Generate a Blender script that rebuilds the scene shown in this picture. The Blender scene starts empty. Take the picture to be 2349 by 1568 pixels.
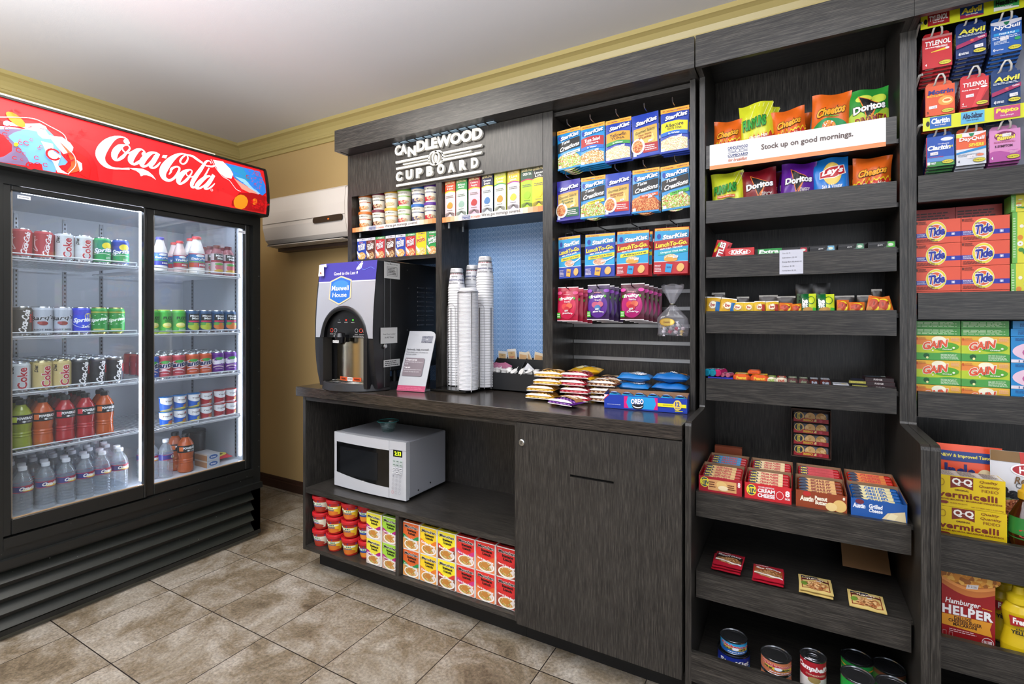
import bpy, random
from math import *
from mathutils import Vector, Matrix
from mathutils.geometry import tessellate_polygon
D = bpy.data; SC = bpy.context.scene; COL = SC.collection
random.seed(7)
# ---------------------------------------------------------------- camera
CX, HZ, FL, CAMZ = 1174.5, 728.0, 1141.53, 1.2625
YAW = radians(29.296)
cd = D.cameras.new('camera'); cd.sensor_width = 36; cd.lens = FL / 2349 * 36
cd.shift_y = -(784 - HZ) / 2349; cd.clip_start = .02
co = D.objects.new('camera', cd); COL.objects.link(co)
co.location = (0, 0, CAMZ); co.rotation_euler = (pi / 2, 0, YAW); SC.camera = co
# ---------------------------------------------------------------- world, lights, exposure
SC.view_settings.view_transform = 'Standard'; SC.view_settings.look = 'None'
SC.view_settings.gamma = 1; SC.view_settings.use_curve_mapping = False
SC.view_settings.exposure = -0.14
W = D.worlds.new('world'); SC.world = W; W.use_nodes = True
bgn = W.node_tree.nodes['Background']; bgn.inputs[0].default_value = (.86, .90, 1, 1); bgn.inputs[1].default_value = .58
def lamp(name, loc, rot, size, sy, power, col, spread=180):
    l = D.lights.new(name, 'AREA'); l.shape = 'RECTANGLE'; l.size = size; l.size_y = sy
    l.energy = power; l.color = col; l.spread = radians(spread)
    o = D.objects.new(name, l); COL.objects.link(o); o.location = loc; o.rotation_euler = rot
    return o
lamp('ceiling_lamp', (-1.9, .75, 2.56), (0, 0, 0), .9, .9, 32, (1, .94, .84))
lamp('ceiling_lamp', (.35, .35, 2.56), (0, 0, 0), .9, .9, 15, (.97, .98, 1))
lamp('window_daylight', (1.9, -2.6, 1.5), (radians(90), 0, radians(32)), 2.4, 1.8, 34, (.88, .93, 1))
lamp('added_ceiling_fill', (-1.2, -.75, 1.6), (radians(180), 0, 0), 2.6, 1.6, 300, (.95, .97, 1))  # unseen fill lamp facing up, added to brighten the ceiling
# ---------------------------------------------------------------- helpers
S_, C_ = sin(YAW), cos(YAW)
def _ray(px, py):
    a = (px - CX) / FL; return (-S_ + a * C_, C_ + a * S_, -(py - HZ) / FL)
def PX(px, Y):                      # world x of an image column on the plane y = Y
    r = _ray(px, HZ); return r[0] * Y / r[1]
def PY(px, X):
    r = _ray(px, HZ); return r[1] * X / r[0]
def PZ(px, py, Y):
    r = _ray(px, py); return CAMZ + r[2] * Y / r[1]
def PZX(px, py, X):
    r = _ray(px, py); return CAMZ + r[2] * X / r[0]
def s2l(c): return c / 12.92 if c <= .04045 else ((c + .055) / 1.055) ** 2.4
def hx(s): return tuple(s2l(int(s[i:i + 2], 16) / 255) for i in (0, 2, 4)) + (1,)
_M = {}
def new_mat(name):
    m = D.materials.new(name); m.use_nodes = True
    return m, m.node_tree, m.node_tree.nodes['Principled BSDF']
def M(c, rough=.42, metal=0, emit=0, spec=.5):
    k = (c, rough, metal, emit, spec)
    if k in _M: return _M[k]
    m, nt, b = new_mat('paint_' + c)
    b.inputs['Base Color'].default_value = hx(c); b.inputs['Roughness'].default_value = rough
    b.inputs['Metallic'].default_value = metal; b.inputs['Specular IOR Level'].default_value = spec
    if emit:
        b.inputs['Emission Color'].default_value = hx(c); b.inputs['Emission Strength'].default_value = emit
    _M[k] = m; return m
def N(nt, t, **kw):
    n = nt.nodes.new(t)
    for k, v in kw.items():
        if k in n.inputs: n.inputs[k].default_value = v
        else: setattr(n, k, v)
    return n
def ramp(nt, stops):
    r = nt.nodes.new('ShaderNodeValToRGB'); e = r.color_ramp.elements
    while len(e) < len(stops): e.new(.5)
    for el, (p, c) in zip(e, stops): el.position = p; el.color = hx(c)
    return r
def wood(axis, lo='161514', mid='2b2926', hi='4b4742', rough=.33):
    k = ('wood', axis, lo, hi)
    if k in _M: return _M[k]
    m, nt, b = new_mat('dark_laminate_' + axis); L = nt.links
    tc = N(nt, 'ShaderNodeTexCoord'); mp = N(nt, 'ShaderNodeMapping')
    mp.inputs['Scale'].default_value = {'x': (14, 520, 520), 'z': (520, 520, 14), 'y': (520, 14, 520)}[axis]
    L.new(tc.outputs['Object'], mp.inputs[0])
    n1 = N(nt, 'ShaderNodeTexNoise', Scale=1.0, Detail=3.0, Roughness=.7); L.new(mp.outputs[0], n1.inputs[0])
    mp2 = N(nt, 'ShaderNodeMapping'); mp2.inputs['Scale'].default_value = {'x': (4, 110, 110), 'z': (110, 110, 4), 'y': (110, 4, 110)}[axis]
    L.new(tc.outputs['Object'], mp2.inputs[0])
    n2 = N(nt, 'ShaderNodeTexNoise', Scale=1.0, Detail=2.0); L.new(mp2.outputs[0], n2.inputs[0])
    mx = N(nt, 'ShaderNodeMath', operation='MULTIPLY_ADD'); mx.inputs[1].default_value = .86
    L.new(n1.outputs[0], mx.inputs[0])
    m3 = N(nt, 'ShaderNodeMath', operation='MULTIPLY'); m3.inputs[1].default_value = .14
    L.new(n2.outputs[0], m3.inputs[0]); L.new(m3.outputs[0], mx.inputs[2])
    r = ramp(nt, [(.38, lo), (.5, mid), (.64, hi)]); L.new(mx.outputs[0], r.inputs[0]); L.new(r.outputs[0], b.inputs['Base Color'])
    b.inputs['Roughness'].default_value = rough
    bp = N(nt, 'ShaderNodeBump', Strength=.12, Distance=.001); L.new(n1.outputs[0], bp.inputs['Height']); L.new(bp.outputs[0], b.inputs['Normal'])
    _M[k] = m; return m
def speck(name, stops, scale=60, rough=.4, tex='n', detail=3, bump=0):
    if name in _M: return _M[name]
    m, nt, b = new_mat(name); L = nt.links
    tc = N(nt, 'ShaderNodeTexCoord')
    if tex == 'v':
        t = N(nt, 'ShaderNodeTexVoronoi', Scale=scale); L.new(tc.outputs['Object'], t.inputs[0]); sp = N(nt, 'ShaderNodeSeparateColor'); L.new(t.outputs['Color'], sp.inputs[0]); out = sp.outputs[0]
    else:
        t = N(nt, 'ShaderNodeTexNoise', Scale=scale, Detail=detail); L.new(tc.outputs['Object'], t.inputs[0]); out = t.outputs[0]
    r = ramp(nt, stops)
    if tex == 'v': r.color_ramp.interpolation = 'CONSTANT'
    L.new(out, r.inputs[0]); L.new(r.outputs[0], b.inputs['Base Color']); b.inputs['Roughness'].default_value = rough
    if bump:
        bp = N(nt, 'ShaderNodeBump', Strength=bump, Distance=.002); L.new(out, bp.inputs['Height']); L.new(bp.outputs[0], b.inputs['Normal'])
    _M[name] = m; return m
def food(*cs, scale=130):
    scale *= 2.1
    return food_(*cs, scale=scale)
def food_(*cs, scale=130): return speck('food_' + '_'.join(cs) + str(scale), [(i / len(cs), c) for i, c in enumerate(cs)], scale, .5, 'v')
def clear(name, tint='ffffff', alpha=.12, rough=.03, diff=None, gl=.5):
    """thin clear plastic or glass: mostly transparent with a Fresnel gloss"""
    if name in _M: return _M[name]
    m, nt, b = new_mat(name); L = nt.links
    tr = N(nt, 'ShaderNodeBsdfTransparent', Color=hx(tint)); g = N(nt, 'ShaderNodeBsdfGlossy', Roughness=rough)
    lw = N(nt, 'ShaderNodeLayerWeight', Blend=.5); pw = N(nt, 'ShaderNodeMath', operation='POWER'); pw.inputs[1].default_value = 3.5; L.new(lw.outputs['Facing'], pw.inputs[0])
    sc = N(nt, 'ShaderNodeMath', operation='MULTIPLY_ADD'); sc.inputs[1].default_value = gl; sc.inputs[2].default_value = .045
    L.new(pw.outputs[0], sc.inputs[0])
    m1 = N(nt, 'ShaderNodeMixShader'); L.new(sc.outputs[0], m1.inputs[0]); L.new(tr.outputs[0], m1.inputs[1]); L.new(g.outputs[0], m1.inputs[2])
    df = N(nt, 'ShaderNodeBsdfDiffuse', Color=hx(diff or tint)); m2 = N(nt, 'ShaderNodeMixShader'); m2.inputs[0].default_value = alpha
    L.new(m1.outputs[0], m2.inputs[1]); L.new(df.outputs[0], m2.inputs[2])
    L.new(m2.outputs[0], nt.nodes['Material Output'].inputs[0]); _M[name] = m; return m
# ---- text glyphs as triangles, height and width normalised by the caller
_GL = {}
def glyph(s, bold=0., shear=0., res=2, sp=1.):
    k = (s, bold, shear, res, sp)
    if k in _GL: return _GL[k]
    c = D.curves.new('glyph', 'FONT'); c.body = s; c.offset = bold; c.shear = shear; c.resolution_u = res; c.space_character = sp; c.fill_mode = 'FRONT'
    o = D.objects.new('glyph', c); me = o.to_mesh()
    v = [(p.co.x, p.co.y) for p in me.vertices]; f = [tuple(p.vertices) for p in me.polygons if p.normal.z > -.5]
    o.to_mesh_clear(); D.objects.remove(o); D.curves.remove(c)
    xs = [p[0] for p in v] or [0, 1]; ys = [p[1] for p in v] or [0, 1]
    _GL[k] = (v, f, min(xs), max(xs), min(ys), max(ys)); return _GL[k]
def catmull(P, n=6):
    P = [P[0]] + list(P) + [P[-1]]; out = []
    for i in range(1, len(P) - 2):
        for k in range(n):
            t = k / n; a, b, c, d = P[i - 1], P[i], P[i + 1], P[i + 2]
            out.append(tuple(.5 * (2 * b[j] + (c[j] - a[j]) * t + (2 * a[j] - 5 * b[j] + 4 * c[j] - d[j]) * t * t + (3 * b[j] - a[j] - 3 * c[j] + d[j]) * t ** 3) for j in range(len(b))))
    out.append(tuple(P[-2])); return out
class G:
    """collects shapes, then becomes ONE mesh object"""
    def __init__(s): s.v = []; s.f = []; s.fm = []; s.sm = []; s.mats = []; s.lay = 0.
    def mi(s, m):
        if isinstance(m, str): m = M(m)
        if m not in s.mats: s.mats.append(m)
        return s.mats.index(m)
    def add(s, vs, fs, m, smooth=False):
        o = len(s.v); s.v += [tuple(v) for v in vs]; i = s.mi(m)
        for f in fs: s.f.append(tuple(o + k for k in f)); s.fm.append(i); s.sm.append(smooth)
    def box(s, x0, x1, y0, y1, z0, z1, m, bev=0):
        if bev:
            b = bev; P = [(x0 + b, y0), (x1 - b, y0), (x1, y0 + b), (x1, y1 - b), (x1 - b, y1), (x0 + b, y1), (x0, y1 - b), (x0, y0 + b)]
            cxm, cym = (x0 + x1) / 2, (y0 + y1) / 2
            def sh(p, k): return (p[0] + (k if p[0] < cxm else -k), p[1] + (k if p[1] < cym else -k))
            rows = [[sh(p, b) + (z0,) for p in P], [p + (z0 + b,) for p in P], [p + (z1 - b,) for p in P], [sh(p, b) + (z1,) for p in P]]
            vs = sum(rows, []); fs = [tuple(range(7, -1, -1)), tuple(range(24, 32))]
            for r in range(3):
                for i in range(8): j = (i + 1) % 8; fs.append((r * 8 + i, r * 8 + j, r * 8 + 8 + j, r * 8 + 8 + i))
            s.add(vs, fs, m); return s
        vs = [(x, y, z) for z in (z0, z1) for (x, y) in ((x0, y0), (x1, y0), (x1, y1), (x0, y1))]
        s.add(vs, [(3, 2, 1, 0), (4, 5, 6, 7), (0, 1, 5, 4), (1, 2, 6, 5), (2, 3, 7, 6), (3, 0, 4, 7)], m); return s
    def prism(s, poly, axis, a, b, m, smooth=False):
        """poly of 2-D points extruded along axis: 'x' -> (y,z), 'y' -> (x,z), 'z' -> (x,y)"""
        f = {'x': lambda p, t: (t, p[0], p[1]), 'y': lambda p, t: (p[0], t, p[1]), 'z': lambda p, t: (p[0], p[1], t)}[axis]
        n = len(poly); vs = [f(p, a) for p in poly] + [f(p, b) for p in poly]
        fs = [tuple(range(n)), tuple(range(2 * n - 1, n - 1, -1))]
        s.add(vs, fs, m); s.add(vs, [(i, (i + 1) % n, n + (i + 1) % n, n + i) for i in range(n)], m, smooth); return s
    def lathe(s, prof, m, seg=20, c=(0, 0), smooth=True, sy=1, a0=0, a1=2 * pi):
        """prof: [(r,z[,mat])]; the mat of a point colours the band above it"""
        n = len(prof); full = abs(a1 - a0 - 2 * pi) < 1e-6; k = seg if full else seg + 1
        vs = []
        for p in prof:
            for i in range(k):
                a = a0 + (a1 - a0) * i / seg; vs.append((c[0] + p[0] * cos(a), c[1] + p[0] * sin(a) * sy, p[1]))
        for r in range(n - 1):
            mm = prof[r][2] if len(prof[r]) > 2 else m
            s.add(vs[r * k:(r + 2) * k], [(i, (i + 1) % k, k + (i + 1) % k, k + i) for i in range(seg)], mm, smooth)
        return s
    def tube(s, P, r, m, seg=8, closed=False):
        P = [Vector(p) for p in P]; vs = []; n = len(P)
        for i, p in enumerate(P):
            a = P[(i - 1) % n] if (i or closed) else p; b = P[(i + 1) % n] if (i < n - 1 or closed) else p
            t = (b - a).normalized(); u = t.cross(Vector((0, 0, 1)))
            if u.length < .05: u = t.cross(Vector((0, 1, 0)))
            u.normalize(); w = t.cross(u)
            vs += [tuple(p + u * (r * cos(2 * pi * k / seg)) + w * (r * sin(2 * pi * k / seg))) for k in range(seg)]
        fs = [(i * seg + k, i * seg + (k + 1) % seg, ((i + 1) % n) * seg + (k + 1) % seg, ((i + 1) % n) * seg + k) for i in range(n if closed else n - 1) for k in range(seg)]
        if not closed: fs += [tuple(range(seg)), tuple(range(n * seg - 1, (n - 1) * seg - 1, -1))]
        s.add(vs, fs, m, True); return s
    def grid(s, nx, ny, fn, m, smooth=True, wrap=False):
        vs = [fn(i / nx, j / ny) for j in range(ny + 1) for i in range(nx + 1)]
        s.add(vs, [(j * (nx + 1) + i, j * (nx + 1) + i + 1, (j + 1) * (nx + 1) + i + 1, (j + 1) * (nx + 1) + i) for j in range(ny) for i in range(nx)], m, smooth); return s
    def xf(s, mt, i0=0): s.v[i0:] = [tuple(mt @ Vector(v)) for v in s.v[i0:]]; return s
    def mesh(s, name):
        me = D.meshes.new(name); me.from_pydata(s.v, [], s.f)
        for m in s.mats: me.materials.append(m)
        me.polygons.foreach_set('material_index', s.fm); me.polygons.foreach_set('use_smooth', s.sm); me.update(); return me
    def obj(s, name, parent=None, base=None):
        """link as one object; base moves the origin there without moving the shape"""
        if base is not None: s.v = [(v[0] - base[0], v[1] - base[1], v[2] - base[2]) for v in s.v]
        o = D.objects.new(name, s.mesh(name)); COL.objects.link(o)
        if base is not None: o.location = base
        if parent: o.parent = parent
        return o
class F:
    """a printed face: x and y run 0..100 across and up it; fn(u,v,n) bends it onto the pack (metres, n outwards)"""
    def __init__(s, g, W, H, fn, nx=1, ny=1, dl=.00022): s.g = g; s.W = W; s.H = H; s.fn = fn; s.nx = nx; s.ny = ny; s.n = 0.; s.dl = dl
    def _p(s, x, y): return s.fn((x / 100 - .5) * s.W, y / 100 * s.H, s.n)
    def _up(s): s.n += s.dl
    def R(s, x0, y0, x1, y1, m):
        s._up(); kx = max(1, int(s.nx * (x1 - x0) / 100 + .99)); ky = max(1, int(s.ny * (y1 - y0) / 100 + .99))
        s.g.grid(kx, ky, lambda a, b: s._p(x0 + (x1 - x0) * a, y0 + (y1 - y0) * b), m, s.nx > 1); return s
    def B(s, x0, x1, lo, hi, m, n=8):
        """band between two curves given as functions of x (0..100)"""
        s._up(); ky = max(1, int(s.ny * .4))
        s.g.grid(max(n, s.nx), ky, lambda a, b: s._p(x0 + (x1 - x0) * a, lo(x0 + (x1 - x0) * a) * (1 - b) + hi(x0 + (x1 - x0) * a) * b), m, s.nx > 1); return s
    def E(s, x, y, rx, ry, m, n=18):
        if n == 18 and rx * s.W > .9: n = 36
        s._up(); ky = max(1, int(s.ny * ry / 50)); ky = max(ky, 2) if s.nx > 1 else 1
        vs = []; kx = n // 2
        def fn(a, b):
            t = pi * (1 - a); h = sin(t) * ry; return s._p(x + cos(t) * rx, y - h + 2 * h * b)
        s.g.grid(kx, ky, fn, m, s.nx > 1); return s
    def ring(s, x, y, rx, ry, w, m, n=24, a0=0, a1=2 * pi):
        s._up(); s.g.grid(n, 1, lambda a, b: s._p(x + cos(a0 + (a1 - a0) * a) * (rx - w * b), y + sin(a0 + (a1 - a0) * a) * (ry - w * b * ry / rx)), m, False); return s
    def P(s, pts, m):
        s._up(); v = [Vector((p[0], p[1], 0)) for p in pts]; s._tri([tuple(q[:2]) for q in v], tessellate_polygon([v]), m); return s
    def _tri(s, P, T, m):
        """flat triangles given in percent; on a bent face they are split until they follow it"""
        if s.nx <= 1: s.g.add([s._p(*p) for p in P], T, m); return
        lim = .011; vs = list(P); out = []; st_ = [(t, 0) for t in T]; mem = {}
        def L_(a, b): return hypot((vs[a][0] - vs[b][0]) / 100 * s.W, (vs[a][1] - vs[b][1]) / 100 * s.H)
        while st_:
            t, d = st_.pop()
            if len(t) > 3: st_ += [((t[0], t[i], t[i + 1]), d) for i in range(1, len(t) - 1)]; continue
            e = [(L_(t[i], t[(i + 1) % 3]), i) for i in range(3)]; l, i = max(e)
            if l < lim or d > 7: out.append(t); continue
            a, b, c = t[i], t[(i + 1) % 3], t[(i + 2) % 3]; k = (min(a, b), max(a, b))
            if k not in mem: vs.append(((vs[a][0] + vs[b][0]) / 2, (vs[a][1] + vs[b][1]) / 2)); mem[k] = len(vs) - 1
            q = mem[k]; st_ += [((a, q, c), d + 1), ((q, b, c), d + 1)]
        s.g.add([s._p(*p) for p in vs], out, m)
    def W_(s, pts, m, n=5):
        """brush stroke through (x,y,width) points"""
        s._up(); c = catmull(pts, n) if len(pts) > 2 else list(pts); vs = []
        asp = s.W / s.H
        for i, p in enumerate(c):
            a = c[max(0, i - 1)]; b = c[min(len(c) - 1, i + 1)]
            dx, dy = (b[0] - a[0]) * asp, b[1] - a[1]; l = hypot(dx, dy) or 1
            nx_, ny_ = -dy / l * p[2] / 2 / asp, dx / l * p[2] / 2
            vs += [s._p(p[0] + nx_, p[1] + ny_), s._p(p[0] - nx_, p[1] - ny_)]
        s.g.add(vs, [(2 * i, 2 * i + 1, 2 * i + 3, 2 * i + 2) for i in range(len(c) - 1)], m); return s
    def T(s, t, x, y, w, h, m, bold=0., shear=0., out=None, ow=.03, rot=0, arc=0, sp=1., slope=0):
        """text t fitted in a w x h box centred on x,y (percent of the face); out = outline colour"""
        bold = min(bold, .045); ow = min(ow, .05); base = glyph(t, 0, shear, 2, sp); x0, x1, y0, y1 = base[2:]
        bw, bh = x1 - x0, y1 - y0; r = radians(rot)
        def put(gl, mm):
            s._up(); vs = []
            for vx, vy in gl[0]:
                a = ((vx - x0) / bw - .5); b = ((vy - y0) / bh - .5)
                if rot:
                    X = a * w * s.W; Y = b * h * s.H; px, py = X * cos(r) - Y * sin(r), X * sin(r) + Y * cos(r)
                    vs.append((x + px / s.W * 1, y + py / s.H * 1))
                else: vs.append((x + a * w, y + b * h + arc * (1 - 4 * a * a) + slope * a))
            s._tri(vs, gl[1], mm)
        if out: put(glyph(t, bold + ow, shear, 2, sp), out)
        put(glyph(t, bold, shear, 2, sp), m) if bold else put(base, m)
        return s
    def L(s, x0, x1, y0, y1, k, m, fill=.45, seed=1):
        """k lines of print too small to read, as dashes of word length"""
        rr = random.Random(seed * 7 + k); s._up(); vs = []; fs = []
        for i in range(k):
            yy = y1 - (y1 - y0) * (i + .5) / k; hh = (y1 - y0) / k * fill / 2; x = x0; e = x1 - rr.random() * (x1 - x0) * .25
            while x < e:
                l = min((x1 - x0) * rr.uniform(.08, .2), e - x); o = len(vs)
                vs += [s._p(x, yy - hh), s._p(x + l, yy - hh), s._p(x + l, yy + hh), s._p(x, yy + hh)]; fs.append((o, o + 1, o + 2, o + 3)); x += l + (x1 - x0) * .025
        s.g.add(vs, fs, m); return s
def tag(o, label, cat, group=None, kind=None):
    if label: o['label'] = label
    if cat: o['category'] = cat
    if group: o['group'] = group
    if kind: o['kind'] = kind
    return o
def struct(o): o['kind'] = 'structure'; return o
def empty(name, loc, rz=0, rx=0, ry=0):
    o = D.objects.new(name, None); COL.objects.link(o); o.location = loc; o.rotation_euler = (rx, ry, rz); o.empty_display_size = .02; return o
ORD = ['first', 'second', 'third', 'fourth', 'fifth', 'sixth', 'seventh', 'eighth', 'ninth', 'tenth', 'eleventh', 'twelfth', 'thirteenth', 'fourteenth', 'fifteenth', 'sixteenth', 'seventeenth', 'eighteenth', 'nineteenth', 'twentieth']
class Kind:
    """a product: parts = [(name, mesh, [sub-parts])]; a single part becomes a plain mesh object"""
    def __init__(s, name, cat, parts): s.name = name; s.cat = cat; s.parts = [(n, g.mesh(n) if isinstance(g, G) else g, [(a, b.mesh(a)) for a, b in sub]) for n, g, sub in [p if len(p) == 3 else p + ([],) for p in parts]]
    def put(s, loc, label, group=None, rz=0, rx=0, ry=0, sc=1):
        loc = (loc[0], loc[1], loc[2] + .0008)
        if len(s.parts) == 1 and not s.parts[0][2]:
            r = D.objects.new(s.name, s.parts[0][1]); COL.objects.link(r); r.location = loc; r.rotation_euler = (rx, ry, rz)
        else:
            r = empty(s.name, loc, rz, rx, ry)
            for n, me, sub in s.parts:
                c = D.objects.new(n, me); COL.objects.link(c); c.parent = r
                for n2, m2 in sub: d = D.objects.new(n2, m2); COL.objects.link(d); d.parent = c
        if sc != 1: r.scale = (sc, sc, sc) if not isinstance(sc, tuple) else sc
        return tag(r, label, s.cat, group)
def front(g, w, h, y=0, **k): return F(g, w, h, lambda u, v, n: (u, y - n, v), **k)
def topf(g, w, d, z, **k): return F(g, w, d, lambda u, v, n: (u, v - d / 2, z + n), **k)
def sidef(g, d, h, x, **k): return F(g, d, h, lambda u, v, n: (x + n, u, v), **k)     # the +x side
def cyl(g, R, z0, z1, span=pi, nx=12, **k):
    R = R if callable(R) else (lambda v, r=R: r)
    W_ = span * R((z0 + z1) / 2)
    def fn(u, v, n):
        a = u / W_ * span; r = R(z0 + v) + n; return (r * sin(a), -r * cos(a), z0 + v)
    return F(g, W_, z1 - z0, fn, nx=nx, ny=1, **k)
LOGO=[[(40.3,73.3,5.3),(40.8,77.3,3.3),(39.7,80.0,2.4),(38.2,78.8,3.3),(36.3,72.9,6.9),(34.4,62.7,11.4),(32.8,49.8,13.9),(32.1,38.4,13.5),(32.6,29.4,10.2),(33.9,23.5,7.3),(35.8,21.6,3.7),(38.2,23.5,2.4),(41.0,26.7,3.3)],[(39.7,66.3,2.4),(38.1,60.8,7.8),(36.6,49.4,9.4),(36.3,39.6,7.8),(37.1,36.5,3.7),(38.8,43.9,4.9),(40.3,54.5,2.9),(41.3,62.4,2.4),(40.8,67.5,2.0),(39.7,66.3,2.4)],[(38.8,60.8,1.6),(39.2,55.3,2.4),(40.3,52.9,2.0),(41.4,55.7,2.0),(42.6,60.8,1.6)],[(45.8,57.6,4.5),(46.1,63.1,2.9),(45.1,66.3,2.9),(43.5,61.2,6.9),(41.9,49.8,9.4),(41.4,40.4,8.2),(42.4,36.1,4.1),(44.1,42.4,4.5),(45.8,51.4,1.6)],[(50.4,67.1,2.4),(48.4,64.3,5.3),(46.3,53.7,8.2),(45.1,43.5,8.6),(45.1,36.9,5.7),(46.5,38.4,3.3),(48.4,49.4,3.3),(49.7,61.6,2.4)],[(50.9,67.1,6.1),(49.1,50.2,6.9),(47.9,40.0,6.1),(48.7,37.3,3.3),(50.1,42.4,3.3),(51.4,51.4,1.6)],[(61.7,79.6,2.0),(59.7,78.4,2.9),(57.5,71.8,6.1),(55.0,59.2,10.2),(52.9,43.9,12.7),(52.1,32.5,11.4),(52.7,23.9,8.2),(54.5,21.6,4.5),(56.4,29.0,4.1),(58.0,43.1,3.7),(58.2,49.8,3.3),(56.9,49.8,2.9),(55.3,43.5,4.1),(55.0,37.6,2.9),(54.3,32.2,1.2)],[(61.1,78.0,2.4),(59.5,69.8,2.9),(58.7,61.6,3.3),(59.7,58.4,2.4),(61.1,64.3,2.9),(61.9,73.7,2.4),(61.5,78.4,2.0)],[(61.7,78.8,2.9),(63.8,79.2,4.5),(65.7,74.9,5.3),(67.6,70.6,4.1)],[(62.1,50.6,2.4),(60.0,43.5,6.9),(58.2,31.4,9.0),(57.8,22.7,7.3),(58.7,20.0,3.7),(60.8,29.4,4.5),(62.6,42.7,2.4),(63.0,49.8,2.0),(62.1,50.6,2.4)],[(60.8,46.3,1.6),(60.9,39.2,2.0),(62.6,37.3,2.0),(64.5,43.1,1.6)],[(71.1,74.1,2.4),(70.8,78.4,2.0),(69.2,75.7,3.7),(66.9,59.2,6.1),(64.5,41.2,7.3),(63.0,26.3,6.9),(63.0,18.8,4.9),(64.4,20.4,2.9),(66.1,30.6,2.4),(68.5,49.4,2.9),(70.1,63.9,2.0)],[(68.7,66.7,2.4),(71.3,68.2,3.3),(72.9,72.9,2.4),(74.2,79.6,0.8)],[(70.4,48.2,2.4),(68.5,43.9,5.3),(66.1,31.8,7.8),(64.7,20.8,7.3),(65.7,18.8,3.7),(68.1,27.8,3.3),(70.1,42.0,2.0)],[(71.8,51.8,6.1),(69.7,33.7,6.9),(68.1,22.4,5.7),(69.1,21.2,2.9),(70.7,27.1,2.9),(72.1,35.3,1.6)]]
LOGOP=[[(40.7,27.5),(42.9,29.8),(45.1,31.4),(47.1,29.0),(48.6,23.9),(49.7,17.3),(48.1,20.8),(46.5,22.0),(45.5,20.8),(44.6,17.6),(44.1,22.4),(43.0,25.5),(41.6,26.3)],[(52.4,65.9),(54.0,67.5),(53.4,60.8),(51.9,60.4)]]
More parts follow.
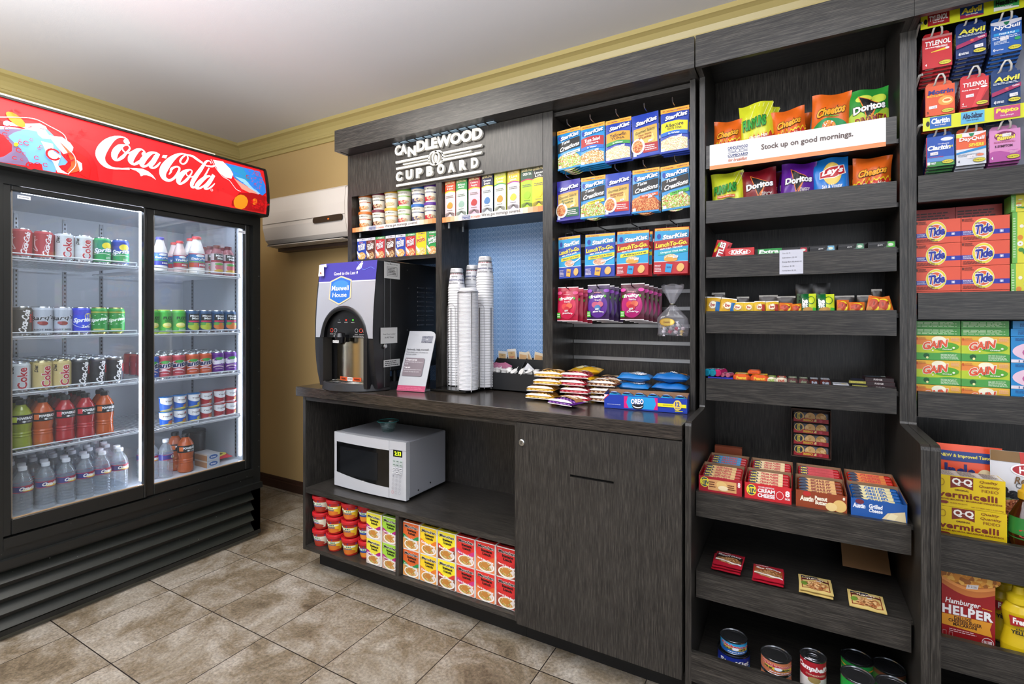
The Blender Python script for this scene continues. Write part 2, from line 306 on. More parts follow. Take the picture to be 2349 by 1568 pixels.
ARTP=[('700a10',[(7.6,64.3),(8.7,61.6),(8.6,53.7),(7.6,52.9)]),('6a5a78',[(7.6,49.4),(15.3,59.6),(11.1,39.2),(12.9,27.1),(14.6,11.4),(14.8,2.7),(7.6,0.4)]),('5f92d4',[(9.8,41.2),(11.1,48.6),(13.6,57.3),(19.5,67.1),(21.0,60.0),(22.1,49.0),(23.1,30.2),(24.8,21.6),(24.1,16.1),(21.8,11.4),(21.7,1.2),(18.4,1.2),(18.0,9.8),(15.0,7.1),(14.4,14.1),(12.4,27.8),(9.9,38.8)]),('86b6ee',[(7.6,52.9),(10.2,56.1),(13.4,57.6),(15.8,65.1),(19.0,65.5),(20.3,55.7),(20.3,51.8),(18.2,49.8),(17.0,54.1),(16.8,58.8),(14.6,58.4),(10.3,52.9),(7.6,47.8)]),('e8dce4',[(9.7,62.7),(12.2,64.7),(14.6,68.2),(17.7,73.7),(19.2,71.0),(19.5,67.1),(17.0,65.5),(15.3,65.1),(14.1,59.6),(12.2,60.0),(10.2,57.6)]),('dca4ac',[(20.0,57.6),(23.4,60.4),(25.5,54.1),(26.4,47.5),(26.1,40.8),(25.6,38.4),(23.6,32.5),(21.8,42.7),(20.5,51.4)]),('b01818',[(26.6,42.7),(30.2,34.9),(31.3,20.0),(31.0,0.8),(28.2,6.7),(27.1,27.8)]),('e0c8cc',[(26.8,29.0),(28.7,24.3),(28.9,14.1),(28.2,9.8)]),('f0f4fc',[(17.7,45.1),(20.8,45.1),(21.0,33.7),(22.9,28.6),(22.1,13.3),(23.1,7.1),(25.2,2.4),(22.1,2.0),(21.0,15.3),(19.2,26.7),(18.4,37.6)]),('d8502a',[(22.6,51.4),(24.7,42.0),(27.1,29.4),(28.2,11.4),(25.7,4.7),(24.5,5.5),(25.7,16.5),(25.5,25.5),(24.5,38.4)]),('d87818',[(13.9,62.4),(13.4,60.4),(12.6,59.6),(11.8,60.8),(10.8,63.5),(10.1,67.1),(9.6,71.0),(9.4,74.9),(9.6,78.0),(10.1,79.6),(10.9,80.0),(11.8,78.4),(12.7,75.3),(13.4,71.8),(13.9,67.5),(13.9,63.9)]),('c8d8f0',[(10.4,61.6),(10.3,59.2),(9.9,57.3),(9.4,56.1),(8.9,56.1),(8.6,57.3),(8.6,59.2),(8.7,61.6),(9.2,63.5),(9.7,64.3),(10.2,63.9),(10.4,62.4)]),('e8d820',[(12.1,31.8),(12.0,30.2),(11.8,28.6),(11.5,27.8),(11.2,28.2),(11.0,29.4),(11.0,31.0),(11.1,32.5),(11.3,33.7),(11.7,34.1),(11.9,33.7),(12.1,32.5)]),('e8eefa',[(75.5,91.8),(80.0,94.1),(82.8,82.4),(83.9,71.0),(82.8,60.4),(81.7,60.4),(80.0,60.0),(77.3,68.2)]),('2a7ad8',[(80.6,92.2),(97.6,94.1),(99.8,64.7),(99.4,47.8),(97.6,39.6),(91.5,50.6),(87.4,56.5),(83.9,65.5),(83.9,76.1)]),('2a86b8',[(82.3,86.7),(89.2,92.5),(92.1,67.1),(88.0,57.3),(84.5,69.0)]),('8cc0f0',[(84.5,67.5),(89.2,66.3),(96.4,42.4),(94.5,37.6),(90.3,51.8)]),('f09080',[(83.9,63.1),(90.9,49.8),(95.7,41.6),(92.1,38.0),(87.4,43.5)]),('a01014',[(82.8,13.3),(86.2,34.5),(92.1,40.4),(99.2,39.6),(98.7,3.9),(90.9,2.4),(82.8,4.3)]),('e8881c',[(90.3,18.4),(89.9,11.0),(88.9,4.3),(87.5,0.4),(85.9,-0.4),(84.5,2.0),(83.8,7.5),(83.6,14.5),(84.2,21.6),(85.4,27.5),(86.8,31.0),(88.4,30.6),(89.6,27.5),(90.3,21.2)]),('e8881c',[(94.8,23.1),(94.6,19.2),(94.1,16.1),(93.5,14.9),(92.9,15.7),(92.4,18.4),(92.4,22.4),(92.7,26.3),(93.3,28.6),(93.9,29.4),(94.5,27.8),(94.8,24.7)])]
ARTL=[[(7.6,66.3,1.0),(13.4,75.7,1.0),(15.8,78.0,1.0),(17.5,77.6,1.0),(20.0,72.9,1.0),(23.5,65.9,1.0),(24.5,55.7,1.0),(25.1,42.4,1.0),(26.6,31.8,1.0),(26.8,17.6,1.0),(25.2,4.7,1.0),(25.0,1.6,1.0)],[(74.5,91.8,1.0),(76.2,74.1,1.0),(78.9,60.0,1.0),(81.7,55.3,1.0),(84.5,40.4,1.0),(86.8,37.6,1.0)]]
ARTR=[(13.9,36.1,3.5),(15.2,43.1,2.1),(17.6,35.7,2.4),(17.1,32.5,2.1),(20.7,27.8,9.6),(25.1,29.4,6.6),(15.0,3.1,5.6),(16.8,5.5,4.9),(18.7,9.0,3.1),(16.4,16.9,3.1),(12.4,37.3,2.1),(12.4,33.7,2.8),(10.2,26.3,1.7),(11.1,9.8,2.8),(12.8,9.4,1.7),(12.0,22.4,3.5),(13.3,18.8,2.1),(9.2,50.2,3.1),(8.7,41.6,3.1),(9.2,35.3,2.8),(8.0,33.3,2.8),(12.2,83.1,6.6),(29.5,80.0,4.3),(27.9,67.5,3.5),(25.9,73.3,2.1),(26.6,74.1,2.1),(90.3,72.9,4.1),(76.0,29.0,2.5),(78.4,33.7,2.1),(53.8,83.1,2.9),(93.3,73.7,1.7),(96.4,74.5,1.7),(93.4,60.0,2.5),(88.6,90.6,1.7),(91.5,87.5,2.1),(94.5,85.9,1.7),(95.7,80.8,1.7),(27.8,67.5,2.9),(29.5,80.0,3.7),(26.1,73.3,2.5)]
LOGOD=[(40.3, 72.5), (45.8, 57.6), (70.8, 20.8)]
WX, WZ, WY = wood('x'), wood('z'), wood('y')
BLK = M('0c0c0c', .5); BLKG = M('101112', .28)
# ================================================================ room
def floor_mat():
    m, nt, b = new_mat('stone_tile'); L = nt.links
    tc = N(nt, 'ShaderNodeTexCoord'); sp = N(nt, 'ShaderNodeSeparateXYZ'); L.new(tc.outputs['Object'], sp.inputs[0])
    def ax(out, off, pitch):
        a = N(nt, 'ShaderNodeMath', operation='ADD'); a.inputs[1].default_value = off; L.new(out, a.inputs[0])
        d = N(nt, 'ShaderNodeMath', operation='DIVIDE'); d.inputs[1].default_value = pitch; L.new(a.outputs[0], d.inputs[0])
        fr = N(nt, 'ShaderNodeMath', operation='FRACT'); L.new(d.outputs[0], fr.inputs[0])
        s = N(nt, 'ShaderNodeMath', operation='SUBTRACT'); s.inputs[1].default_value = .5; L.new(fr.outputs[0], s.inputs[0])
        ab = N(nt, 'ShaderNodeMath', operation='ABSOLUTE'); L.new(s.outputs[0], ab.inputs[0])
        fl = N(nt, 'ShaderNodeMath', operation='FLOOR'); L.new(d.outputs[0], fl.inputs[0]); return ab.outputs[0], fl.outputs[0]
    ax_, fx = ax(sp.outputs[0], 2.165 + .345 * 10, .345); ay_, fy = ax(sp.outputs[1], -1.6 + .366 * 10, .366)
    mxx = N(nt, 'ShaderNodeMath', operation='MAXIMUM'); L.new(ax_, mxx.inputs[0]); L.new(ay_, mxx.inputs[1])
    gr = N(nt, 'ShaderNodeMath', operation='GREATER_THAN'); gr.inputs[1].default_value = .4945; L.new(mxx.outputs[0], gr.inputs[0])
    cb = N(nt, 'ShaderNodeCombineXYZ'); L.new(fx, cb.inputs[0]); L.new(fy, cb.inputs[1])
    wn = N(nt, 'ShaderNodeTexWhiteNoise'); L.new(cb.outputs[0], wn.inputs[0])
    vm = N(nt, 'ShaderNodeVectorMath', operation='MULTIPLY_ADD'); vm.inputs[1].default_value = (9, 9, 9); L.new(wn.outputs['Color'], vm.inputs[0]); L.new(tc.outputs['Object'], vm.inputs[2])
    n1 = N(nt, 'ShaderNodeTexNoise', Scale=5.0, Detail=8.0, Roughness=.68, Distortion=.6); L.new(vm.outputs[0], n1.inputs[0])
    r1 = ramp(nt, [(.28, '5a4d3c'), (.42, '857762'), (.55, 'a3998a'), (.72, 'bcb5aa')]); L.new(n1.outputs[0], r1.inputs[0])
    n2 = N(nt, 'ShaderNodeTexNoise', Scale=90.0, Detail=4.0, Roughness=.7); L.new(tc.outputs['Object'], n2.inputs[0])
    r2 = ramp(nt, [(.3, '9a9a9a'), (.65, 'ffffff')]); L.new(n2.outputs[0], r2.inputs[0])
    mm = N(nt, 'ShaderNodeMix', data_type='RGBA', blend_type='MULTIPLY'); mm.inputs[0].default_value = .8
    L.new(r1.outputs[0], mm.inputs[6]); L.new(r2.outputs[0], mm.inputs[7])
    m2 = N(nt, 'ShaderNodeMix', data_type='RGBA'); L.new(gr.outputs[0], m2.inputs[0]); L.new(mm.outputs[2], m2.inputs[6]); m2.inputs[7].default_value = hx('1c1612')
    L.new(m2.outputs[2], b.inputs['Base Color']); b.inputs['Roughness'].default_value = .48
    bp = N(nt, 'ShaderNodeBump', Strength=.35, Distance=.004); ad = N(nt, 'ShaderNodeMath', operation='SUBTRACT'); L.new(n1.outputs[0], ad.inputs[0]); L.new(gr.outputs[0], ad.inputs[1])
    L.new(ad.outputs[0], bp.inputs['Height']); L.new(bp.outputs[0], b.inputs['Normal']); return m
def paint_mat(name, col, scale=180, strength=.06):
    m, nt, b = new_mat(name); L = nt.links; b.inputs['Base Color'].default_value = hx(col); b.inputs['Roughness'].default_value = .6
    tc = N(nt, 'ShaderNodeTexCoord'); n = N(nt, 'ShaderNodeTexNoise', Scale=float(scale), Detail=3.0); L.new(tc.outputs['Object'], n.inputs[0])
    bp = N(nt, 'ShaderNodeBump', Strength=strength, Distance=.003); L.new(n.outputs[0], bp.inputs['Height']); L.new(bp.outputs[0], b.inputs['Normal']); return m
WALL = paint_mat('tan_wall_paint', 'bda06c'); CEILM = paint_mat('ceiling_paint', 'd3d2d6', 260, .1); MOLD = M('b5a46a', .35)
struct(G().box(-3.9, 3.6, -3.6, 2.475, -.1, 0, floor_mat()).obj('floor'))
struct(G().box(-3.9, 3.6, -3.6, 2.475, 2.6, 2.7, CEILM).obj('ceiling'))
struct(G().box(-3.9, 3.6, 2.375, 2.475, 0, 2.6, WALL).obj('wall_back'))
struct(G().box(-3.9, -3.78, -3.6, 2.375, 0, 2.6, WALL).obj('wall_left'))
prof = [(0, 2.468), (.013, 2.468), (.017, 2.492), (.03, 2.497), (.032, 2.508), (.024, 2.514), (.027, 2.53), (.038, 2.552), (.056, 2.57), (.072, 2.576), (.08, 2.578), (.08, 2.6), (0, 2.6)]
struct(G().prism([(2.375 - d, z) for d, z in prof], 'x', -3.78, 3.6, MOLD).obj('trim_1'))
struct(G().prism([(-3.78 + d, z) for d, z in prof], 'y', -3.6, 2.375, MOLD).obj('trim_2'))
bp_ = [(0, 0), (.014, 0), (.014, .055), (.010, .06), (.010, .07), (.004, .082), (0, .085)]
struct(G().prism([(2.375 - d, z) for d, z in bp_], 'x', -3.78, -2.13, M('38241c', .35)).obj('baseboard_back'))
struct(G().prism([(-3.78 + d, z) for d, z in bp_], 'y', -3.6, 2.375, M('38241c', .35)).obj('baseboard_left'))
# ================================================================ base cabinets
def board(x0, x1, y0, y1, z0, z1, m): return G().box(x0, x1, y0, y1, z0, z1, m)
t = empty('open_cabinet', (-1.53, 1.9, 0)); tag(t, 'low open dark wood cabinet under the counter holding the microwave and noodles', 'cabinet')
def part(name, g, root): o = g.obj(name); o.parent = root; o.location = [-a for a in root.location]; return o
part('side_panel', board(-2.143, -2.125, 1.67, 2.12, .10, .868, WZ), t)
part('side_panel', board(-.925, -.913, 1.67, 2.12, .10, .868, WZ), t)
part('back_panel', board(-2.125, -.925, 2.10, 2.118, .10, .868, WZ), t)
part('top_rail', board(-2.125, -.925, 1.672, 1.69, .848, .868, WX), t)
part('shelf', board(-2.125, -.925, 1.671, 2.10, .385, .41, WX), t)
part('bottom_board', board(-2.125, -.925, 1.671, 2.10, .10, .119, WX), t)
part('divider', board(-1.531, -1.511, 1.672, 2.10, .119, .385, WZ), t)
part('toe_kick', board(-2.11, -.913, 1.745, 2.09, 0, .10, M('080808', .6)), t)
t = empty('door_cabinet', (-.61, 1.9, 0)); tag(t, 'low dark wood cabinet with one large slotted door under the counter', 'cabinet')
part('carcass', board(-.911, -.305, 1.672, 2.12, .10, .868, WZ), t)
g = G(); z1, z2, y0, y1 = .694, .703, 1.652, 1.670
for b in ((-.907, -.689, .104, .866), (-.529, -.305, .104, .866), (-.689, -.529, .104, z1), (-.689, -.529, z2, .866)): g.box(b[0], b[1], y0, y1, b[2], b[3], WZ)
d = part('door', g, t)
g = G().lathe([(0, 0), (.0125, 0), (.0125, .005), (.009, .007), (0, .007)], M('b8b8b4', .25, 1), 20); g.box(-.0012, .0012, -.006, .006, .0068, .0075, BLK)
g.xf(Matrix.Translation((-.884, 1.6525, .793)) @ Matrix.Rotation(pi / 2, 4, 'X')); lk = g.obj('lock'); lk.parent = d
part('toe_kick', board(-.912, -.305, 1.745, 2.09, 0, .10, M('080808', .6)), t)
WTOP = wood('x', '1a1715', '302b27', '49423b', .2)
tag(G().box(-2.18, -.305, 1.655, 2.2, .868, .915, WTOP, .002).obj('countertop', base=(-1.24, 1.93, .868)), 'dark wood countertop carrying the coffee machine and snack packs', 'countertop')
# ================================================================ wall unit above the counter
def blue_mat():
    m, nt, b = new_mat('blue_ring_wallpaper'); L = nt.links
    tc = N(nt, 'ShaderNodeTexCoord'); sp = N(nt, 'ShaderNodeSeparateXYZ'); L.new(tc.outputs['Object'], sp.inputs[0])
    def rings(ox):
        cs = []
        for o_, off, p in ((sp.outputs[0], ox, .030), (sp.outputs[2], 0, .0262)):
            a = N(nt, 'ShaderNodeMath', operation='ADD'); a.inputs[1].default_value = off; L.new(o_, a.inputs[0])
            d_ = N(nt, 'ShaderNodeMath', operation='DIVIDE'); d_.inputs[1].default_value = p; L.new(a.outputs[0], d_.inputs[0])
            f_ = N(nt, 'ShaderNodeMath', operation='FRACT'); L.new(d_.outputs[0], f_.inputs[0])
            s = N(nt, 'ShaderNodeMath', operation='SUBTRACT'); s.inputs[1].default_value = .5; L.new(f_.outputs[0], s.inputs[0])
            k = N(nt, 'ShaderNodeMath', operation='MULTIPLY'); k.inputs[1].default_value = p; L.new(s.outputs[0], k.inputs[0]); cs.append(k)
        q = N(nt, 'ShaderNodeMath', operation='MULTIPLY'); L.new(cs[0].outputs[0], q.inputs[0]); L.new(cs[0].outputs[0], q.inputs[1])
        w = N(nt, 'ShaderNodeMath', operation='MULTIPLY_ADD'); L.new(cs[1].outputs[0], w.inputs[0]); L.new(cs[1].outputs[0], w.inputs[1]); L.new(q.outputs[0], w.inputs[2])
        r = N(nt, 'ShaderNodeMath', operation='SQRT'); L.new(w.outputs[0], r.inputs[0])
        c = N(nt, 'ShaderNodeMath', operation='COMPARE'); c.inputs[1].default_value = .0118; c.inputs[2].default_value = .0009; L.new(r.outputs[0], c.inputs[0]); return c
    a, b2 = rings(0), rings(.012); mx = N(nt, 'ShaderNodeMath', operation='MAXIMUM'); L.new(a.outputs[0], mx.inputs[0]); L.new(b2.outputs[0], mx.inputs[1])
    mm = N(nt, 'ShaderNodeMix', data_type='RGBA'); L.new(mx.outputs[0], mm.inputs[0]); mm.inputs[6].default_value = hx('6b93c4'); mm.inputs[7].default_value = hx('a8c4e4')
    L.new(mm.outputs[2], b.inputs['Base Color']); b.inputs['Roughness'].default_value = .4; return m
t = empty('wall_unit', (-1.23, 2.1, .915)); tag(t, 'tall dark wood shelving unit standing on the counter under a wide header', 'shelving unit')
Yp = 1.96
part('side_panel', board(-2.143, -2.113, Yp, 2.372, .915, 2.155, WZ), t)
part('divider', board(-1.531, -1.496, Yp, 2.2, .915, 2.155, WZ), t)
part('divider', board(-.946, -.899, Yp, 2.2, .915, 2.155, WZ), t)
part('side_panel', board(-.332, -.313, Yp, 2.372, .915, 2.155, WZ), t)
part('back_panel', board(-2.113, -.332, 2.2, 2.372, .915, 2.155, WZ), t)
part('wallpaper', board(-2.113, -.946, 2.196, 2.2, .915, 1.735, blue_mat()), t).scale = (1, 1, 1)
part('sign_panel', board(-2.113, -.946, Yp - .002, 1.978, 1.927, 2.155, WZ), t)
part('shelf', board(-2.113, -1.531, 1.966, 2.196, 1.734, 1.752, WX), t)
part('shelf', board(-2.113, -1.531, 1.968, 2.196, 1.560, 1.580, WX), t)
part('shelf', board(-1.496, -.946, 1.966, 2.196, 1.731, 1.750, WX), t)
g = G()
for z0 in (2.135,): g.box(-2.113, -.332, 1.98, 2.2, z0, 2.153, WX)
part('top_board', g, t)
g = G(); g.box(-2.143, -.302, 1.868, 1.886, 2.155, 2.267, WX); g.box(-2.143, -2.125, 1.886, 2.372, 2.155, 2.267, WY); g.box(-.320, -.302, 1.886, 2.372, 2.155, 2.267, WY); g.box(-2.125, -.320, 1.886, 2.372, 2.157, 2.175, WX)
part('header', g, t)
g = G()
for i in range(12): g.box(-1.79 + i * .052, -1.75 + i * .052, 1.93, 1.955, 2.1535, 2.1555, M('a9c6dc', .2))
part('pale_blue_strip', g, t)  # row of pale blue blocks under the header
ALU = M('b4b4b2', .3, .9)
for k in range(14):
    g = G(); z = 1.077 + .0745 * k; g.box(-.897, -.334, 2.1965, 2.2, z - .006, z + .006, ALU); g.box(-.897, -.334, 2.194, 2.2, z - .0075, z - .006, ALU); g.box(-.897, -.334, 2.194, 2.2, z + .006, z + .0075, ALU)
    part('slat_rail', g, t)
for x, y in ((-1.48, 2.0), (-1.48, 2.12), (-2.09, 2.0)):
    part('shelf_clip', G().box(x - .004, x + .004, y - .003, y + .003, 1.705 if x > -2 else 1.708, 1.731, M('d8dcdc', .2, .5)), t)
# sign letters
LW = M('f1eee4', .35)
def ex_text(g, s, x0, x1, z0, z1, y0, y1, bold=.0, shear=0, slope=0.):
    gl = glyph(s, bold, shear, 3); v, f, a, b, c, d = gl; n = len(v)
    V = [(x0 + (p[0] - a) / (b - a) * (x1 - x0), z0 + (p[1] - c) / (d - c) * (z1 - z0)) for p in v]
    ed = {}
    for q in f:
        for i in range(len(q)):
            e = (q[i], q[(i + 1) % len(q)]); k = tuple(sorted(e)); ed[k] = None if k in ed else e
    vs = [(p[0], y0, p[1]) for p in V] + [(p[0], y1, p[1]) for p in V]
    g.add(vs, list(f) + [(e[0], e[1], e[1] + n, e[0] + n) for e in ed.values() if e], LW)
g = G(); ya, yb = 1.944, 1.9575
ex_text(g, 'CA', -1.785, -1.703, 2.095, 2.148, ya, yb, .05)
ex_text(g, 'N', -1.698, -1.646, 2.078, 2.128, ya, yb, .05)
ex_text(g, 'DLEWOOD', -1.642, -1.249, 2.092, 2.148, ya, yb, .055)
for i, c in enumerate('CUPBOARD'): ex_text(g, c, -1.778 + i * .0665, -1.738 + i * .0665 + (.004 if c in 'OU' else 0), 1.962, 2.011, ya, yb, .06)
def bar(xa, xb, z, h=.0105, s=.006): g.prism([(xa, z), (xb - s, z), (xb, z + h), (xa, z + h)] if 1 else 0, 'y', ya, yb, LW)
bar(-1.779, -1.556, 2.056); bar(-1.484, -1.25, 2.056); bar(-1.73, -1.556, 2.041, .006); bar(-1.484, -1.31, 2.041, .006); bar(-1.776, -1.556, 2.023); bar(-1.484, -1.25, 2.023); bar(-1.776, -1.25, 1.936)
for cxx in (-1.531, -1.509):
    P = [(cxx + .036 * cos(a * pi / 16), 2.0455 + .036 * sin(a * pi / 16)) for a in range(32)]; Q = [(cxx + .028 * cos(a * pi / 16), 2.0455 + .028 * sin(a * pi / 16)) for a in range(32)]
    vs = [(p[0], ya, p[1]) for p in P + Q] + [(p[0], yb, p[1]) for p in P + Q]
    fs = []
    for i in range(32): j = (i + 1) % 32; fs += [(i, j, 32 + j, 32 + i), (i, j, 64 + j, 64 + i), (32 + i, 32 + j, 96 + j, 96 + i)]
    g.add(vs, fs, LW)
g.prism([(-1.52 + .009 * sin(a) * (1 if a < pi else .8), 2.042 - .018 * cos(a)) for a in [i * pi / 6 for i in range(12)]], 'y', ya, yb, LW)
tag(g.obj('wall_sign', base=(-1.52, 1.96, 1.93)), 'raised off-white lettering sign reading CANDLEWOOD CUPBOARD with linked rings on the dark panel', 'sign')
# shelf-edge banners
def banner(x0, x1, z0, z1, y, label, big=False):
    w, h = x1 - x0, z1 - z0; g = G().box(-w / 2, w / 2, -.0012, 0, 0, h, 'f2f0ee'); f = front(g, w, h, -.0012)
    if not big:
        for i, c in enumerate(('e8874c', 'eb9a68', 'efb08a', 'f3cbb4', 'f3e2d8')):
            f.R(i * 4.5, 0, (i + 1) * 4.5, 100, c); f.R(100 - (i + 1) * 4.5, 0, 100 - i * 4.5, 100, c)
        f.T('CANDLEWOOD', 26, 80, 9, 26, '3c4f8a', .03); f.R(21.5, 44, 30.5, 58, '3c4f8a'); f.T('CUPBOARD', 26, 22, 9, 26, '3c4f8a', .03)
        f.T('for breakfast', 36, 50, 10, 55, 'd8602c', .01, .3); f.T("We've got mornings covered.", 61, 50, 38, 80, '3a3230', .01)
    else:
        f.R(0, 0, 100, 16, 'e28a52'); f.T('CANDLEWOOD', 18, 76, 12.5, 11, '1c2f6c', .035)
        for z in (66, 61, 56): f.R(11.8, z, 24.2, z + 1.8, '1c2f6c')
        f.E(18, 62, 1.6, 9, 'f2f0ee'); f.ring(18, 62, 1.5, 8, .35, '1c2f6c'); f.T('CUPBOARD', 18, 46, 12.5, 9, '1c2f6c', .035, sp=1.2); f.R(11.8, 38, 24.2, 39.6, '1c2f6c')
        f.T('for breakfast', 18, 28, 12, 13, 'b8582c', .015, .3); f.T('Stock up on good mornings.', 58, 58, 51, 26, '55433f', .02)
    o = g.obj('shelf_banner'); o.location = ((x0 + x1) / 2, y, z0); return tag(o, label, 'banner', None)
banner(-2.112, -1.532, 1.731, 1.755, 1.9655, 'orange and white banner strip along the shelf edge beneath the lidded oatmeal cups')
banner(-1.495, -.947, 1.728, 1.753, 1.9655, 'orange and white banner strip along the shelf edge beneath the tea boxes')
# ================================================================ tall display shelving
def tall(name, xl, xr, il, ir, fas, label, shelf_hi):
    t = empty(name, ((xl + xr) / 2, 2.0, 0)); tag(t, label, 'shelving unit')
    poly = [(1.67, 0), (2.372, 0), (2.372, 2.155), (1.96, 2.155), (1.96, .937), (1.957, .931), (1.951, .928), (1.682, .928), (1.673, .923), (1.67, .914)]
    for a, b in ((xl, il), (ir, xr)): part('side_panel', G().prism(poly, 'x', a, b, WZ), t)
    part('back_panel', board(il, ir, 2.25, 2.268, 0, 2.249, WZ), t)
    g = G(); g.box(xl, xr, 1.868, 1.886, 2.155, 2.267, WX); g.box(xl, xl + .018, 1.886, 2.372, 2.155, 2.267, WY); g.box(xr - .018, xr, 1.886, 2.372, 2.155, 2.267, WY); g.box(xl + .018, xr - .018, 1.886, 2.372, 2.25, 2.265, WX)
    part('header', g, t)
    for (zt, zb, y, fl) in fas:
        a, b = (il + .004, ir - .008) if y > 1.68 else (il, ir)
        s = part('shelf', board(il + .0005, ir - .0005, y + .018, 2.25, fl - .014, fl, WX), t)
        e = G().box(a, b, y, y + .018, zb, zt, WX); e = e.obj('fascia'); e.parent = s
    part('toe_kick', board(il, ir, 1.75, 1.77, 0, .085, M('080808', .6)), t)
    return t
tall('display_shelving', -.298, .3175, -.279, .2975, [(1.897, 1.812, 1.96, 1.83), (1.693, 1.611, 1.96, 1.628), (1.486, 1.409, 1.96, 1.484), (1.286, 1.205, 1.96, 1.276), (1.038, .958, 1.96, 1.028), (.686, .605, 1.74, .684), (.423, .336, 1.74, .418), (.191, .10, 1.67, .118)], 'tall dark wood display shelving of chips, candy and crackers with a good mornings banner', 1)
tall('display_shelving', .3185, 1.0, .339, .98, [(1.701, 1.619, 1.96, 1.64), (1.339, 1.258, 1.96, 1.27), (1.034, .955, 1.96, .966), (.677, .579, 1.74, .655), (.402, .316, 1.74, .37), (.191, .10, 1.67, .118)], 'tall dark wood display shelving of medicine packets and detergent boxes at the right edge', 1)
banner(-.262, .262, PZ(1830, 362, 1.955) + .0, 1.897, 1.9585, 'large white and orange breakfast banner reading Stock up on good mornings', True)
# ---- wall behind the units peeks between them: nothing to build
# ================================================================ wall air conditioner
g = G(); xa, xb = -3.22, -2.392; PF = [(2.372, 2.085), (2.20, 2.088), (2.185, 2.075), (2.178, 1.98), (2.18, 1.88), (2.20, 1.80), (2.225, 1.775), (2.372, 1.765)]
IV = M('dcd3ca', .3)
g.prism(PF, 'x', xa, xb - .02, IV, False)
for i, s in ((1, .94), ): g.prism([(2.372 + (y - 2.372) * .97, 1.93 + (z - 1.93) * .97) for y, z in PF], 'x', xb - .02, xb, IV)
t = empty('air_conditioner', (-2.8, 2.37, 1.745)); tag(t, 'off-white split air conditioner mounted high on the tan wall beside the cooler', 'air conditioner')
part('casing', g, t)
part('seam', G().box(xa, xb - .018, 2.1765, 2.179, 1.905, 1.908, M('8a8078')), t)
g = G(); P = []
for i in range(24): a = 2 * pi * i / 24; P.append((-2.56 + (.119 if cos(a) > 0 else -.119) + .017 * cos(a), 1.933 + .020 * sin(a)))
g.prism([(x, z - .045) for x, z in P], 'y', 2.173, 2.183, M('2c1e1a', .15)); f = F(g, .1, .02, lambda u, v, n: (-2.55 + u, 2.173 - n, 1.876 + v)); f.T('88', 50, 50, 16, 45, M('d86a20', emit=1.5))
part('display_window', g, t)
for k in range(3):
    part('air_louver', G().box(xa + .03, xb - .05, 2.19 + k * .03, 2.214 + k * .03, 1.757 - .002 * k, 1.762 - .002 * k, M('b8b0a8' if k else 'd0c8c0')), t)
part('outlet_slot', G().box(xa + .03, xb - .05, 2.195, 2.30, 1.7625, 1.769, BLK), t)
part('wall_plate', G().box(xa, xb, 2.30, 2.372, 1.735, 1.765, M('5c4a40')), t)
# ================================================================ beverage cooler
CB = M('121312', .42); CB2 = M('191a19', .35); LIN = M('c3c8cf', .45)
t = empty('beverage_cooler', (-3.05, 1.22, 0)); tag(t, 'large black two-door glass beverage cooler with lit red cola sign', 'cooler')
X0, X1, ya, yb = -3.42, -2.705, .66, 1.80
g = G()
g.box(X0, X1, ya, .74, .31, 1.93, CB); g.box(X0, X1, 1.735, yb, .02, 1.93, CB); g.box(X0, X0 + .05, .74, 1.735, .31, 1.93, CB)
g.box(X0, X1 - .0, .74, 1.735, 1.80, 1.93, CB); g.box(X0, X1, .74, 1.735, .31, .44, CB); g.box(X0, X1, ya, 1.735, .02, .31, CB)
g.box(X1, -2.682, 1.757, yb, .02, 1.86, CB2); g.box(X1, -2.682, ya, .722, .3, 1.86, CB2)
g.box(X1, -2.682, .722, 1.757, 1.787, 1.86, CB2); g.box(X1, -2.678, .722, 1.757, .357, .398, CB2); g.box(X1, -2.684, .722, 1.757, .315, .357, CB2); g.box(X1, -2.66, ya, 1.80, .285, .318, CB2)
g.box(X0, -2.70, ya, yb, .0, .02, M('6c6a5c', .5))
for z in (.4, .55, .7, .95, 1.2, 1.5): g.box(-2.69, -2.6815, 1.79, 1.793, z, z + .003, M('9a9a98'))
part('cabinet', g, t)
g = G(); lx = X0 + .055
g.box(lx, lx + .004, .745, 1.73, .445, 1.795, LIN); g.box(lx, -2.74, .741, .745, .445, 1.795, LIN); g.box(lx, -2.74, 1.73, 1.734, .445, 1.795, LIN)
g.box(lx, -2.74, .745, 1.73, 1.793, 1.797, LIN); g.box(lx, -2.74, .745, 1.73, .441, .446, LIN)
liner = part('liner', g, t)
g = G()
for y, x in ((.95, lx + .006), (1.14, lx + .006), (1.30, lx + .006), (1.5, lx + .006)):
    g.box(x, x + .004, y - .008, y + .008, .46, 1.78, M('8d9298', .3, .7))
    for k in range(60): g.box(x + .004, x + .0045, y - .003, y + .003, .48 + k * .0215, .49 + k * .0215, BLK)
for x in (-2.80, -3.25):
    g.box(x - .008, x + .008, 1.726, 1.73, .46, 1.78, M('8d9298', .3, .7))
    for k in range(60): g.box(x - .003, x + .003, 1.7252, 1.726, .48 + k * .0215, .49 + k * .0215, BLK)
part('shelf_rail', g, t)
# lamps inside the cooler
LED = M('eef2ff', emit=20)
part('light_tube', G().box(-2.765, -2.745, 1.222, 1.236, .47, 1.78, LED), t)
part('light_tube', G().box(-2.768, -2.752, 1.724, 1.729, .47, 1.78, M('eef2ff', emit=8)), t)
part('light_tube', G().box(-2.775, -2.755, .8, 1.68, 1.776, 1.79, M('eef2ff', emit=20)), t)  # top tube added to brighten the cooler interior
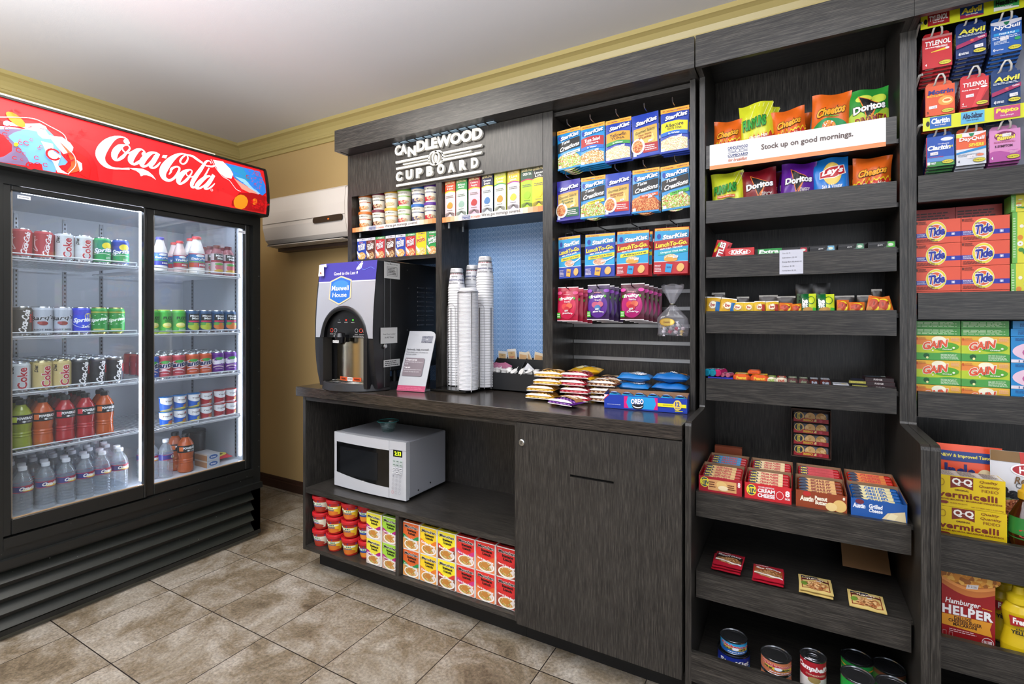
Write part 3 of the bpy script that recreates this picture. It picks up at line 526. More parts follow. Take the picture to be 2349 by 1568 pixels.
# sliding doors
def door(y0, y1, z0, z1, xf, fw, label):
    g = G(); x0 = xf - .028
    g.box(x0, xf, y0 - fw[0], y0, z0 - fw[2], z1 + fw[3], CB2, .003); g.box(x0, xf, y1, y1 + fw[1], z0 - fw[2], z1 + fw[3], CB2, .003)
    g.box(x0, xf, y0, y1, z0 - fw[2], z0, CB2, .003); g.box(x0, xf, y0, y1, z1, z1 + fw[3], CB2, .003)
    g.box(xf - .016, xf - .006, y0 - .0, y0 + .004, z0, z1, M('9c9488', .3, .6)); g.box(xf - .016, xf - .006, y0, y1, z0, z0 + .003, M('c9a983', .3, .5))
    d = part('door', g, t)
    p = G().box(x0 + .008, x0 + .013, y0, y1, z0, z1, clear('door_glass', 'f4f8fb', .02, .015)); o = p.obj('glass_pane'); o.parent = d
    return d
dL = door(.746, 1.207, .466, 1.765, -2.682, (.026, .012, .062, .02), '')
dR = door(1.255, 1.719, .453, 1.762, -2.694, (.036, .026, .05, .025), '')
for dd, y, z in ((dL, .765, 1.738), (dR, 1.675, 1.735)):
    s = G().box(-2.6905, -2.690, y, y + .04, z, z + .014, 'e8eaf4'); f = F(s, .04, .014, lambda u, v, n, y=y, z=z: (-2.690 + n, y + .02 + u, z + v)); f.L(10, 90, 25, 75, 1, '5a5e70'); o = s.obj('sticker'); o.parent = dd
# grille
g = G(); g.box(-2.72, -2.716, .66, 1.77, .03, .29, M('050505')); g.box(-2.716, -2.682, 1.757, 1.80, .02, .29, CB2); g.box(-2.716, -2.676, .66, 1.80, .022, .042, CB2)
for k in range(4):
    z = .045 + k * .06; g.prism([(-2.676, z), (-2.674, z + .003), (-2.71, z + .043), (-2.712, z + .040)], 'y', .66, 1.757, M('232622', .38))
random.seed(3)
for k in range(26): y, z = random.uniform(.7, 1.75), random.uniform(.04, .40); s = random.uniform(.0008, .002); g.box(-2.6739, -2.6735, y, y + s * 1.5, z, z + s, 'aaa9a0')
part('grille', g, t)
# lit sign: straight along y, bowed in z
SGY0, SGW = .60, 1.19
def sgx(v): s = v / .255; return -2.616 + .0705 * 0 + (-.024) * s + .066 * s * (1 - s)
g = G(); f = F(g, SGW, .255, lambda u, v, n: (sgx(v) + n, SGY0 + SGW / 2 + u, 1.850 + v), nx=6, ny=10, dl=.0003)
SE = .3
def SM(c): return M(c, .45, emit=SE, spec=.25)
f.R(0, 0, 100, 100, SM('e32126'))
f.nx = 1
f.B(0, 100, lambda x: 72 - x * .12, lambda x: 100, SM('de1c22'), 10); f.B(38, 100, lambda x: 0, lambda x: 26 + 12 * sin((x - 38) / 14), SM('e9292c'), 24)
f.B(20, 34, lambda x: 0, lambda x: 60 * sqrt(max(0, 1 - ((x - 24) / 10) ** 2)), SM('d2181c'), 16)
for c, P in ARTP: f.P([(max(.2, min(99.4, a)), max(.6, min(99, b))) for a, b in P], SM(c))
for P in ARTL: f.W_([(a, b, w) for a, b, w in P], SM('f2e4e8'), 3)
for x, y, r in ARTR:
    if 0 < y < 97: f.ring(x, y, r * .255 / 1.19, r, r * .255 / 1.19 * .3, SM('a01a20'), 12, .5, 5.9)
random.seed(5)
for k in range(60):
    x, y = random.uniform(93, 98), random.uniform(50, 94) ; r = random.uniform(.6, 1.8); f.ring(min(98, x - (96 - y) * .05), y, r * .214, r, r * .1, SM('c01c24'), 8, .3, 5)
for k in range(90):
    x, y = random.uniform(89.5, 97.8), random.uniform(4, 24); r = random.uniform(.8, 2.2); f.ring(x, y, r * .214, r, r * .1, SM('c8181c'), 7)
for P in LOGO: f.W_(P, SM('f6f2f6'), 5)
for P in LOGOP: f.P(P, SM('f6f2f6'))
for (x, y), r in zip(LOGOD, (4.6, 4.2)): f.E(x, y, r * .214, r, SM('f6f2f6'), 12)
f.ring(LOGOD[2][0], LOGOD[2][1], .5, 2.4, .14, SM('f6f2f6'), 12)
part('sign_panel', g, t)
P = [(sgx(v * .0255) + .0, 1.850 + v * .0255) for v in range(11)]
Q = [(sgx(v * .0255) + .010, 1.850 + v * .0255) for v in range(11)]
g = G(); back = [(-2.80, 2.105), (-2.80, 1.850)]
g.prism([(x - .004, z) for x, z in P] + back, 'y', .60, 1.792, CB)
g.prism([(x + .006, z * 1.0 + (z - 1.977) * .03) for x, z in P] + [(-2.80, 2.112), (-2.80, 1.842)], 'y', 1.7905, 1.806, CB)
g.box(-2.70, sgx(.255) + .008, .60, 1.80, 2.1055, 2.114, CB); g.box(-2.72, sgx(0) + .008, .60, 1.80, 1.838, 1.8495, CB)
g.box(-2.80, -2.72, .60, 1.80, 1.86, 2.112, CB)
part('sign_frame', g, t)
part('sign_top_trim', G().box(-2.74, sgx(.255) - .004, .60, 1.52, 2.1145, 2.124, M('e4e2d4', .2, .3)), t)
# wire shelves
WIRE = M('d6dae0', .3)
def wire_shelf(y0, y1, z):
    g = G(); xf, xb = -2.745, -3.33
    g.tube([(xf, y0, z - .004), (xf, y1, z - .004)], .0035, WIRE, 6); g.tube([(xf + .004, y0, z + .014), (xf + .004, y1 - .01, z + .014)], .003, WIRE, 6)
    g.tube([(xb, y0, z - .004), (xb, y1, z - .004)], .0035, WIRE, 6); g.tube([(xf - .01, y0, z - .012), (xf - .01, y1, z - .012)], .003, WIRE, 6)
    n = int((y1 - y0) / .018)
    for k in range(n + 1): y = y0 + (y1 - y0) * k / n; g.box(xb, xf, y - .0013, y + .0013, z - .003, z, WIRE)
    for y in (y0, (y0 + y1) / 2, y1 - .01): g.box(xf - .002, xf + .006, y - .001, y + .003, z - .004, z + .014, WIRE)
    return part('wire_shelf', g, t)
ZL = (1.510, 1.187, .955, .716); ZR = (1.497, 1.180, .950, .705)
for z in ZL: wire_shelf(.747, 1.212, z)
for z in ZR: wire_shelf(1.25, 1.722, z)
# ---------------------------------------------------------------- cans
SIL = M('c9ccd0', .22, .9)
def can(body, draw, R=.0325, h=.122, top=SIL):
    g = G(); g.lathe([(0, .004), (.022, .003), (.026, 0), (.031, .008, body), (R, .016, body), (R, h - .014, body), (R - .004, h - .005, top), (R - .0055, h - .001), (R - .008, h), (R - .009, h - .004), (0, h - .004)], top, 20)
    f = cyl(g, R, .012, h - .014); draw(f); g.tube([(-.004, -.010, h - .002), (.004, -.010, h - .002), (.005, .004, h - .002), (-.005, .004, h - .002)], .0012, top, 5, True); return g
def cKind(body, draw, **k): return Kind('soda_can', 'can', [('can', can(body, draw, **k))])
RB = 90
def d_cola(f):
    f.T('Coca-Cola', 66, 50, 92, 20, 'f6eef0', .03, .35, rot=80, sp=.85); f.W_([(24, 78, 5), (22, 58, 7), (24, 44, 6), (34, 22, 4), (12, 34, 3)], 'e9c0c4'); f.E(24, 84, 3, 4, 'e9c0c4'); f.W_([(22, 66, 3), (34, 72, 2)], 'e9c0c4'); f.W_([(54, 14, 1), (60, 50, 1.4), (80, 86, 1)], 'f4d0d4')
def d_diet(bg):
    def d(f): f.R(14, 0, 86, 100, bg); f.R(0, 0, 14, 100, 'a8182c' if bg != 'c9b478' else 'd8c890'); f.T('Coke', 62, 46, 84, 30, 'b3202f', .03, rot=90, out='f0f0f0'); f.T('Diet', 30, 82, 28, 13, '1a1012', .03, .3, rot=90)
    return d
def d_sprite(c2, cy='3a9a44'):
    def d(f): f.R(0, 0, 100, 48, '0d9a50'); f.R(0, 48, 100, 100, c2); f.E(66, 74, 20, 16, 'f0dc28'); f.T('Sprite', 52, 50, 72, 26, 'f4f8fa', .04, .25, out='1b3f9c', slope=10); f.W_([(10, 30, 1), (50, 36, 3), (92, 30, 1)], 'd8f0e0'); f.L(60, 80, 10, 20, 2, 'e8f4e8')
    return d
def d_barq(f): f.T("Barq's", 52, 62, 84, 24, '2c3038', .03, .2, slope=10, out='f4f4f4'); f.E(55, 40, 15, 9, '8a2c28'); f.E(44, 42, 8, 6, 'a8443c'); f.T('ROOT BEER', 54, 12, 60, 6, '30343c', .02); f.W_([(20, 80, 1), (20, 20, 1)], '8890a0')
def d_szero(f): f.E(78, 72, 16, 14, 'e8d82c'); f.P([(20, 74), (84, 82), (88, 34), (52, 20), (12, 40)], '2444d8'); f.T('Sprite', 56, 52, 66, 24, 'f6f8ff', .05, .2, slope=6); f.T('Zero', 68, 24, 30, 12, 'f6f8ff', .03); f.W_([(12, 40, 2), (52, 20, 2), (92, 38, 2)], 'f0f4ff')
def d_sgreen(f): f.T('Sprite', 50, 54, 66, 18, 'f4fff4', .05, .2, slope=12); f.W_([(16, 34, 2), (16, 66, 2), (60, 80, 2), (84, 70, 2), (84, 44, 2), (50, 34, 2), (16, 34, 2)], 'e8ffe8', 2); f.R(0, 88, 100, 94, 'a8a838'); f.R(30, 6, 70, 12, 'c8c860')
def d_zero(f): f.T('Coca-Cola', 62, 50, 92, 24, 'f6f2f2', .035, .35, rot=80); f.T('zero', 84, 62, 34, 10, 'c8282c', .03, rot=90); f.R(92, 10, 98, 90, 'b02428')
def d_fuze(f): f.R(0, 0, 100, 24, '4cb83c'); f.T('FUZE', 66, 70, 48, 14, '16281a', .04); f.T('iced tea', 68, 56, 40, 9, '2c5c20', .02); f.E(60, 32, 22, 14, 'e8e060'); f.E(60, 36, 18, 8, 'f4f0a0'); f.P([(16, 74), (30, 62), (16, 60), (30, 76)], 'd8283c'); f.L(50, 86, 4, 14, 2, 'e8ffe0')
def d_mm(c):
    def d(f): f.R(30, 56, 94, 92, '101214'); f.T('Minute', 62, 82, 48, 10, 'f2f2f2', .03); f.T('Maid', 66, 68, 40, 11, 'f2f2f2', .03); f.R(30, 48, 94, 56, 'd8305c'); f.E(60, 24, 34, 20, c); f.E(40, 38, 14, 8, '58a840'); f.E(80, 34, 10, 7, '78b848')
    return d
def d_fanta(c2='f4f0f4', tx='17205c'):
    def d(f): f.E(50, 60, 36, 22, c2); f.E(48, 60, 32, 19, f.bg); f.E(56, 76, 22, 8, '3ca044'); f.T('Fanta', 50, 60, 84, 24, tx, .06, .1, out='f6f4f8', ow=.1, slope=10); f.B(24, 76, lambda x: 30 - .01 * (x - 50) ** 2, lambda x: 36 - .01 * (x - 50) ** 2, 'e8c8d0'); f.L(35, 70, 14, 20, 1, 'f0d8e0')
    return d
def fk(bg, **k):
    def d(f): f.bg = bg; d_fanta(**k)(f)
    return d
K_COLA = cKind('b2333c', d_cola); K_DIET = cKind('c4c8cc', d_diet('ccd0d4')); K_SPR = cKind('0d9a50', d_sprite('18906c')); K_SPRB = cKind('1c44a8', d_sprite('1e3ea4'))
K_ZERO = cKind('34322f', d_zero); K_BARQ = cKind('b4bac6', d_barq); K_SZ = cKind('2238c8', d_szero); K_SG = cKind('0c8c30', d_sgreen, top=M('b8b060', .25, .9))
K_GOLD = cKind('b8a468', d_diet('c9b478'), top=M('cfc08c', .25, .9)); K_BLK = cKind('15161a', d_zero)
K_FUZE = cKind('3fae3a', d_fuze, top=M('c8d850', .3)); K_MM = cKind('1c4c78', d_mm('b8c43c')); K_MMO = cKind('1c4c78', d_mm('d87a34'))
K_FR = cKind('b83a48', fk('b83a48')); K_FO = cKind('cc5426', fk('cc5426')); K_FG = cKind('63188c', fk('63188c', c2='b080c8', tx='f0e8f8')); K_FB = cKind('2c58b4', fk('2c58b4'))
PLAIN = {}
def plain(c, top=SIL):
    if c not in PLAIN: PLAIN[c] = Kind('soda_can', 'can', [('can', can(c, lambda f: f.R(30, 40, 70, 60, 'd8d4d4'), top=top))])
    return PLAIN[c]
XF = -2.795
def can_row(items, z, where, grp, backs=0, bc=None):
    n = len(items)
    for i, (px, k, desc) in enumerate(items):
        y = PY(px, XF + .028); k.put((XF, y, z), f'{desc}, {ORD[i]} from left on {where}', grp, rz=pi / 2 - .34 + random.uniform(-.1, .1))
        for b in range(backs if not isinstance(bc, dict) else bc.get(i, backs)):
            plain(k.bc if hasattr(k, 'bc') else '8c8c90').put((XF - .068 * (b + 1), y, z), f'{desc.split(" with")[0].split(" at the")[0].split(" half")[0]}, {ORD[b]} behind {ORD[i]} front can, {where}', grp + ', rear rows', rz=pi / 2)
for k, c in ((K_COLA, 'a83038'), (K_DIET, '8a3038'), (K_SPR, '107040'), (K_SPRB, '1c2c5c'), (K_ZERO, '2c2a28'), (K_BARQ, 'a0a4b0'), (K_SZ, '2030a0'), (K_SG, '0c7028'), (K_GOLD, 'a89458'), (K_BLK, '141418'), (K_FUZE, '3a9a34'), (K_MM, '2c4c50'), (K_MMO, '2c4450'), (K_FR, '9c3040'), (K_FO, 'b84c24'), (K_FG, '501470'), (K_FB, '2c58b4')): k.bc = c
can_row([(56, K_COLA, 'red cola can with white script'), (106, K_COLA, 'red cola can with white script'), (154, K_DIET, 'silver diet cola can with red lettering'), (198, K_DIET, 'silver diet cola can with red lettering'), (241, K_SPR, 'green lemon-lime soda can'), (283, K_SPRB, 'blue and green lemon-lime soda can')], ZL[0], 'top left cooler shelf', 'cans on the top left shelf', 2)
can_row([(56, K_ZERO, 'dark grey cola can with white script'), (104, K_BARQ, 'silver root beer can'), (150, K_BARQ, 'silver root beer can'), (193, K_SZ, 'deep blue lemon-lime soda can'), (234, K_SG, 'bright green soda can'), (273, K_SG, 'bright green soda can')], ZL[1], 'second left cooler shelf', 'cans on the second left shelf', 1)
can_row([(52, K_DIET, 'silver diet cola can with red lettering'), (103, K_GOLD, 'gold diet cola can with red lettering'), (148, K_GOLD, 'gold diet cola can with red lettering'), (190, K_BLK, 'black zero cola can'), (230, K_BLK, 'black zero cola can'), (270, K_BLK, 'black zero cola can')], ZL[2], 'third left cooler shelf', 'cans on the third left shelf', 5)
can_row([(354, K_FUZE, 'green iced tea can at the frame edge'), (383, K_FUZE, 'green iced tea can'), (416, K_FUZE, 'green iced tea can'), (447, K_MM, 'blue lemonade can with black label'), (476, K_MM, 'blue lemonade can with black label'), (505, K_MMO, 'blue fruit punch can with orange picture'), (533, K_MMO, 'blue fruit punch can with orange picture')], ZR[1], 'second right cooler shelf', 'cans on the second right shelf', 1, {0: 0})
can_row([(354, K_FB, 'blue soda can at the frame edge'), (383, K_FR, 'strawberry red soda can'), (416, K_FR, 'strawberry red soda can'), (448, K_FO, 'orange soda can'), (477, K_FO, 'orange soda can'), (506, K_FG, 'purple grape soda can'), (534, K_FG, 'purple grape soda can')], ZR[2], 'third right cooler shelf', 'cans on the third right shelf', 5, {0: 0})
# ---------------------------------------------------------------- bottles
def liquid(c): return M(c, .12)
def sport(c, lab):
    b = G(); P = [(0, 0), (.030, 0), (.036, .006), (.037, .02), (.034, .05), (.0355, .055), (.0335, .06), (.0355, .066), (.033, .072), (.036, .09), (.0375, .105), (.0375, .108), (.0375, .142), (.0365, .146), (.028, .163), (.019, .176), (.0155, .182), (.0155, .186)]
    b.lathe(P, liquid(c), 24); l = G().lathe([(.0376, .107), (.0381, .108), (.0381, .142), (.0376, .143)], M('101214', .3), 24)
    f = cyl(l, .0381, .108, .142); f.T('POWERADE', 62, 62, 52, 30, 'f2f2f2', .05); f.R(18, 20, 36, 84, lab); f.L(50, 84, 10, 34, 2, 'b8b8b8'); f.E(56, 22, 4, 12, 'e8e8e8')
    c_ = G().lathe([(.0175, .184), (.0185, .186), (.0185, .199), (.016, .203), (0, .204)], M('1a1c1e', .4), 16)
    return Kind('sports_drink_bottle', 'bottle', [('bottle', b), ('label', l), ('cap', c_)])
K_PY = sport('8e9a24', 'c8d83c'); K_PO = sport('b8521a', 'e07030'); K_PR = sport('a81c24', 'd83040')
items = [(55, K_PY, 'yellow-green'), (105, K_PO, 'orange'), (156, K_PR, 'red'), (203, K_PR, 'red'), (247, K_PO, 'orange')]
for i, (px, k, c) in enumerate(items):
    y = PY(px, XF + .028); k.put((XF - .002, y, ZL[3]), f'{c} sports drink bottle, {ORD[i]} from left on the fourth left cooler shelf', 'sports drinks on the fourth left shelf', rz=pi / 2 - .2, sc=(.915, .915, 1))
    for b in range(1, 4 if i < 4 else 2): k.put((XF - .002 - .079 * b, y + .012 * b, ZL[3]), f'{c} sports drink bottle, {ORD[b - 1]} behind {ORD[i]} front bottle, fourth left cooler shelf', 'sports drinks on the fourth left shelf, rear rows', rz=pi / 2 - .2, sc=(.915, .915, 1))
K_PO.put((XF - .01, PY(428, XF), .446), 'orange sports drink bottle standing on the cooler floor behind the right door', 'sports drinks on the cooler floor', rz=pi / 2 - .3)
K_PO.put((XF - .09, PY(404, XF - .08), .446), 'orange sports drink bottle behind the water bottle on the cooler floor', 'sports drinks on the cooler floor', rz=pi / 2)
PET = clear('clear_plastic', 'eef2f6', .16, .06, 'dfe6ee', .8)
def water(lab=True):
    b = G(); P = [(0, .004), (.02, 0), (.030, .003)]
    for k in range(6): P += [(.0325, .012 + k * .013), (.0305, .0185 + k * .013)]
    P += [(.0322, .09), (.0322, .115), (.0325, .125), (.031, .138), (.024, .155), (.014, .170), (.0125, .176), (.0125, .181)]
    b.lathe(P, PET, 18)
    l = G().lathe([(.0326, .092), (.0328, .0925), (.0328, .119), (.0326, .1195)], M('26307c', .3), 20); f = cyl(l, .0328, .0925, .119)
    f.R(50, 0, 100, 100, 'a81c38'); f.R(0, 0, 100, 8, 'c82038'); f.R(0, 92, 100, 100, 'c82038'); f.E(66, 32, 26, 22, 'e8c83c'); f.T('Ozarka', 60, 55, 54, 52, 'f8f6f6', .04, .3)
    c_ = G().lathe([(.0135, .178), (.0145, .179), (.0145, .192), (.0125, .1945), (0, .195)], M('e8eaf0', .35), 14)
    return Kind('water_bottle', 'bottle', [('bottle', b), ('label', l), ('cap', c_)])
K_W = water()
for i, px in enumerate((57, 110, 157, 201, 240, 280)):
    y = PY(px, XF + .02)
    for b in range(6):
        K_W.put((XF - .004 - .068 * b, y + (.016 if b % 2 else 0), .446), (f'clear labelled water bottle, {ORD[i]} from left in the front row on cooler floor' if b == 0 else f'clear water bottle in the {ORD[b]} row, {ORD[i]} from left, on cooler floor'), 'water bottles on the cooler floor', rz=pi / 2 + random.uniform(-.1, .1))
K_W.put((XF, PY(385, XF + .02), .446), 'clear water bottle left of the orange drink behind the right door', 'water bottles on the cooler floor', rz=pi / 2 + .8)
for b in range(2): K_W.put((XF - .03 - .07 * b, PY(354, XF), .446), f'clear water bottle at the left edge behind the right door, {ORD[b]} in depth', 'water bottles on the cooler floor', rz=pi / 2)
def milk(h, R, cap, mid, low, name1, white='eceae6'):
    b = G(); b.lathe([(0, 0), (R * .9, 0), (R, .006), (R, h * .55), (R * .97, h * .6), (R * .55, h * .86), (R * .5, h * .9), (R * .5, h * .93)], M(white, .35), 22)
    l = G().lathe([(R + .0003, h * .16), (R + .0008, h * .165), (R + .0008, h * .53), (R + .0003, h * .535)], M(mid, .35), 22); f = cyl(l, R + .0008, h * .165, h * .53)
    f.R(0, 0, 100, 34, low); f.R(0, 94, 100, 100, low); f.E(50, 86, 18, 10, 'f0f4f8'); f.T(name1, 50, 60, 70, 18, 'f8f8f8', .04, .1); f.R(0, 36, 100, 44, '5a9c4c'); f.T('Milk', 60, 18, 30, 12, 'f8f0f0', .03)
    c_ = G().lathe([(R * .56, h * .92), (R * .58, h * .93), (R * .58, h * .985), (R * .5, h), (0, h)], M(cap, .35), 16)
    return Kind('milk_bottle', 'bottle', [('bottle', b), ('label', l), ('cap', c_)])
K_M1 = milk(.172, .031, '4a48b0', '3a78c0', '3438a0', 'DairyPure'); K_M2 = milk(.165, .030, 'd84a4c', '3c6cb0', 'b83038', 'TruMoo', 'd8c0bc'); K_M3 = milk(.20, .038, 'd84a4c', '2c78b8', 'c03c38', 'DairyPure')
K_M1.put((XF, PY(372, XF + .02), ZR[0]), 'white milk bottle with blue cap on the top shelf behind the right door', 'milk bottles in the cooler', rz=pi / 2)
K_M2.put((XF, PY(417, XF + .02), ZR[0]), 'chocolate milk bottle with red cap beside the blue-capped bottle', 'milk bottles in the cooler', rz=pi / 2)
K_M3.put((XF - .005, PY(457, XF + .02), ZR[0]), 'largest white milk bottle with red cap on the top right shelf', 'milk bottles in the cooler', rz=pi / 2)
K_M3.put((XF - .09, PY(441, XF - .08), ZR[0]), 'red-capped milk bottle standing behind the largest milk bottle', 'milk bottles in the cooler', rz=pi / 2)
K_M2.put((XF - .08, PY(400, XF - .08), ZR[0]), 'milk bottle hidden behind the chocolate milk bottle', 'milk bottles in the cooler', rz=pi / 2)
def juice():
    b = G(); P = [(.028, 0), (.030, .006), (.030, .11), (.026, .13), (.018, .145), (.016, .15)]; b.lathe([(0, 0)] + P, clear('juice_plastic', 'e8dcdc', .5, .1, 'c88088'), 18)
    l = G().lathe([(.0303, .01), (.0306, .011), (.0306, .118), (.0303, .119)], M('d8c8cc', .35), 18); f = cyl(l, .0306, .011, .118)
    f.R(20, 66, 90, 100, '141414'); f.T('Minute', 55, 90, 50, 10, 'f0f0f0', .03); f.T('Maid', 58, 76, 40, 10, 'f0f0f0', .03); f.R(0, 56, 100, 66, 'a01c38'); f.E(55, 30, 30, 18, 'c8606c'); f.E(55, 10, 34, 10, 'c8a43c'); f.E(50, 46, 26, 6, '58a848')
    return Kind('juice_bottle', 'bottle', [('bottle', b), ('label', l), ('cap', G().lathe([(.0175, .148), (.018, .15), (.018, .166), (0, .167)], M('601820'), 14))])
K_J = juice()
for i, (px, dx) in enumerate(((502, 0), (528, 0), (487, .07), (514, .07), (470, .13))): K_J.put((XF - dx, PY(px, XF - dx + .02), ZR[0]), f'grapefruit juice bottle with dark cap, {("left in front", "right in front", "left in second row", "right in second row", "deepest in corner")[i]} of top right cooler shelf', 'juice bottles in the cooler', rz=pi / 2)
def yog(c, c2, pic):
    g = G(); g.lathe([(0, .001), (.024, 0, c2), (.0255, .004, c), (.0295, .068, 'e8ecf0'), (.032, .071), (.032, .073)], c, 20)
    f = cyl(g, lambda z: .0256 + (z - .004) * .0625, .006, .068); f.B(0, 100, lambda x: 62 - 14 * sin(pi * x / 100) * 1.4, lambda x: 100, 'f2f2f4', 10); f.T('Yoplait', 56, 72, 56, 14, '5a3038', .02, .2); f.E(72, 84, 9, 7, 'c8283c', 8); f.B(0, 100, lambda x: 0, lambda x: x * .22, c2, 6); f.E(74, 22, 20, 14, pic)
    l = G().lathe([(.032, .0715), (.0322, .0735), (.030, .0745), (0, .0745)], M({'e8ecf0': '1c80cc'}.get(c2, 'c04038') if 0 else ('1c80cc' if c == '1c62c8' else 'c8403c'), .25, .5), 20)
    return Kind('yogurt_cup', 'yogurt', [('cup', g), ('foil_lid', l)])
YK = [yog('1c62c8', 'e4d048', 'd87850'), yog('1c62c8', 'e4d048', 'c8803c'), yog('1c62c8', 'e4d048', 'd0c860'), yog('b02c38', 'ecdce0', 'c86428'), yog('b02c38', 'ecdce0', '8c2430'), yog('b02c38', 'ecdce0', 'd0a468')]
for i, px in enumerate((385, 417, 449, 477, 508, 533)):
    c = ('blue' if i < 3 else 'red')
    for lv in range(2): YK[i].put((XF, PY(px, XF + .02), ZR[3] + .003 + .0755 * lv), f'{c} and white yogurt cup, {("lower", "upper")[lv]} one of the {ORD[i]} stack from left', 'yogurt cups behind the right door', rz=pi / 2 + random.uniform(-.2, .2))
g = G().lathe([(0, 0), (.052, 0), (.055, .01), (.057, .15), (.056, .152)], M('26262a', .3), 24)
Kind('storage_tub', 'tub', [('tub', g), ('lid', G().lathe([(.058, .148), (.060, .15), (.060, .162), (.056, .168), (.02, .170), (0, .168)], M('1c1c20', .3), 24))]).put((XF - .22, PY(450, XF - .2), .446), 'round black lidded tub behind the orange drinks on the cooler floor')
def butter():
    g = G().box(-.06, .06, -.034, .034, 0, .036, 'a8a4a4', .001); f = front(g, .12, .036, -.034); f.R(0, 0, 100, 100, 'a87850'); f.R(0, 80, 100, 100, 'c8b8a8')
    s = sidef(g, .068, .036, .06); s.R(0, 0, 100, 100, 'c4c8d0'); s.E(50, 55, 34, 32, '4468a8'); s.T('butter', 50, 55, 40, 24, 'f4f4f8', .03); return Kind('butter_box', 'box', [('box', g)])
K_B = butter(); yb_ = PY(480, XF)
for i in range(2): K_B.put((XF - .02, yb_, .446 + .037 * i), f'grey and tan butter box, {("lower", "upper")[i]} of the two behind the right door', 'butter boxes on the cooler floor', rz=0)
# ================================================================ coffee machine
ZC = .9155
cm = empty('coffee_machine', (-1.88, 1.95, ZC)); tag(cm, 'tall black hot coffee dispenser with a blue and silver front on the counter', 'coffee machine')
xa, xb = -2.082, -1.680
SIV = M('b4b6bf', .3, .35); INX = M('cdbfa4', .2, 1)
def dbulge(z): s = (z - .93) / .6; return 1.722 - .03 * sin(pi * min(1, max(0, s)) ** .8)
g = G(); g.box(xa + .02, xb, 1.80, 2.158, 1.005, 1.537, M('131313', .38), .004); g.box(xa + .02, xb - .0, 1.76, 1.80, .93, 1.535, M('161617', .4), .003)
for x in (xa + .05, xb - .03):
    for y in (1.86, 2.12): g.lathe([(.012, ZC), (.012, 1.006)], BLK, 10, (x, y))
part('body', g, cm)
# front door: two cheeks, top panel with arch
g = G(); n = 10
for a, b in ((xa, xa + .045), (xb - .05, xb - .004)):
    g = G(); P = [(dbulge(.93 + .6 * i / n), .93 + .6 * i / n) for i in range(n + 1)] + [(1.765, 1.53), (1.765, .93)]
    g.prism(P, 'x', a, b, M('1c1c1e', .3)); part('door_cheek', g, cm)
def arch(u, r0=.158, top=1.318, base=1.165):   # height of the arch at offset u from its centre
    t_ = min(1, abs(u) / r0); return base + (top - base) * sqrt(max(0, 1 - t_ * t_)) if t_ < 1 else base
xc = (xa + xb) / 2 + .003; W2 = (xb - xa) / 2 - .008
g = G(); NXX = 28
def fnp(a, b):
    u = -W2 + 2 * W2 * a; lo = arch(u); z = lo + (1.532 - lo) * b; return (xc + u, dbulge(z) - .003, z)
g.grid(NXX, 12, fnp, SIV, True)
f = F(g, 2 * W2, .6, lambda u, v, n: (xc + u, dbulge(.932 + v) - .0034 - n, .932 + v), nx=8, ny=8)
def zp(z): return (z - .932) / .6 * 100
f.R(0, zp(1.435), 100, 100, '3f3a9c'); f.B(0, 100, lambda x: zp(1.435), lambda x: zp(1.44), 'd8d8e4'); f.nx = 1
f.T('Good to the Last', 46, zp(1.478), 38, 2.6, 'f0eef8', .01); f.E(68, zp(1.478), 1.2, 1.2, 'f0eef8', 8)
f.P([(66, zp(1.492)), (66.5, zp(1.50)), (72, zp(1.522)), (76, zp(1.522)), (75, zp(1.50)), (72, zp(1.492))], 'f4f2fa'); f.ring(75, zp(1.522), 1.8, 1.6, .6, 'f4f2fa', 12)
f.W_([(66, zp(1.53), .4), (78, zp(1.49), .5), (90, zp(1.50), .5), (97, zp(1.49), .4)], '5a6cd0', 4)
sh = [(22, zp(1.455)), (40, zp(1.478)), (42, zp(1.478)), (60, zp(1.458)), (61, zp(1.37)), (42, zp(1.338)), (40, zp(1.338)), (22, zp(1.365))]
sh = [(x, y - 2.2) for x, y in sh]; f.P(sh, 'd8c49c'); f.P([(41 + (x - 41) * .9, zp(1.394) + (y - zp(1.394)) * .9) for x, y in sh], '2468c0'); f.E(41, zp(1.42), 14, 4, '3c84d8')
f.T('Maxwell', 41, zp(1.406), 30, 3.9, 'f6f8fc', .01); f.T('House', 41, zp(1.373), 25, 3.7, 'f6f8fc', .01)
part('front_panel', g, cm)
g = G()
def fna(a, b):
    t = pi * (1 - a); R0, R1 = .160, .137; rr = R0 + (R1 - R0) * b; return (xc + rr * cos(t) , 1.69 + .0 - .006 * sin(pi * b), 1.165 + (.155 + (.133 - .155) * b) * sin(t))
g.grid(24, 3, fna, M('1a1a1c', .3), True)
for s in (-1, 1): g.box(xc + s * .1485 - .0115, xc + s * .1485 + .0115, 1.686, 1.74, .93, 1.165, M('1a1a1c', .3))
part('arch_trim', g, cm)
g = G(); g.add([(xc + .138 * cos(pi * i / 20), 1.708, 1.165 + .133 * sin(pi * i / 20)) for i in range(21)] , [tuple(range(21))], M('151516', .3))
f = F(g, .275, .13, lambda u, v, n: (xc + u, 1.7075 - n, 1.165 + v))
for x, c in ((33, '404448'), (50, 'e02c1c'), (67, '40c030')): f.E(x, 66, 1.8, 3, M(c, emit=0 if c[0] == '4' and c[1] == '0' and c[2] == '4' else 1.5), 10); f.T('READY', x, 57, 8, 2.6, 'c8c8c8')
for x, c in ((14, 'c83c28'), (24, '8c8c90'), (76, '8c8c90'), (87, 'c83c28'), (95, '8c8c90')): f.ring(x, 27, 4, 8, 1.0, c, 14); f.T('STOP' if x < 20 else 'SMALL', x, 13, 8, 3, 'c8c8c8')
f.L(20, 44, 2, 9, 2, 'a0a0a0'); f.L(68, 96, 2, 9, 2, 'a0a0a0')
part('control_panel', g, cm)
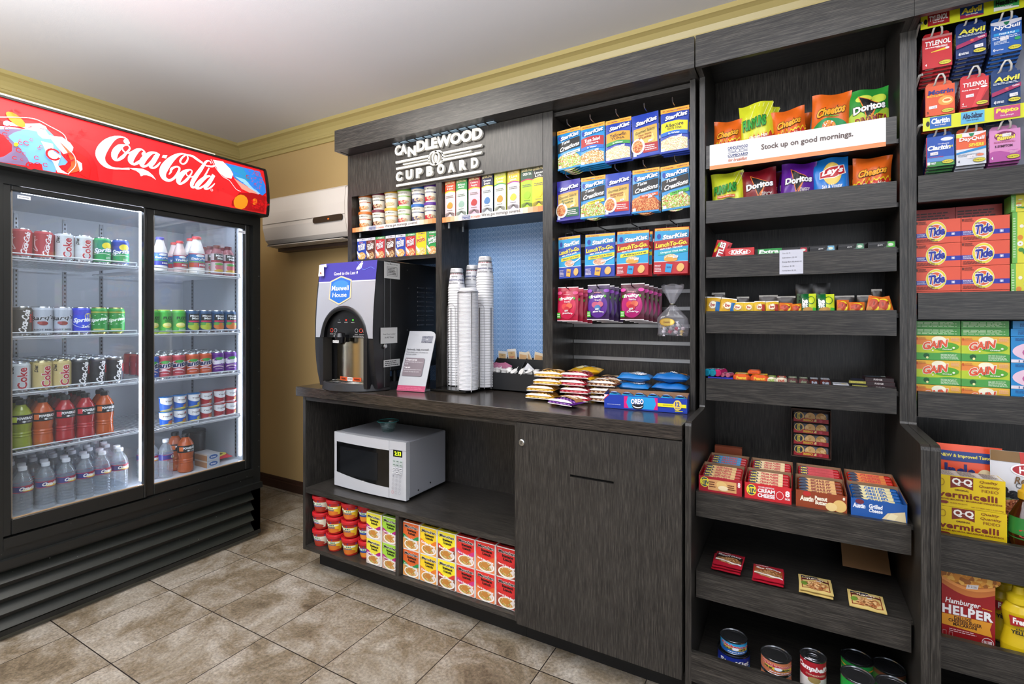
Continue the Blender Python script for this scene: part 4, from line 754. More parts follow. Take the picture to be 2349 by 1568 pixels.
g = G(); g.lathe([(.137, .935), (.137, 1.165)], INX, 28, (xc, 1.785), sy=.42, a0=pi, a1=2 * pi); f = F(g, .18, .03, lambda u, v, n: (xc + u, 1.785 - sqrt(max(0, 1 - (u / .137) ** 2)) * .137 * .42 - .0008 - n, .945 + v), nx=10)
f.R(10, 30, 42, 90, 'd8582c'); f.R(43, 30, 62, 90, 'e8e4e0'); f.R(63, 30, 90, 90, 'd8582c'); f.nx = 1; f.T('WARNING', 26, 60, 20, 34, '201008', .02); f.T('HOT LIQUIDS', 53, 60, 15, 30, '202020', .02); f.T('WARNING', 77, 60, 18, 34, '201008', .02)
part('steel_backsplash', g, cm)
g = G(); g.lathe([(0, 1.135), (.018, 1.135), (.024, 1.142), (.026, 1.17), (.02, 1.188), (0, 1.194)], M('0e0e10', .15), 20, (xc, 1.672)); g.box(xc - .02, xc + .02, 1.672, 1.71, 1.145, 1.18, M('0e0e10', .15))
f = F(g, .05, .012, lambda u, v, n: (xc + u, 1.6445 - n, 1.143 + v)); f.R(10, 0, 90, 100, 'd0d0d0'); f.T('HOT WATER', 50, 50, 70, 60, '202020')
part('spout', g, cm)
g = G(); g.lathe([(.19, ZC), (.196, .918), (.19, .948), (.182, .952), (.178, .946), (0, .946)], M('2c2c2e', .35), 32, (xc, 1.80), sy=.86)
g.box(xc - .17, xb, 1.80, 2.0, ZC, .95, M('242426', .4))
part('drip_tray', g, cm)
g = G()
for k in range(6): r = .03 + k * .022; g.tube([(xc + r * cos(a * pi / 12), 1.745 + r * .62 * sin(a * pi / 12), .951) for a in range(24)], .0016, M('8c8c8a', .25, 1), 5, True)
for k in range(8): a = k * pi / 4; g.tube([(xc + .03 * cos(a), 1.745 + .019 * sin(a), .951), (xc + .14 * cos(a), 1.745 + .087 * sin(a), .951)], .0014, M('8c8c8a', .25, 1), 5)
part('drip_grate', g, cm)
LB = M('c4c4c2', .35)
def side_label(p0, p1, q0, q1):
    y0, y1 = PY(p0, xb), PY(p1, xb); z0, z1 = PZX((p0 + p1) / 2, q1, xb), PZX((p0 + p1) / 2, q0, xb); g = G(); g.box(xb + .0002, xb + .0008, y0, y1, z0, z1, LB); return g, F(g, y1 - y0, z1 - z0, lambda u, v, n: (xb + .0008 + n, (y0 + y1) / 2 + u, z0 + v))
g, f = side_label(881, 917, 602, 639); f.T('Quat Fluid Service', 50, 88, 70, 9, '202020'); f.ring(50, 44, 46, 40, 3, '505050', 4, pi / 4, pi / 4 + 2 * pi); f.L(24, 76, 22, 68, 5, '404040')
part('service_label', g, cm)
g, f = side_label(873, 911, 751, 787); f.T('Keep Door Locked', 50, 58, 74, 10, '303030', .01); f.T('At All Times', 50, 38, 54, 10, '303030', .01)
part('lock_notice', g, cm)
g, f = side_label(880, 917, 824, 840); f.L(8, 90, 10, 90, 3, '303434')
part('rating_plate', g, cm)
for r in range(2):
    for k in range(9): part('vent_louver', G().box(xb - .001, xb + .003, PY((957, 977)[r], xb), PY((973, 994)[r], xb), PZX(968, 662 + k * 10.6, xb), PZX(968, 658 + k * 10.6, xb), M('2c2c30', .25), .0015), cm)
g = G().lathe([(0, 0), (.012, 0), (.012, .006), (.008, .009), (0, .009)], M('c0c0c0', .2, 1), 18).xf(Matrix.Translation((xb - .001, PY(882.5, xb), PZX(882.5, 793.6, xb))) @ Matrix.Rotation(pi / 2, 4, 'Y')); part('key_lock', g, cm)
g = G()
for y, z in ((1.93, 1.41), (1.92, 1.2), (1.93, 1.04), (1.92, 1.5), (1.80, 1.52)): g.lathe([(0, .0), (.003, 0), (.003, .002), (0, .002)], M('a0a0a0', .3, 1), 8).xf(Matrix.Translation((xb, y, z)) @ Matrix.Rotation(pi / 2, 4, 'Y'), len(g.v) - 32)
part('screw_heads', g, cm)
# folded price tag on top corner
g = G(); g.add([(-.012, 0, 0), (.02, 0, 0), (.024, -.002, -.055), (-.002, -.014, -.058)], [(0, 1, 2, 3)], 'eeeae6'); g.add([(-.012, 0, 0), (.034, .004, .004), (.034, .006, -.012), (-.012, 0, -.008)], [(0, 1, 2, 3)], 'e4e0e8')
f = F(g, .02, .02, lambda u, v, n: (u + .009, -.009 - n, -.05 + v)); f.R(20, 20, 80, 70, 'a87868'); o = g.obj('folded_notice'); o.location = (-2.05, 1.702, 1.525); o.parent = None
tag(o, 'small folded paper notice stuck at the top left of the coffee machine', 'paper')
# water pipe behind
o = G().tube([(-1.64, 2.18, 1.05), (-1.65, 2.175, .99), (-1.63, 2.165, .945), (-1.60, 2.12, .926)], .009, M('6c767c', .4), 8).obj('water_hose'); tag(o, 'grey hose curving down behind the coffee machine', 'hose')
# ================================================================ display card
g = G(); w, h = .152, .30
P = [(-.076, 0), (.076, 0), (.076, h - .03), (.072, h - .014), (.061, h - .004), (.046, h), (-.076, h)]
g.prism(P, 'y', 0, .003, M('a2a4a9', .25)); f = F(g, w, h, lambda u, v, n: (u, -.0003 - n, v))
f.R(0, 0, 100, 9, 'a03058'); f.L(4, 96, 2, 7, 2, 'b85070'); f.T('CANDLEWOOD', 72, 90, 40, 2.8, '1c2448', .04)
for z in (87, 85.4, 83.8): f.R(52, z, 92, z + .6, '1c2448')
f.E(72, 85.6, 5, 2.6, 'a2a4a9', 12); f.ring(72, 85.6, 4, 2.4, 1, '1c2448', 12); f.T('CUPBOARD', 72, 81.4, 38, 2.6, '1c2448', .04, sp=1.2)
f.T('Seriously, help yourself.', 46, 68, 80, 4, '2c2c34', .015, .1); f.T("We're always open and always on", 45, 63.5, 78, 2.8, '3c3c44'); f.T('the honor system.', 25, 60, 40, 2.8, '3c3c44')
f.P([(8, 26), (8, 52), (10, 54), (76, 54), (79, 52), (79, 26), (76, 24), (10, 24)], '6c6068')
f.T('To charge to your suite:', 32, 50.5, 40, 2.6, 'f0eef0', .02); f.T('Just fill out a charge slip and drop it in', 42, 47, 62, 2.4, 'd0ccd0'); f.T('the slot.', 17, 44, 12, 2.4, 'd0ccd0'); f.T('To pay cash:', 22, 38, 22, 2.6, 'f0eef0', .02); f.T('Just drop the correct amount of money', 42, 34.5, 62, 2.4, 'd0ccd0'); f.T('in the slot. No charge slip needed.', 40, 31, 56, 2.4, 'd0ccd0')
card = g
i0 = len(g.v); g.box(-.070, .070, .0, .09, -.0005, .002, clear('acrylic', 'eef2f4', .15))
g.xf(Matrix.Rotation(radians(-22), 4, 'X')); 
for k in range(i0, len(g.v)): v = Matrix.Rotation(radians(22), 4, 'X') @ Vector(g.v[k]); g.v[k] = tuple(v)
o = g.obj('display_card'); o.location = (-1.556, 1.800, ZC + .002); o.rotation_euler = (0, 0, radians(8)); tag(o, 'silver acrylic display card reading Seriously, help yourself on the counter', 'sign')
# ================================================================ cup dispenser
def cup(printed):
    g = G(); WH = M('e2e2e4', .45)
    g.lathe([(.0405, .0), (.0425, .002), (.0425, .006), (.041, .0062), (.029, .098), (.0285, .100), (.0275, .098), (0, .097)], WH, 28)
    if printed:
        f = cyl(g, lambda z: .0411 - (z - .006) * .1305, .012, .098, 1.5 * pi, 14)
        f.R(0, 66, 100, 70, '9c2c38'); f.R(0, 70, 100, 79, '6c6c6c'); f.nx = 1
        for x in (17, 50, 83):
            f.T('sustainable', x, 14, 27, 9, '3c3c44', .01, rot=180); f.T('sostenibilidad', x - 2, 33, 30, 10, '2c3468', .02, rot=180); f.T('durable', x + 4, 52, 18, 10, '5c5c5c', .01, rot=180); f.T('renewable', x, 42, 12, 3.5, '2c3c88', rot=180); f.L(x - 8, x + 6, 22, 26, 1, '5c5c5c'); f.T('recyclable', x, 61, 12, 3.5, '2c3c88', rot=180)
            f.L(x - 10, x + 10, 82, 96, 3, 'a0a0a4')
    return Kind('paper_cup', 'cup', [('cup', g)])
K_CP = cup(True); K_CU = Kind('paper_cup', 'cup', [('cup', G().lathe([(.0405, 0), (.0425, .002), (.0425, .006), (.041, .0062), (.0355, .045)], M('e2e2e4', .45), 28))])
lidg = G().lathe([(.044, 0), (.0455, .002), (.0455, .0045), (.040, .007), (.039, .014), (.036, .016), (0, .0145)], M('e6e6ea', .35), 28)
K_LT = Kind('plastic_cup_cover', 'lid', [('lid', lidg)]); K_LI = Kind('plastic_cup_cover', 'lid', [('lid', G().lathe([(.044, 0), (.0455, .002), (.0455, .0045), (.041, .0065)], M('e6e6ea', .35), 28))])
dsp = empty('cup_dispenser', (-1.42, 2.08, ZC)); tag(dsp, 'black wire cup dispenser rack filled with cup stacks beside the blue wall', 'cup dispenser')
STK = [(-1.446, PY(1047.5, -1.446), 1.41), (PX(1084, 2.13), 2.13, 1.43), (PX(1112.5, 2.03), 2.03, 1.462)]; LIDP = (PX(1074.5, 1.915), 1.915)
g = G().box(-1.494, -1.29, 1.865, 2.185, ZC, ZC + .012, M('101010', .2), .003); part('base', g, dsp)
for (x, y, _) in STK + [(LIDP[0], LIDP[1], 0)]:
    r = .0475 if _ else .0485; H_ = 1.31 if _ else 1.38
    g = G()
    for a in ((-90, -20, 200) if _ else (-40, 220)):
        a = radians(a); g.tube([(x + r * cos(a), y + r * sin(a), ZC + .008), (x + r * cos(a), y + r * sin(a), H_)], .0018, M('77777a' if _ else 'a8a8ac', .3, .8), 6)
    g.tube([(x + r * cos(a_ * pi / 10 + 0), y + r * sin(a_ * pi / 10), H_) for a_ in range(20)], .0018, M('a8a8ac', .3, .8), 6, True) if not _ else None
    if _:
        xl = x - .024; g.tube([(xl, y - r + .004, ZC + .01), (xl, y - r + .002, H_), (xl + .008, y - r, H_ + .014), (xl + .024, y - r - .001, H_ + .02), (xl + .04, y - r, H_ + .014), (xl + .048, y - r + .002, H_), (xl + .048, y - r + .004, ZC + .01)], .0012, M('a8a8ac', .3, .8), 5)
    part('wire_holder', g, dsp)
for si, (x, y, zt) in enumerate(STK):
    nm = ('left', 'middle', 'right')[si]; z = ZC + .014; n = int((zt - z) / .0125)
    for k in range(n): K_CU.put((x, y, z + .0125 * k), f'white upturned paper cup nested within the {nm} cup stack', f'nested cups of the {nm} stack')
    K_CP.put((x, y, z + .0125 * n), f'printed white and grey paper cup upside down on top of the {nm} stack', 'topmost paper cups', rz=(.1, -.25, .2)[si])
z = ZC + .014; n = 74
for k in range(n): (K_LT if k == n - 1 else K_LI).put((LIDP[0], LIDP[1], z + .0062 * k), 'topmost white plastic lid of the lid stack in front of the cups' if k == n - 1 else 'white plastic lid within the tall lid stack in front of the cups', None if k == n - 1 else 'stacked cup lids')
# ================================================================ condiment caddy
cx0, cx1, cy0 = -1.287, -.96, 2.035
g = G(); BK = M('1d1e20', .45)
g.box(cx0, cx1, cy0, cy0 + .004, ZC, ZC + .085, BK); g.box(cx0, cx1, cy0, 2.185, ZC, ZC + .006, BK)
for x in (cx0, (cx0 + cx1) / 2 - .002, cx1 - .004): g.prism([(cy0 + .004, ZC + .006), (2.185, ZC + .006), (2.185, ZC + .148), (cy0 + .11, ZC + .148), (cy0 + .05, ZC + .10), (cy0 + .004, ZC + .085)], 'x', x, x + .004, BK)
g.box(cx0 + .004, cx1 - .004, cy0 + .05, cy0 + .054, ZC + .006, ZC + .098, BK); g.box(cx0 + .004, cx1 - .004, cy0 + .096, cy0 + .10, ZC + .006, ZC + .145, BK); g.box(cx0, cx1, 2.181, 2.185, ZC, ZC + .148, BK)
tag(g.obj('condiment_caddy', base=(-1.12, 2.1, ZC)), 'black stepped plastic caddy holding creamers and sugar packets on the counter', 'caddy')
crm = G().lathe([(0, 0), (.012, 0), (.0145, .004), (.017, .02), (.0205, .021), (.0205, .0225), (0, .0226)], M('e4e2de', .4), 14)
crm.add([(-.006, .018, .0224), (.006, .018, .0224), (.0, .034, .030)], [(0, 1, 2)], 'e8e6e2')
K_CR = Kind('creamer_cup', 'creamer', [('creamer', crm)])
random.seed(11)
for i in range(9):
    x = cx0 + .022 + i * .0325 + (.012 if i > 4 else 0)
    K_CR.put((x, cy0 + .026, ZC + .078 + .004 * (i % 2)), f'small white creamer cup, {ORD[i]} from left in the front tray of the caddy', 'creamers in the caddy', rz=random.uniform(-1, 1), rx=random.uniform(-1.2, 1.2) * .8, ry=random.uniform(-.5, .5), sc=.92)
def packet(w, h, c, c2, txt=None):
    g = G(); g.grid(4, 4, lambda a, b: (-w / 2 + w * a, -.003 * sin(pi * a) * sin(pi * b), h * b), M(c, .5)); g.grid(4, 4, lambda a, b: (w / 2 - w * a, .003 * sin(pi * a) * sin(pi * b), h * b), M(c, .5))
    f = F(g, w, h, lambda u, v, n: (u, -.0034 - n, v)); f.R(12, 10, 88, 80, c2)
    if txt: f.T(txt, 50, 36, 56, 16, 'c04048', .02, .1); f.T('raw', 50, 66, 20, 10, '303030')
    return Kind('sweetener_packet', 'sugar packet', [('packet', g)])
K_SGR = packet(.05, .062, 'dcd8d0', 'c8a878', 'Sugar'); K_PNK = packet(.045, .05, 'c87898', 'd894b0'); K_WHT = packet(.045, .05, 'd4d4d8', 'e4e4e8'); K_TAN = packet(.05, .06, 'd4c8b0', 'c8a070')
for i, (x, r, k) in enumerate(((.03, .05, K_SGR), (.085, -.08, K_SGR), (.14, .1, K_TAN), (.17, -.35, K_TAN), (.215, .2, K_TAN))): k.put((cx0 + x, cy0 + .112 + .005 * i, ZC + .118 + (.012 if i == 1 else 0)), f'tan and white sugar packet, {ORD[i]} from left at the back of the caddy', 'sugar packets at the caddy back', ry=r, rx=.12)
for i in range(4): K_PNK.put((cx0 + .022 + .014 * i, cy0 + .064 + .006 * i, ZC + .075), f'pink sweetener packet, {ORD[i]} from left in the middle tray of the caddy', 'pink sweetener packets', ry=(-.3, .1, -.1, .4)[i], rx=.15)
K_WHT.put((cx0 + .18, cy0 + .07, ZC + .078), 'white sweetener packet tilted in the middle tray of the caddy', None, ry=.7, rx=.1)
# ================================================================ microwave
t = empty('microwave', (-1.77, 1.9, .41)); tag(t, 'silver-white countertop microwave oven with black glass door and green clock in the cabinet', 'microwave')
MW = M('a9abb2', .3, .25); MW2 = M('c3c5ca', .28, .1)
x0, x1, y0, y1, z0, z1 = -2.012, -1.542, 1.775, 2.055, .424, .688
g = G().box(x0, x1, y0, y1, z0, z1, MW, .004)
for x in (x0 + .04, x1 - .04):
    for y in (y0 + .03, y1 - .03): g.lathe([(.012, .411), (.012, .425)], BLK, 10, (x, y))
part('casing', g, t)
xd = x1 - .098; zlo = lambda x: .462 - .022 * sin(pi * (x - x0) / (x1 - x0)) * .0 + .03 * ((x - (x0 + .40)) / .45) ** 2
def bow(x): return y0 - .020 - .010 * sin(pi * (x - x0) / (x1 - x0))
g = G()
def slab(g, xa, xb, lo, hi, m, th=.012, n=14, off=0.):
    F_ = [(xa + (xb - xa) * i / n) for i in range(n + 1)]
    vs = []
    for x in F_: vs += [(x, bow(x) - off, lo(x)), (x, bow(x) - off, hi(x)), (x, y0 + .001, hi(x)), (x, y0 + .001, lo(x))]
    fs = [(4 * i + a, 4 * i + 4 + a, 4 * i + 4 + (a + 1) % 4, 4 * i + (a + 1) % 4) for i in range(n) for a in range(4)] + [(0, 1, 2, 3), (4 * n + 3, 4 * n + 2, 4 * n + 1, 4 * n)]
    g.add(vs, fs, m, False)
slab(g, x0, xd, lambda x: .642, lambda x: .688, MW2, off=.002); slab(g, x0, xd, lambda x: .420, lambda x: max(.446, zlo(x) + .005), MW2, off=.002); slab(g, x0, x0 + .016, lambda x: .44, lambda x: .65, MW2, off=.0015)
slab(g, x0 + .012, xd, lambda x: .44, lambda x: .645, M('0b0c0e', .08))
f = F(g, .3, .2, lambda u, v, n: (x0 + .175 + u, bow(x0 + .175 + u) - .0006 - n, .445 + v), nx=6); f.R(6, 22, 92, 88, M('17191c', .12)); f.nx = 1; f.T('Proctor-Silex', 56, 12, 24, 6, 'd8d8d8', .02)
part('door', g, t)
g = G(); slab(g, xd + .001, x1, lambda x: .420, lambda x: .688, MW2, off=.001); slab(g, xd + .001, x1 - .0, lambda x: .648, lambda x: .6495, M('77787c'), off=.002)
f = F(g, .09, .26, lambda u, v, n: (xd + .048 + u, bow(xd + .048 + u) - .0014 - n, .422 + v)); f.R(24, 75, 82, 87, M('0a120a', .15)); f.T('2:33', 54, 81, 40, 7, M('b8e020', emit=2.5), .02)
for r in range(9):
    for c in range(3):
        if r < 4: f.P([(22 + c * 22, 66 - r * 6.3), (24 + c * 22, 64.5 - r * 6.3), (38 + c * 22, 64.5 - r * 6.3), (40 + c * 22, 66 - r * 6.3), (40 + c * 22, 68 - r * 6.3), (38 + c * 22, 69.5 - r * 6.3), (24 + c * 22, 69.5 - r * 6.3), (22 + c * 22, 68 - r * 6.3)], ('b4c4bc' if r < 2 else 'd4d6da')); f.L(25 + c * 22, 38 + c * 22, 65.5 - r * 6.3, 68.5 - r * 6.3, 1, '50545c')
        else: f.ring(31 + c * 22, 41 - (r - 4) * 7, 7, 2.9, 1.2, '9094a0' if r < 8 or c != 0 else 'c86878', 14); f.T(str((r - 4) * 3 + c + 1) if r < 7 else '0', 31 + c * 22, 41 - (r - 4) * 7, 4, 2, '404450') if r < 8 else None
part('control_panel', g, t)
g = G()
for y, z in ((1.84, .445), (1.93, .455)): g.lathe([(0, 0), (.004, 0), (.004, .002), (0, .002)], BLK, 8).xf(Matrix.Translation((x1, y, z)) @ Matrix.Rotation(pi / 2, 4, 'Y'), len(g.v) - 32)
part('screws', g, t)
# glass bowl of sachets
t = empty('glass_bowl', (-1.775, 1.885, .689)); tag(t, 'small clear glass bowl of sachets standing on the microwave', 'bowl')
GL = clear('bowl_glass', 'f0fafa', .03, .02, 'a0c8c8', .8)
g = G().lathe([(0, .001), (.028, .001), (.031, .006), (.043, .045), (.0465, .05), (.052, .052), (.052, .055), (.0455, .054), (.040, .045), (.029, .009), (0, .007)], GL, 28); o = g.obj('bowl'); o.parent = t
g = G().tube([(.052 * cos(i * pi / 14), .052 * sin(i * pi / 14), .0535) for i in range(28)], .0016, M('3c9494', .1), 6, True); o = g.obj('rim'); o.parent = t
sac = G(); sac.grid(2, 4, lambda a, b: (-.008 + .016 * a, .0015 * sin(pi * a) * sin(pi * b), -.02 + .04 * b), M('c4c4c4', .25, .3)); sac.grid(2, 4, lambda a, b: (-.008 + .016 * a, -.0015 * sin(pi * a) * sin(pi * b), -.02 + .04 * b), M('d8d8d8', .25, .3)); f = F(sac, .016, .04, lambda u, v, n: (u, -.002 - n, -.02 + v)); f.L(20, 80, 20, 80, 4, '606468')
K_SAC = Kind('condiment_sachet', 'sachet', [('sachet', sac)]); random.seed(4)
for i in range(10): a = i * 2.4; K_SAC.put((-1.775 + .015 * cos(a) * (i % 3 + .3) * .7, 1.885 + .015 * sin(a) * (i % 3 + .3) * .7, .689 + .022 + .0025 * (i % 5)), 'small silvery sachet lying in the glass bowl on the microwave', 'sachets in the glass bowl', rz=random.uniform(0, 6), rx=random.uniform(.7, 1.5), ry=random.uniform(-.4, .4), sc=.8)
# ================================================================ noodle cups and boxes in the base cabinet
def rcup(c, c2, pic):
    b = G(); b.lathe([(0, .001), (.028, 0), (.029, .003), (.0385, .058), (.0385, .060)], M(c, .35), 24); f = cyl(b, lambda z: .0292 + (z - .004) * .173, .005, .056, 1.1 * pi, 12)
    f.B(8, 92, lambda x: 10, lambda x: 78, c2, 8); f.E(54, 22, 30, 20, pic); f.nx = 1; f.E(52, 66, 30, 9, 'e8f0dc'); f.L(26, 78, 60, 72, 1, '2c7844', .8, 3); f.L(30, 76, 40, 54, 2, '2c3c98', .6, 5); f.E(36, 80, 5, 7, 'f0f0e8'); f.R(10, 80, 50, 96, 'e8882c'); f.R(54, 80, 84, 96, '5c3c80')
    l = G().lathe([(.0400, .056), (.0412, .058), (.0412, .066), (.0395, .070), (.036, .071), (.035, .068), (0, .068)], M('b81f26', .2), 28); f = topf(l, .05, .05, .0682); f.R(20, 40, 70, 66, 'e8e4e4')
    return Kind('noodle_soup_cup', 'soup cup', [('cup', b), ('lid', l)])
RC = [rcup('b0261f', 'e6dfc8', 'a83c28'), rcup('b4241e', 'ecc82c', 'd87828'), rcup('b4241e', 'ecc82c', 'd87828'), rcup('b0261f', '2c64b0', 'e89030')]
ZB = .1195
for i, (x, y) in enumerate(((-2.07, 1.726), (-1.965, 1.722), (-1.865, 1.728), (-1.775, 1.745))):
    for lv in range(3): RC[i].put((x, y, ZB + .0845 * lv), f'red lidded soup cup, {("bottom", "middle", "top")[lv]} of the {ORD[i]} stack from left in the base cabinet', 'soup cups in the base cabinet', rz=random.uniform(-.15, .25), sc=(1.16 if i < 3 else 1.02, 1.16, 1.17))
def nbox(c, c2, c3, sub, subc='f4f4f4'):
    w, d, h = .0955, .087, .1178
    g = G(); P = [(-w / 2 + .004, -d / 2), (w / 2 - .004, -d / 2), (w / 2, -d / 2 + .004), (w / 2, d / 2), (-w / 2, d / 2), (-w / 2, -d / 2 + .004)]
    tp = [(x * .98, y * .98) for x, y in P]; n = len(P)
    g.add([p + (0,) for p in P] + [p + (h,) for p in tp], [tuple(range(n)), tuple(range(2 * n - 1, n - 1, -1))] + [(i, (i + 1) % n, n + (i + 1) % n, n + i) for i in range(n)], M('ece8e4', .3))
    f = F(g, w - .006, h, lambda u, v, n: (u, -d / 2 * (1 - .02 * v / h) - n - .0003, v)); f.R(1, 2, 99, 98, c)
    f.B(1, 99, lambda x: 34 + 8 * cos(x / 16), lambda x: 48 + 8 * cos(x / 16), c2, 14); f.B(1, 99, lambda x: 2, lambda x: 34 + 8 * cos(x / 16), c3, 14)
    f.E(54, 20, 44, 19, 'f0ece6', 24); f.E(54, 21, 38, 15, food('c88840', 'd8a860', 'b86c34', 'e0c088', '8ca048'), 24); f.E(50, 24, 18, 9, 'c08038'); f.P([(72, 24), (92, 36), (88, 12)], 'e4d8d4')
    f.T('Maruchan', 54, 86, 80, 9, '161412', .035, slope=-2, out='f2f0ea', ow=.06); f.T('Instant', 58, 73, 54, 8, '161412', .045, slope=-2); f.T('Lunch', 58, 62, 42, 8, '161412', .045, slope=-2); f.ring(12, 84, 5, 4, 1.4, '2c2c34', 12); f.T(sub, 52, 41, 84, 7.5, subc, .04, slope=-9, out='3c2410' if subc != 'f4f4f4' else None)
    tf = topf(g, w * .97, d * .97, h + .0003); tf.R(2, 2, 98, 98, c); tf.R(10, 55, 90, 85, c2); tf.T('Instant Lunch', 50, 30, 80, 22, '161412', .04)
    s = sidef(g, d * .97, h, w / 2 + .0002); s.R(4, 3, 96, 97, 'e8dcd4'); s.R(4, 60, 96, 97, c); s.L(10, 90, 10, 55, 8, '8c5c40')
    return Kind('instant_noodle_box', 'noodle box', [('box', g)])
NB = {'shrimp': nbox('e8dc3c', 'a81c78', 'd8c8c0', 'with Shrimp'), 'lime': nbox('9ccc3c', 'a81c78', 'c8a088', 'Lime Chili Shrimp'), 'tort': nbox('d8642c', '2c8c4c', 'dc9c58', 'Chicken Tortilla'), 'chk': nbox('f0cc28', 'e07c28', 'e8a04c', 'Chicken Flavor'), 'beef': nbox('f0e02c', 'd03c30', '7c4428', 'Beef Flavor'), 'hss': nbox('d8322c', 'c83478', 'e08060', 'Hot & Spicy Shrimp'), 'hsc': nbox('d8322c', 'd85c28', 'e08048', 'Hot & Spicy Chicken'), 'hsb': nbox('d02c2c', 'c02828', '9c4430', 'Hot & Spicy Beef')}
DN = {'shrimp': 'yellow and magenta', 'lime': 'lime green and magenta', 'tort': 'orange and green', 'chk': 'golden yellow and orange', 'beef': 'bright yellow and red', 'hss': 'red and magenta', 'hsc': 'red and orange', 'hsb': 'all red'}
for i, (x, k) in enumerate(((-1.685, 'shrimp'), (-1.585, 'lime'), (-1.4615, 'tort'), (-1.3645, 'chk'), (-1.2675, 'beef'), (-1.1705, 'hss'), (-1.0735, 'hsc'), (-.9765, 'hsb'))):
    y = 1.737
    for lv in range(2): NB[k].put((x, y, ZB + .119 * lv), f'{DN[k]} instant noodle box, {("lower", "upper")[lv]} one of its pair in the base cabinet', 'instant noodle boxes in the base cabinet', rz=0, sc=(1, 1, 1))
# ================================================================ oatmeal cups, cereal, tea
def oat(c, band, pic):
    b = G(); b.lathe([(0, .001), (.030, 0), (.031, .003), (.0385, .078), (.0385, .080)], M('e8e2d0', .4), 24); f = cyl(b, lambda z: .0312 + (z - .003) * .1, .005, .078, 1.1 * pi, 12)
    f.R(6, 30, 20, 86, 'a02830'); f.R(0, 58, 100, 66, band); f.nx = 1; f.E(13, 76, 6, 8, 'f0e8d8', 10); f.R(9, 66, 17, 70, '2c4c90'); f.T('REAL MEDLEYS', 58, 84, 44, 7, '3c3430', .01); f.T('oatmeal', 60, 62, 40, 6, 'f0f0e8'); f.E(52, 18, 34, 14, pic); f.E(70, 22, 20, 14, food('d8c8a8', 'c8a878', pic)); f.E(36, 26, 10, 8, pic)
    l = G().lathe([(.0395, .077), (.041, .078), (.041, .090), (.0395, .0925), (0, .0925)], M(c, .4), 28)
    return Kind('oatmeal_cup', 'oatmeal cup', [('cup', b), ('lid', l)])
OC = [('orange', oat('d0702c', 'b85c2c', 'c87838')), ('maroon', oat('6c2038', '2c2c2c', '6c2c24')), ('yellow', oat('e0a83c', 'd89838', 'd8b890')), ('green', oat('7ab840', '78a838', 'b83848')), ('blue', oat('2c68b0', '2c3c70', '3c3c68')), ('purple', oat('5c3090', '3c2c60', 'c02838'))]
for i, px in enumerate((839, 870, 899, 928.5, 960.5, 990)):
    x = PX(px, 2.02)
    for lv in range(2): OC[i][1].put((x, 2.022, 1.7525 + .0935 * lv), f'{OC[i][0]}-lidded cream oatmeal cup, {("lower", "upper")[lv]} one of its pair on the top left shelf', 'oatmeal cups on the top left shelf', rz=random.uniform(-.3, .1))
def boxp(name, cat, w, d, h, c, draw, cs=None, top=None, side=None):
    g = G().box(-w / 2, w / 2, -d / 2, d / 2, 0, h, M(cs or c, .38)); f = F(g, w, h, lambda u, v, n: (u, -d / 2 - n, v)); f.R(0, 0, 100, 100, c); draw(f)
    if side: side(sidef(g, d, h, w / 2))
    if top: top(topf(g, w, d, h))
    return Kind(name, cat, [('box', g)])
def cereal(c, l1, l2, tc, bowl, strip, tilt=6):
    def d(f):
        f.R(0, 88, 100, 100, strip); f.T('VITAMIN D', 55, 94, 70, 6, 'f0f0f0' if strip[0] in '2346' else '3c3c5c', .02); f.E(50, 18, 44, 18, food(bowl, 'e8d8b0', bowl, 'c89858')); f.P([(0, 30), (0, 44), (40, 20), (30, 12)], 'f0f0f0')
        f.T("Kellogg's", 44, 80, 42, 6, 'c8203c' if c != 'b81c2c' else 'f0f0f0', .03, .2, out='f4f0f0'); f.T(l1, 50, 66, 76, 13, tc, .05, out='202060' if tc != 'b01c28' else 'f8f0a0', slope=tilt); f.T(l2, 52, 52, 66, 11, tc, .05, out='202060' if tc != 'b01c28' else 'f8f0a0', slope=tilt)
    return boxp('cereal_box', 'cereal box', .066, .038, .118, c, d, cs='d8d4cc')
CBX = [('blue flakes', cereal('2444a8', 'FROSTED', 'FLAKES', 'f4f4f8', 'd8a048', 'e0e0ec')), ('brown chocolate', cereal('5c2c20', 'COCOA', 'KRISPIES', 'f4f0e8', '6c3820', 'e0e0ec')), ('red fruit loop', cereal('c02c34', 'FROOT', 'LOOPS', 'f4f4f4', 'c8683c', '3c8c4c')), ('yellow pops', cereal('e8c820', 'POPS', '', 'b01c28', 'e8c868', 'e8c820')), ('green apple', cereal('1c9444', 'APPLE', 'JACKS', 'f4f4f0', 'd89050', '3c8c4c'))]
for i, (k, px) in enumerate(zip((0, 1, 2, 1, 0, 2, 3, 4), (826, 850, 872, 895.5, 918.5, 942, 966, 991))):
    CBX[k][1].put((PX(px, 1.995) + (.011 if i == 0 else 0), 2.015, 1.5805), f'{CBX[k][0]} single-serve cereal box, {ORD[i]} from left above the coffee machine', 'cereal boxes above the coffee machine', rz=random.uniform(-.06, .04))
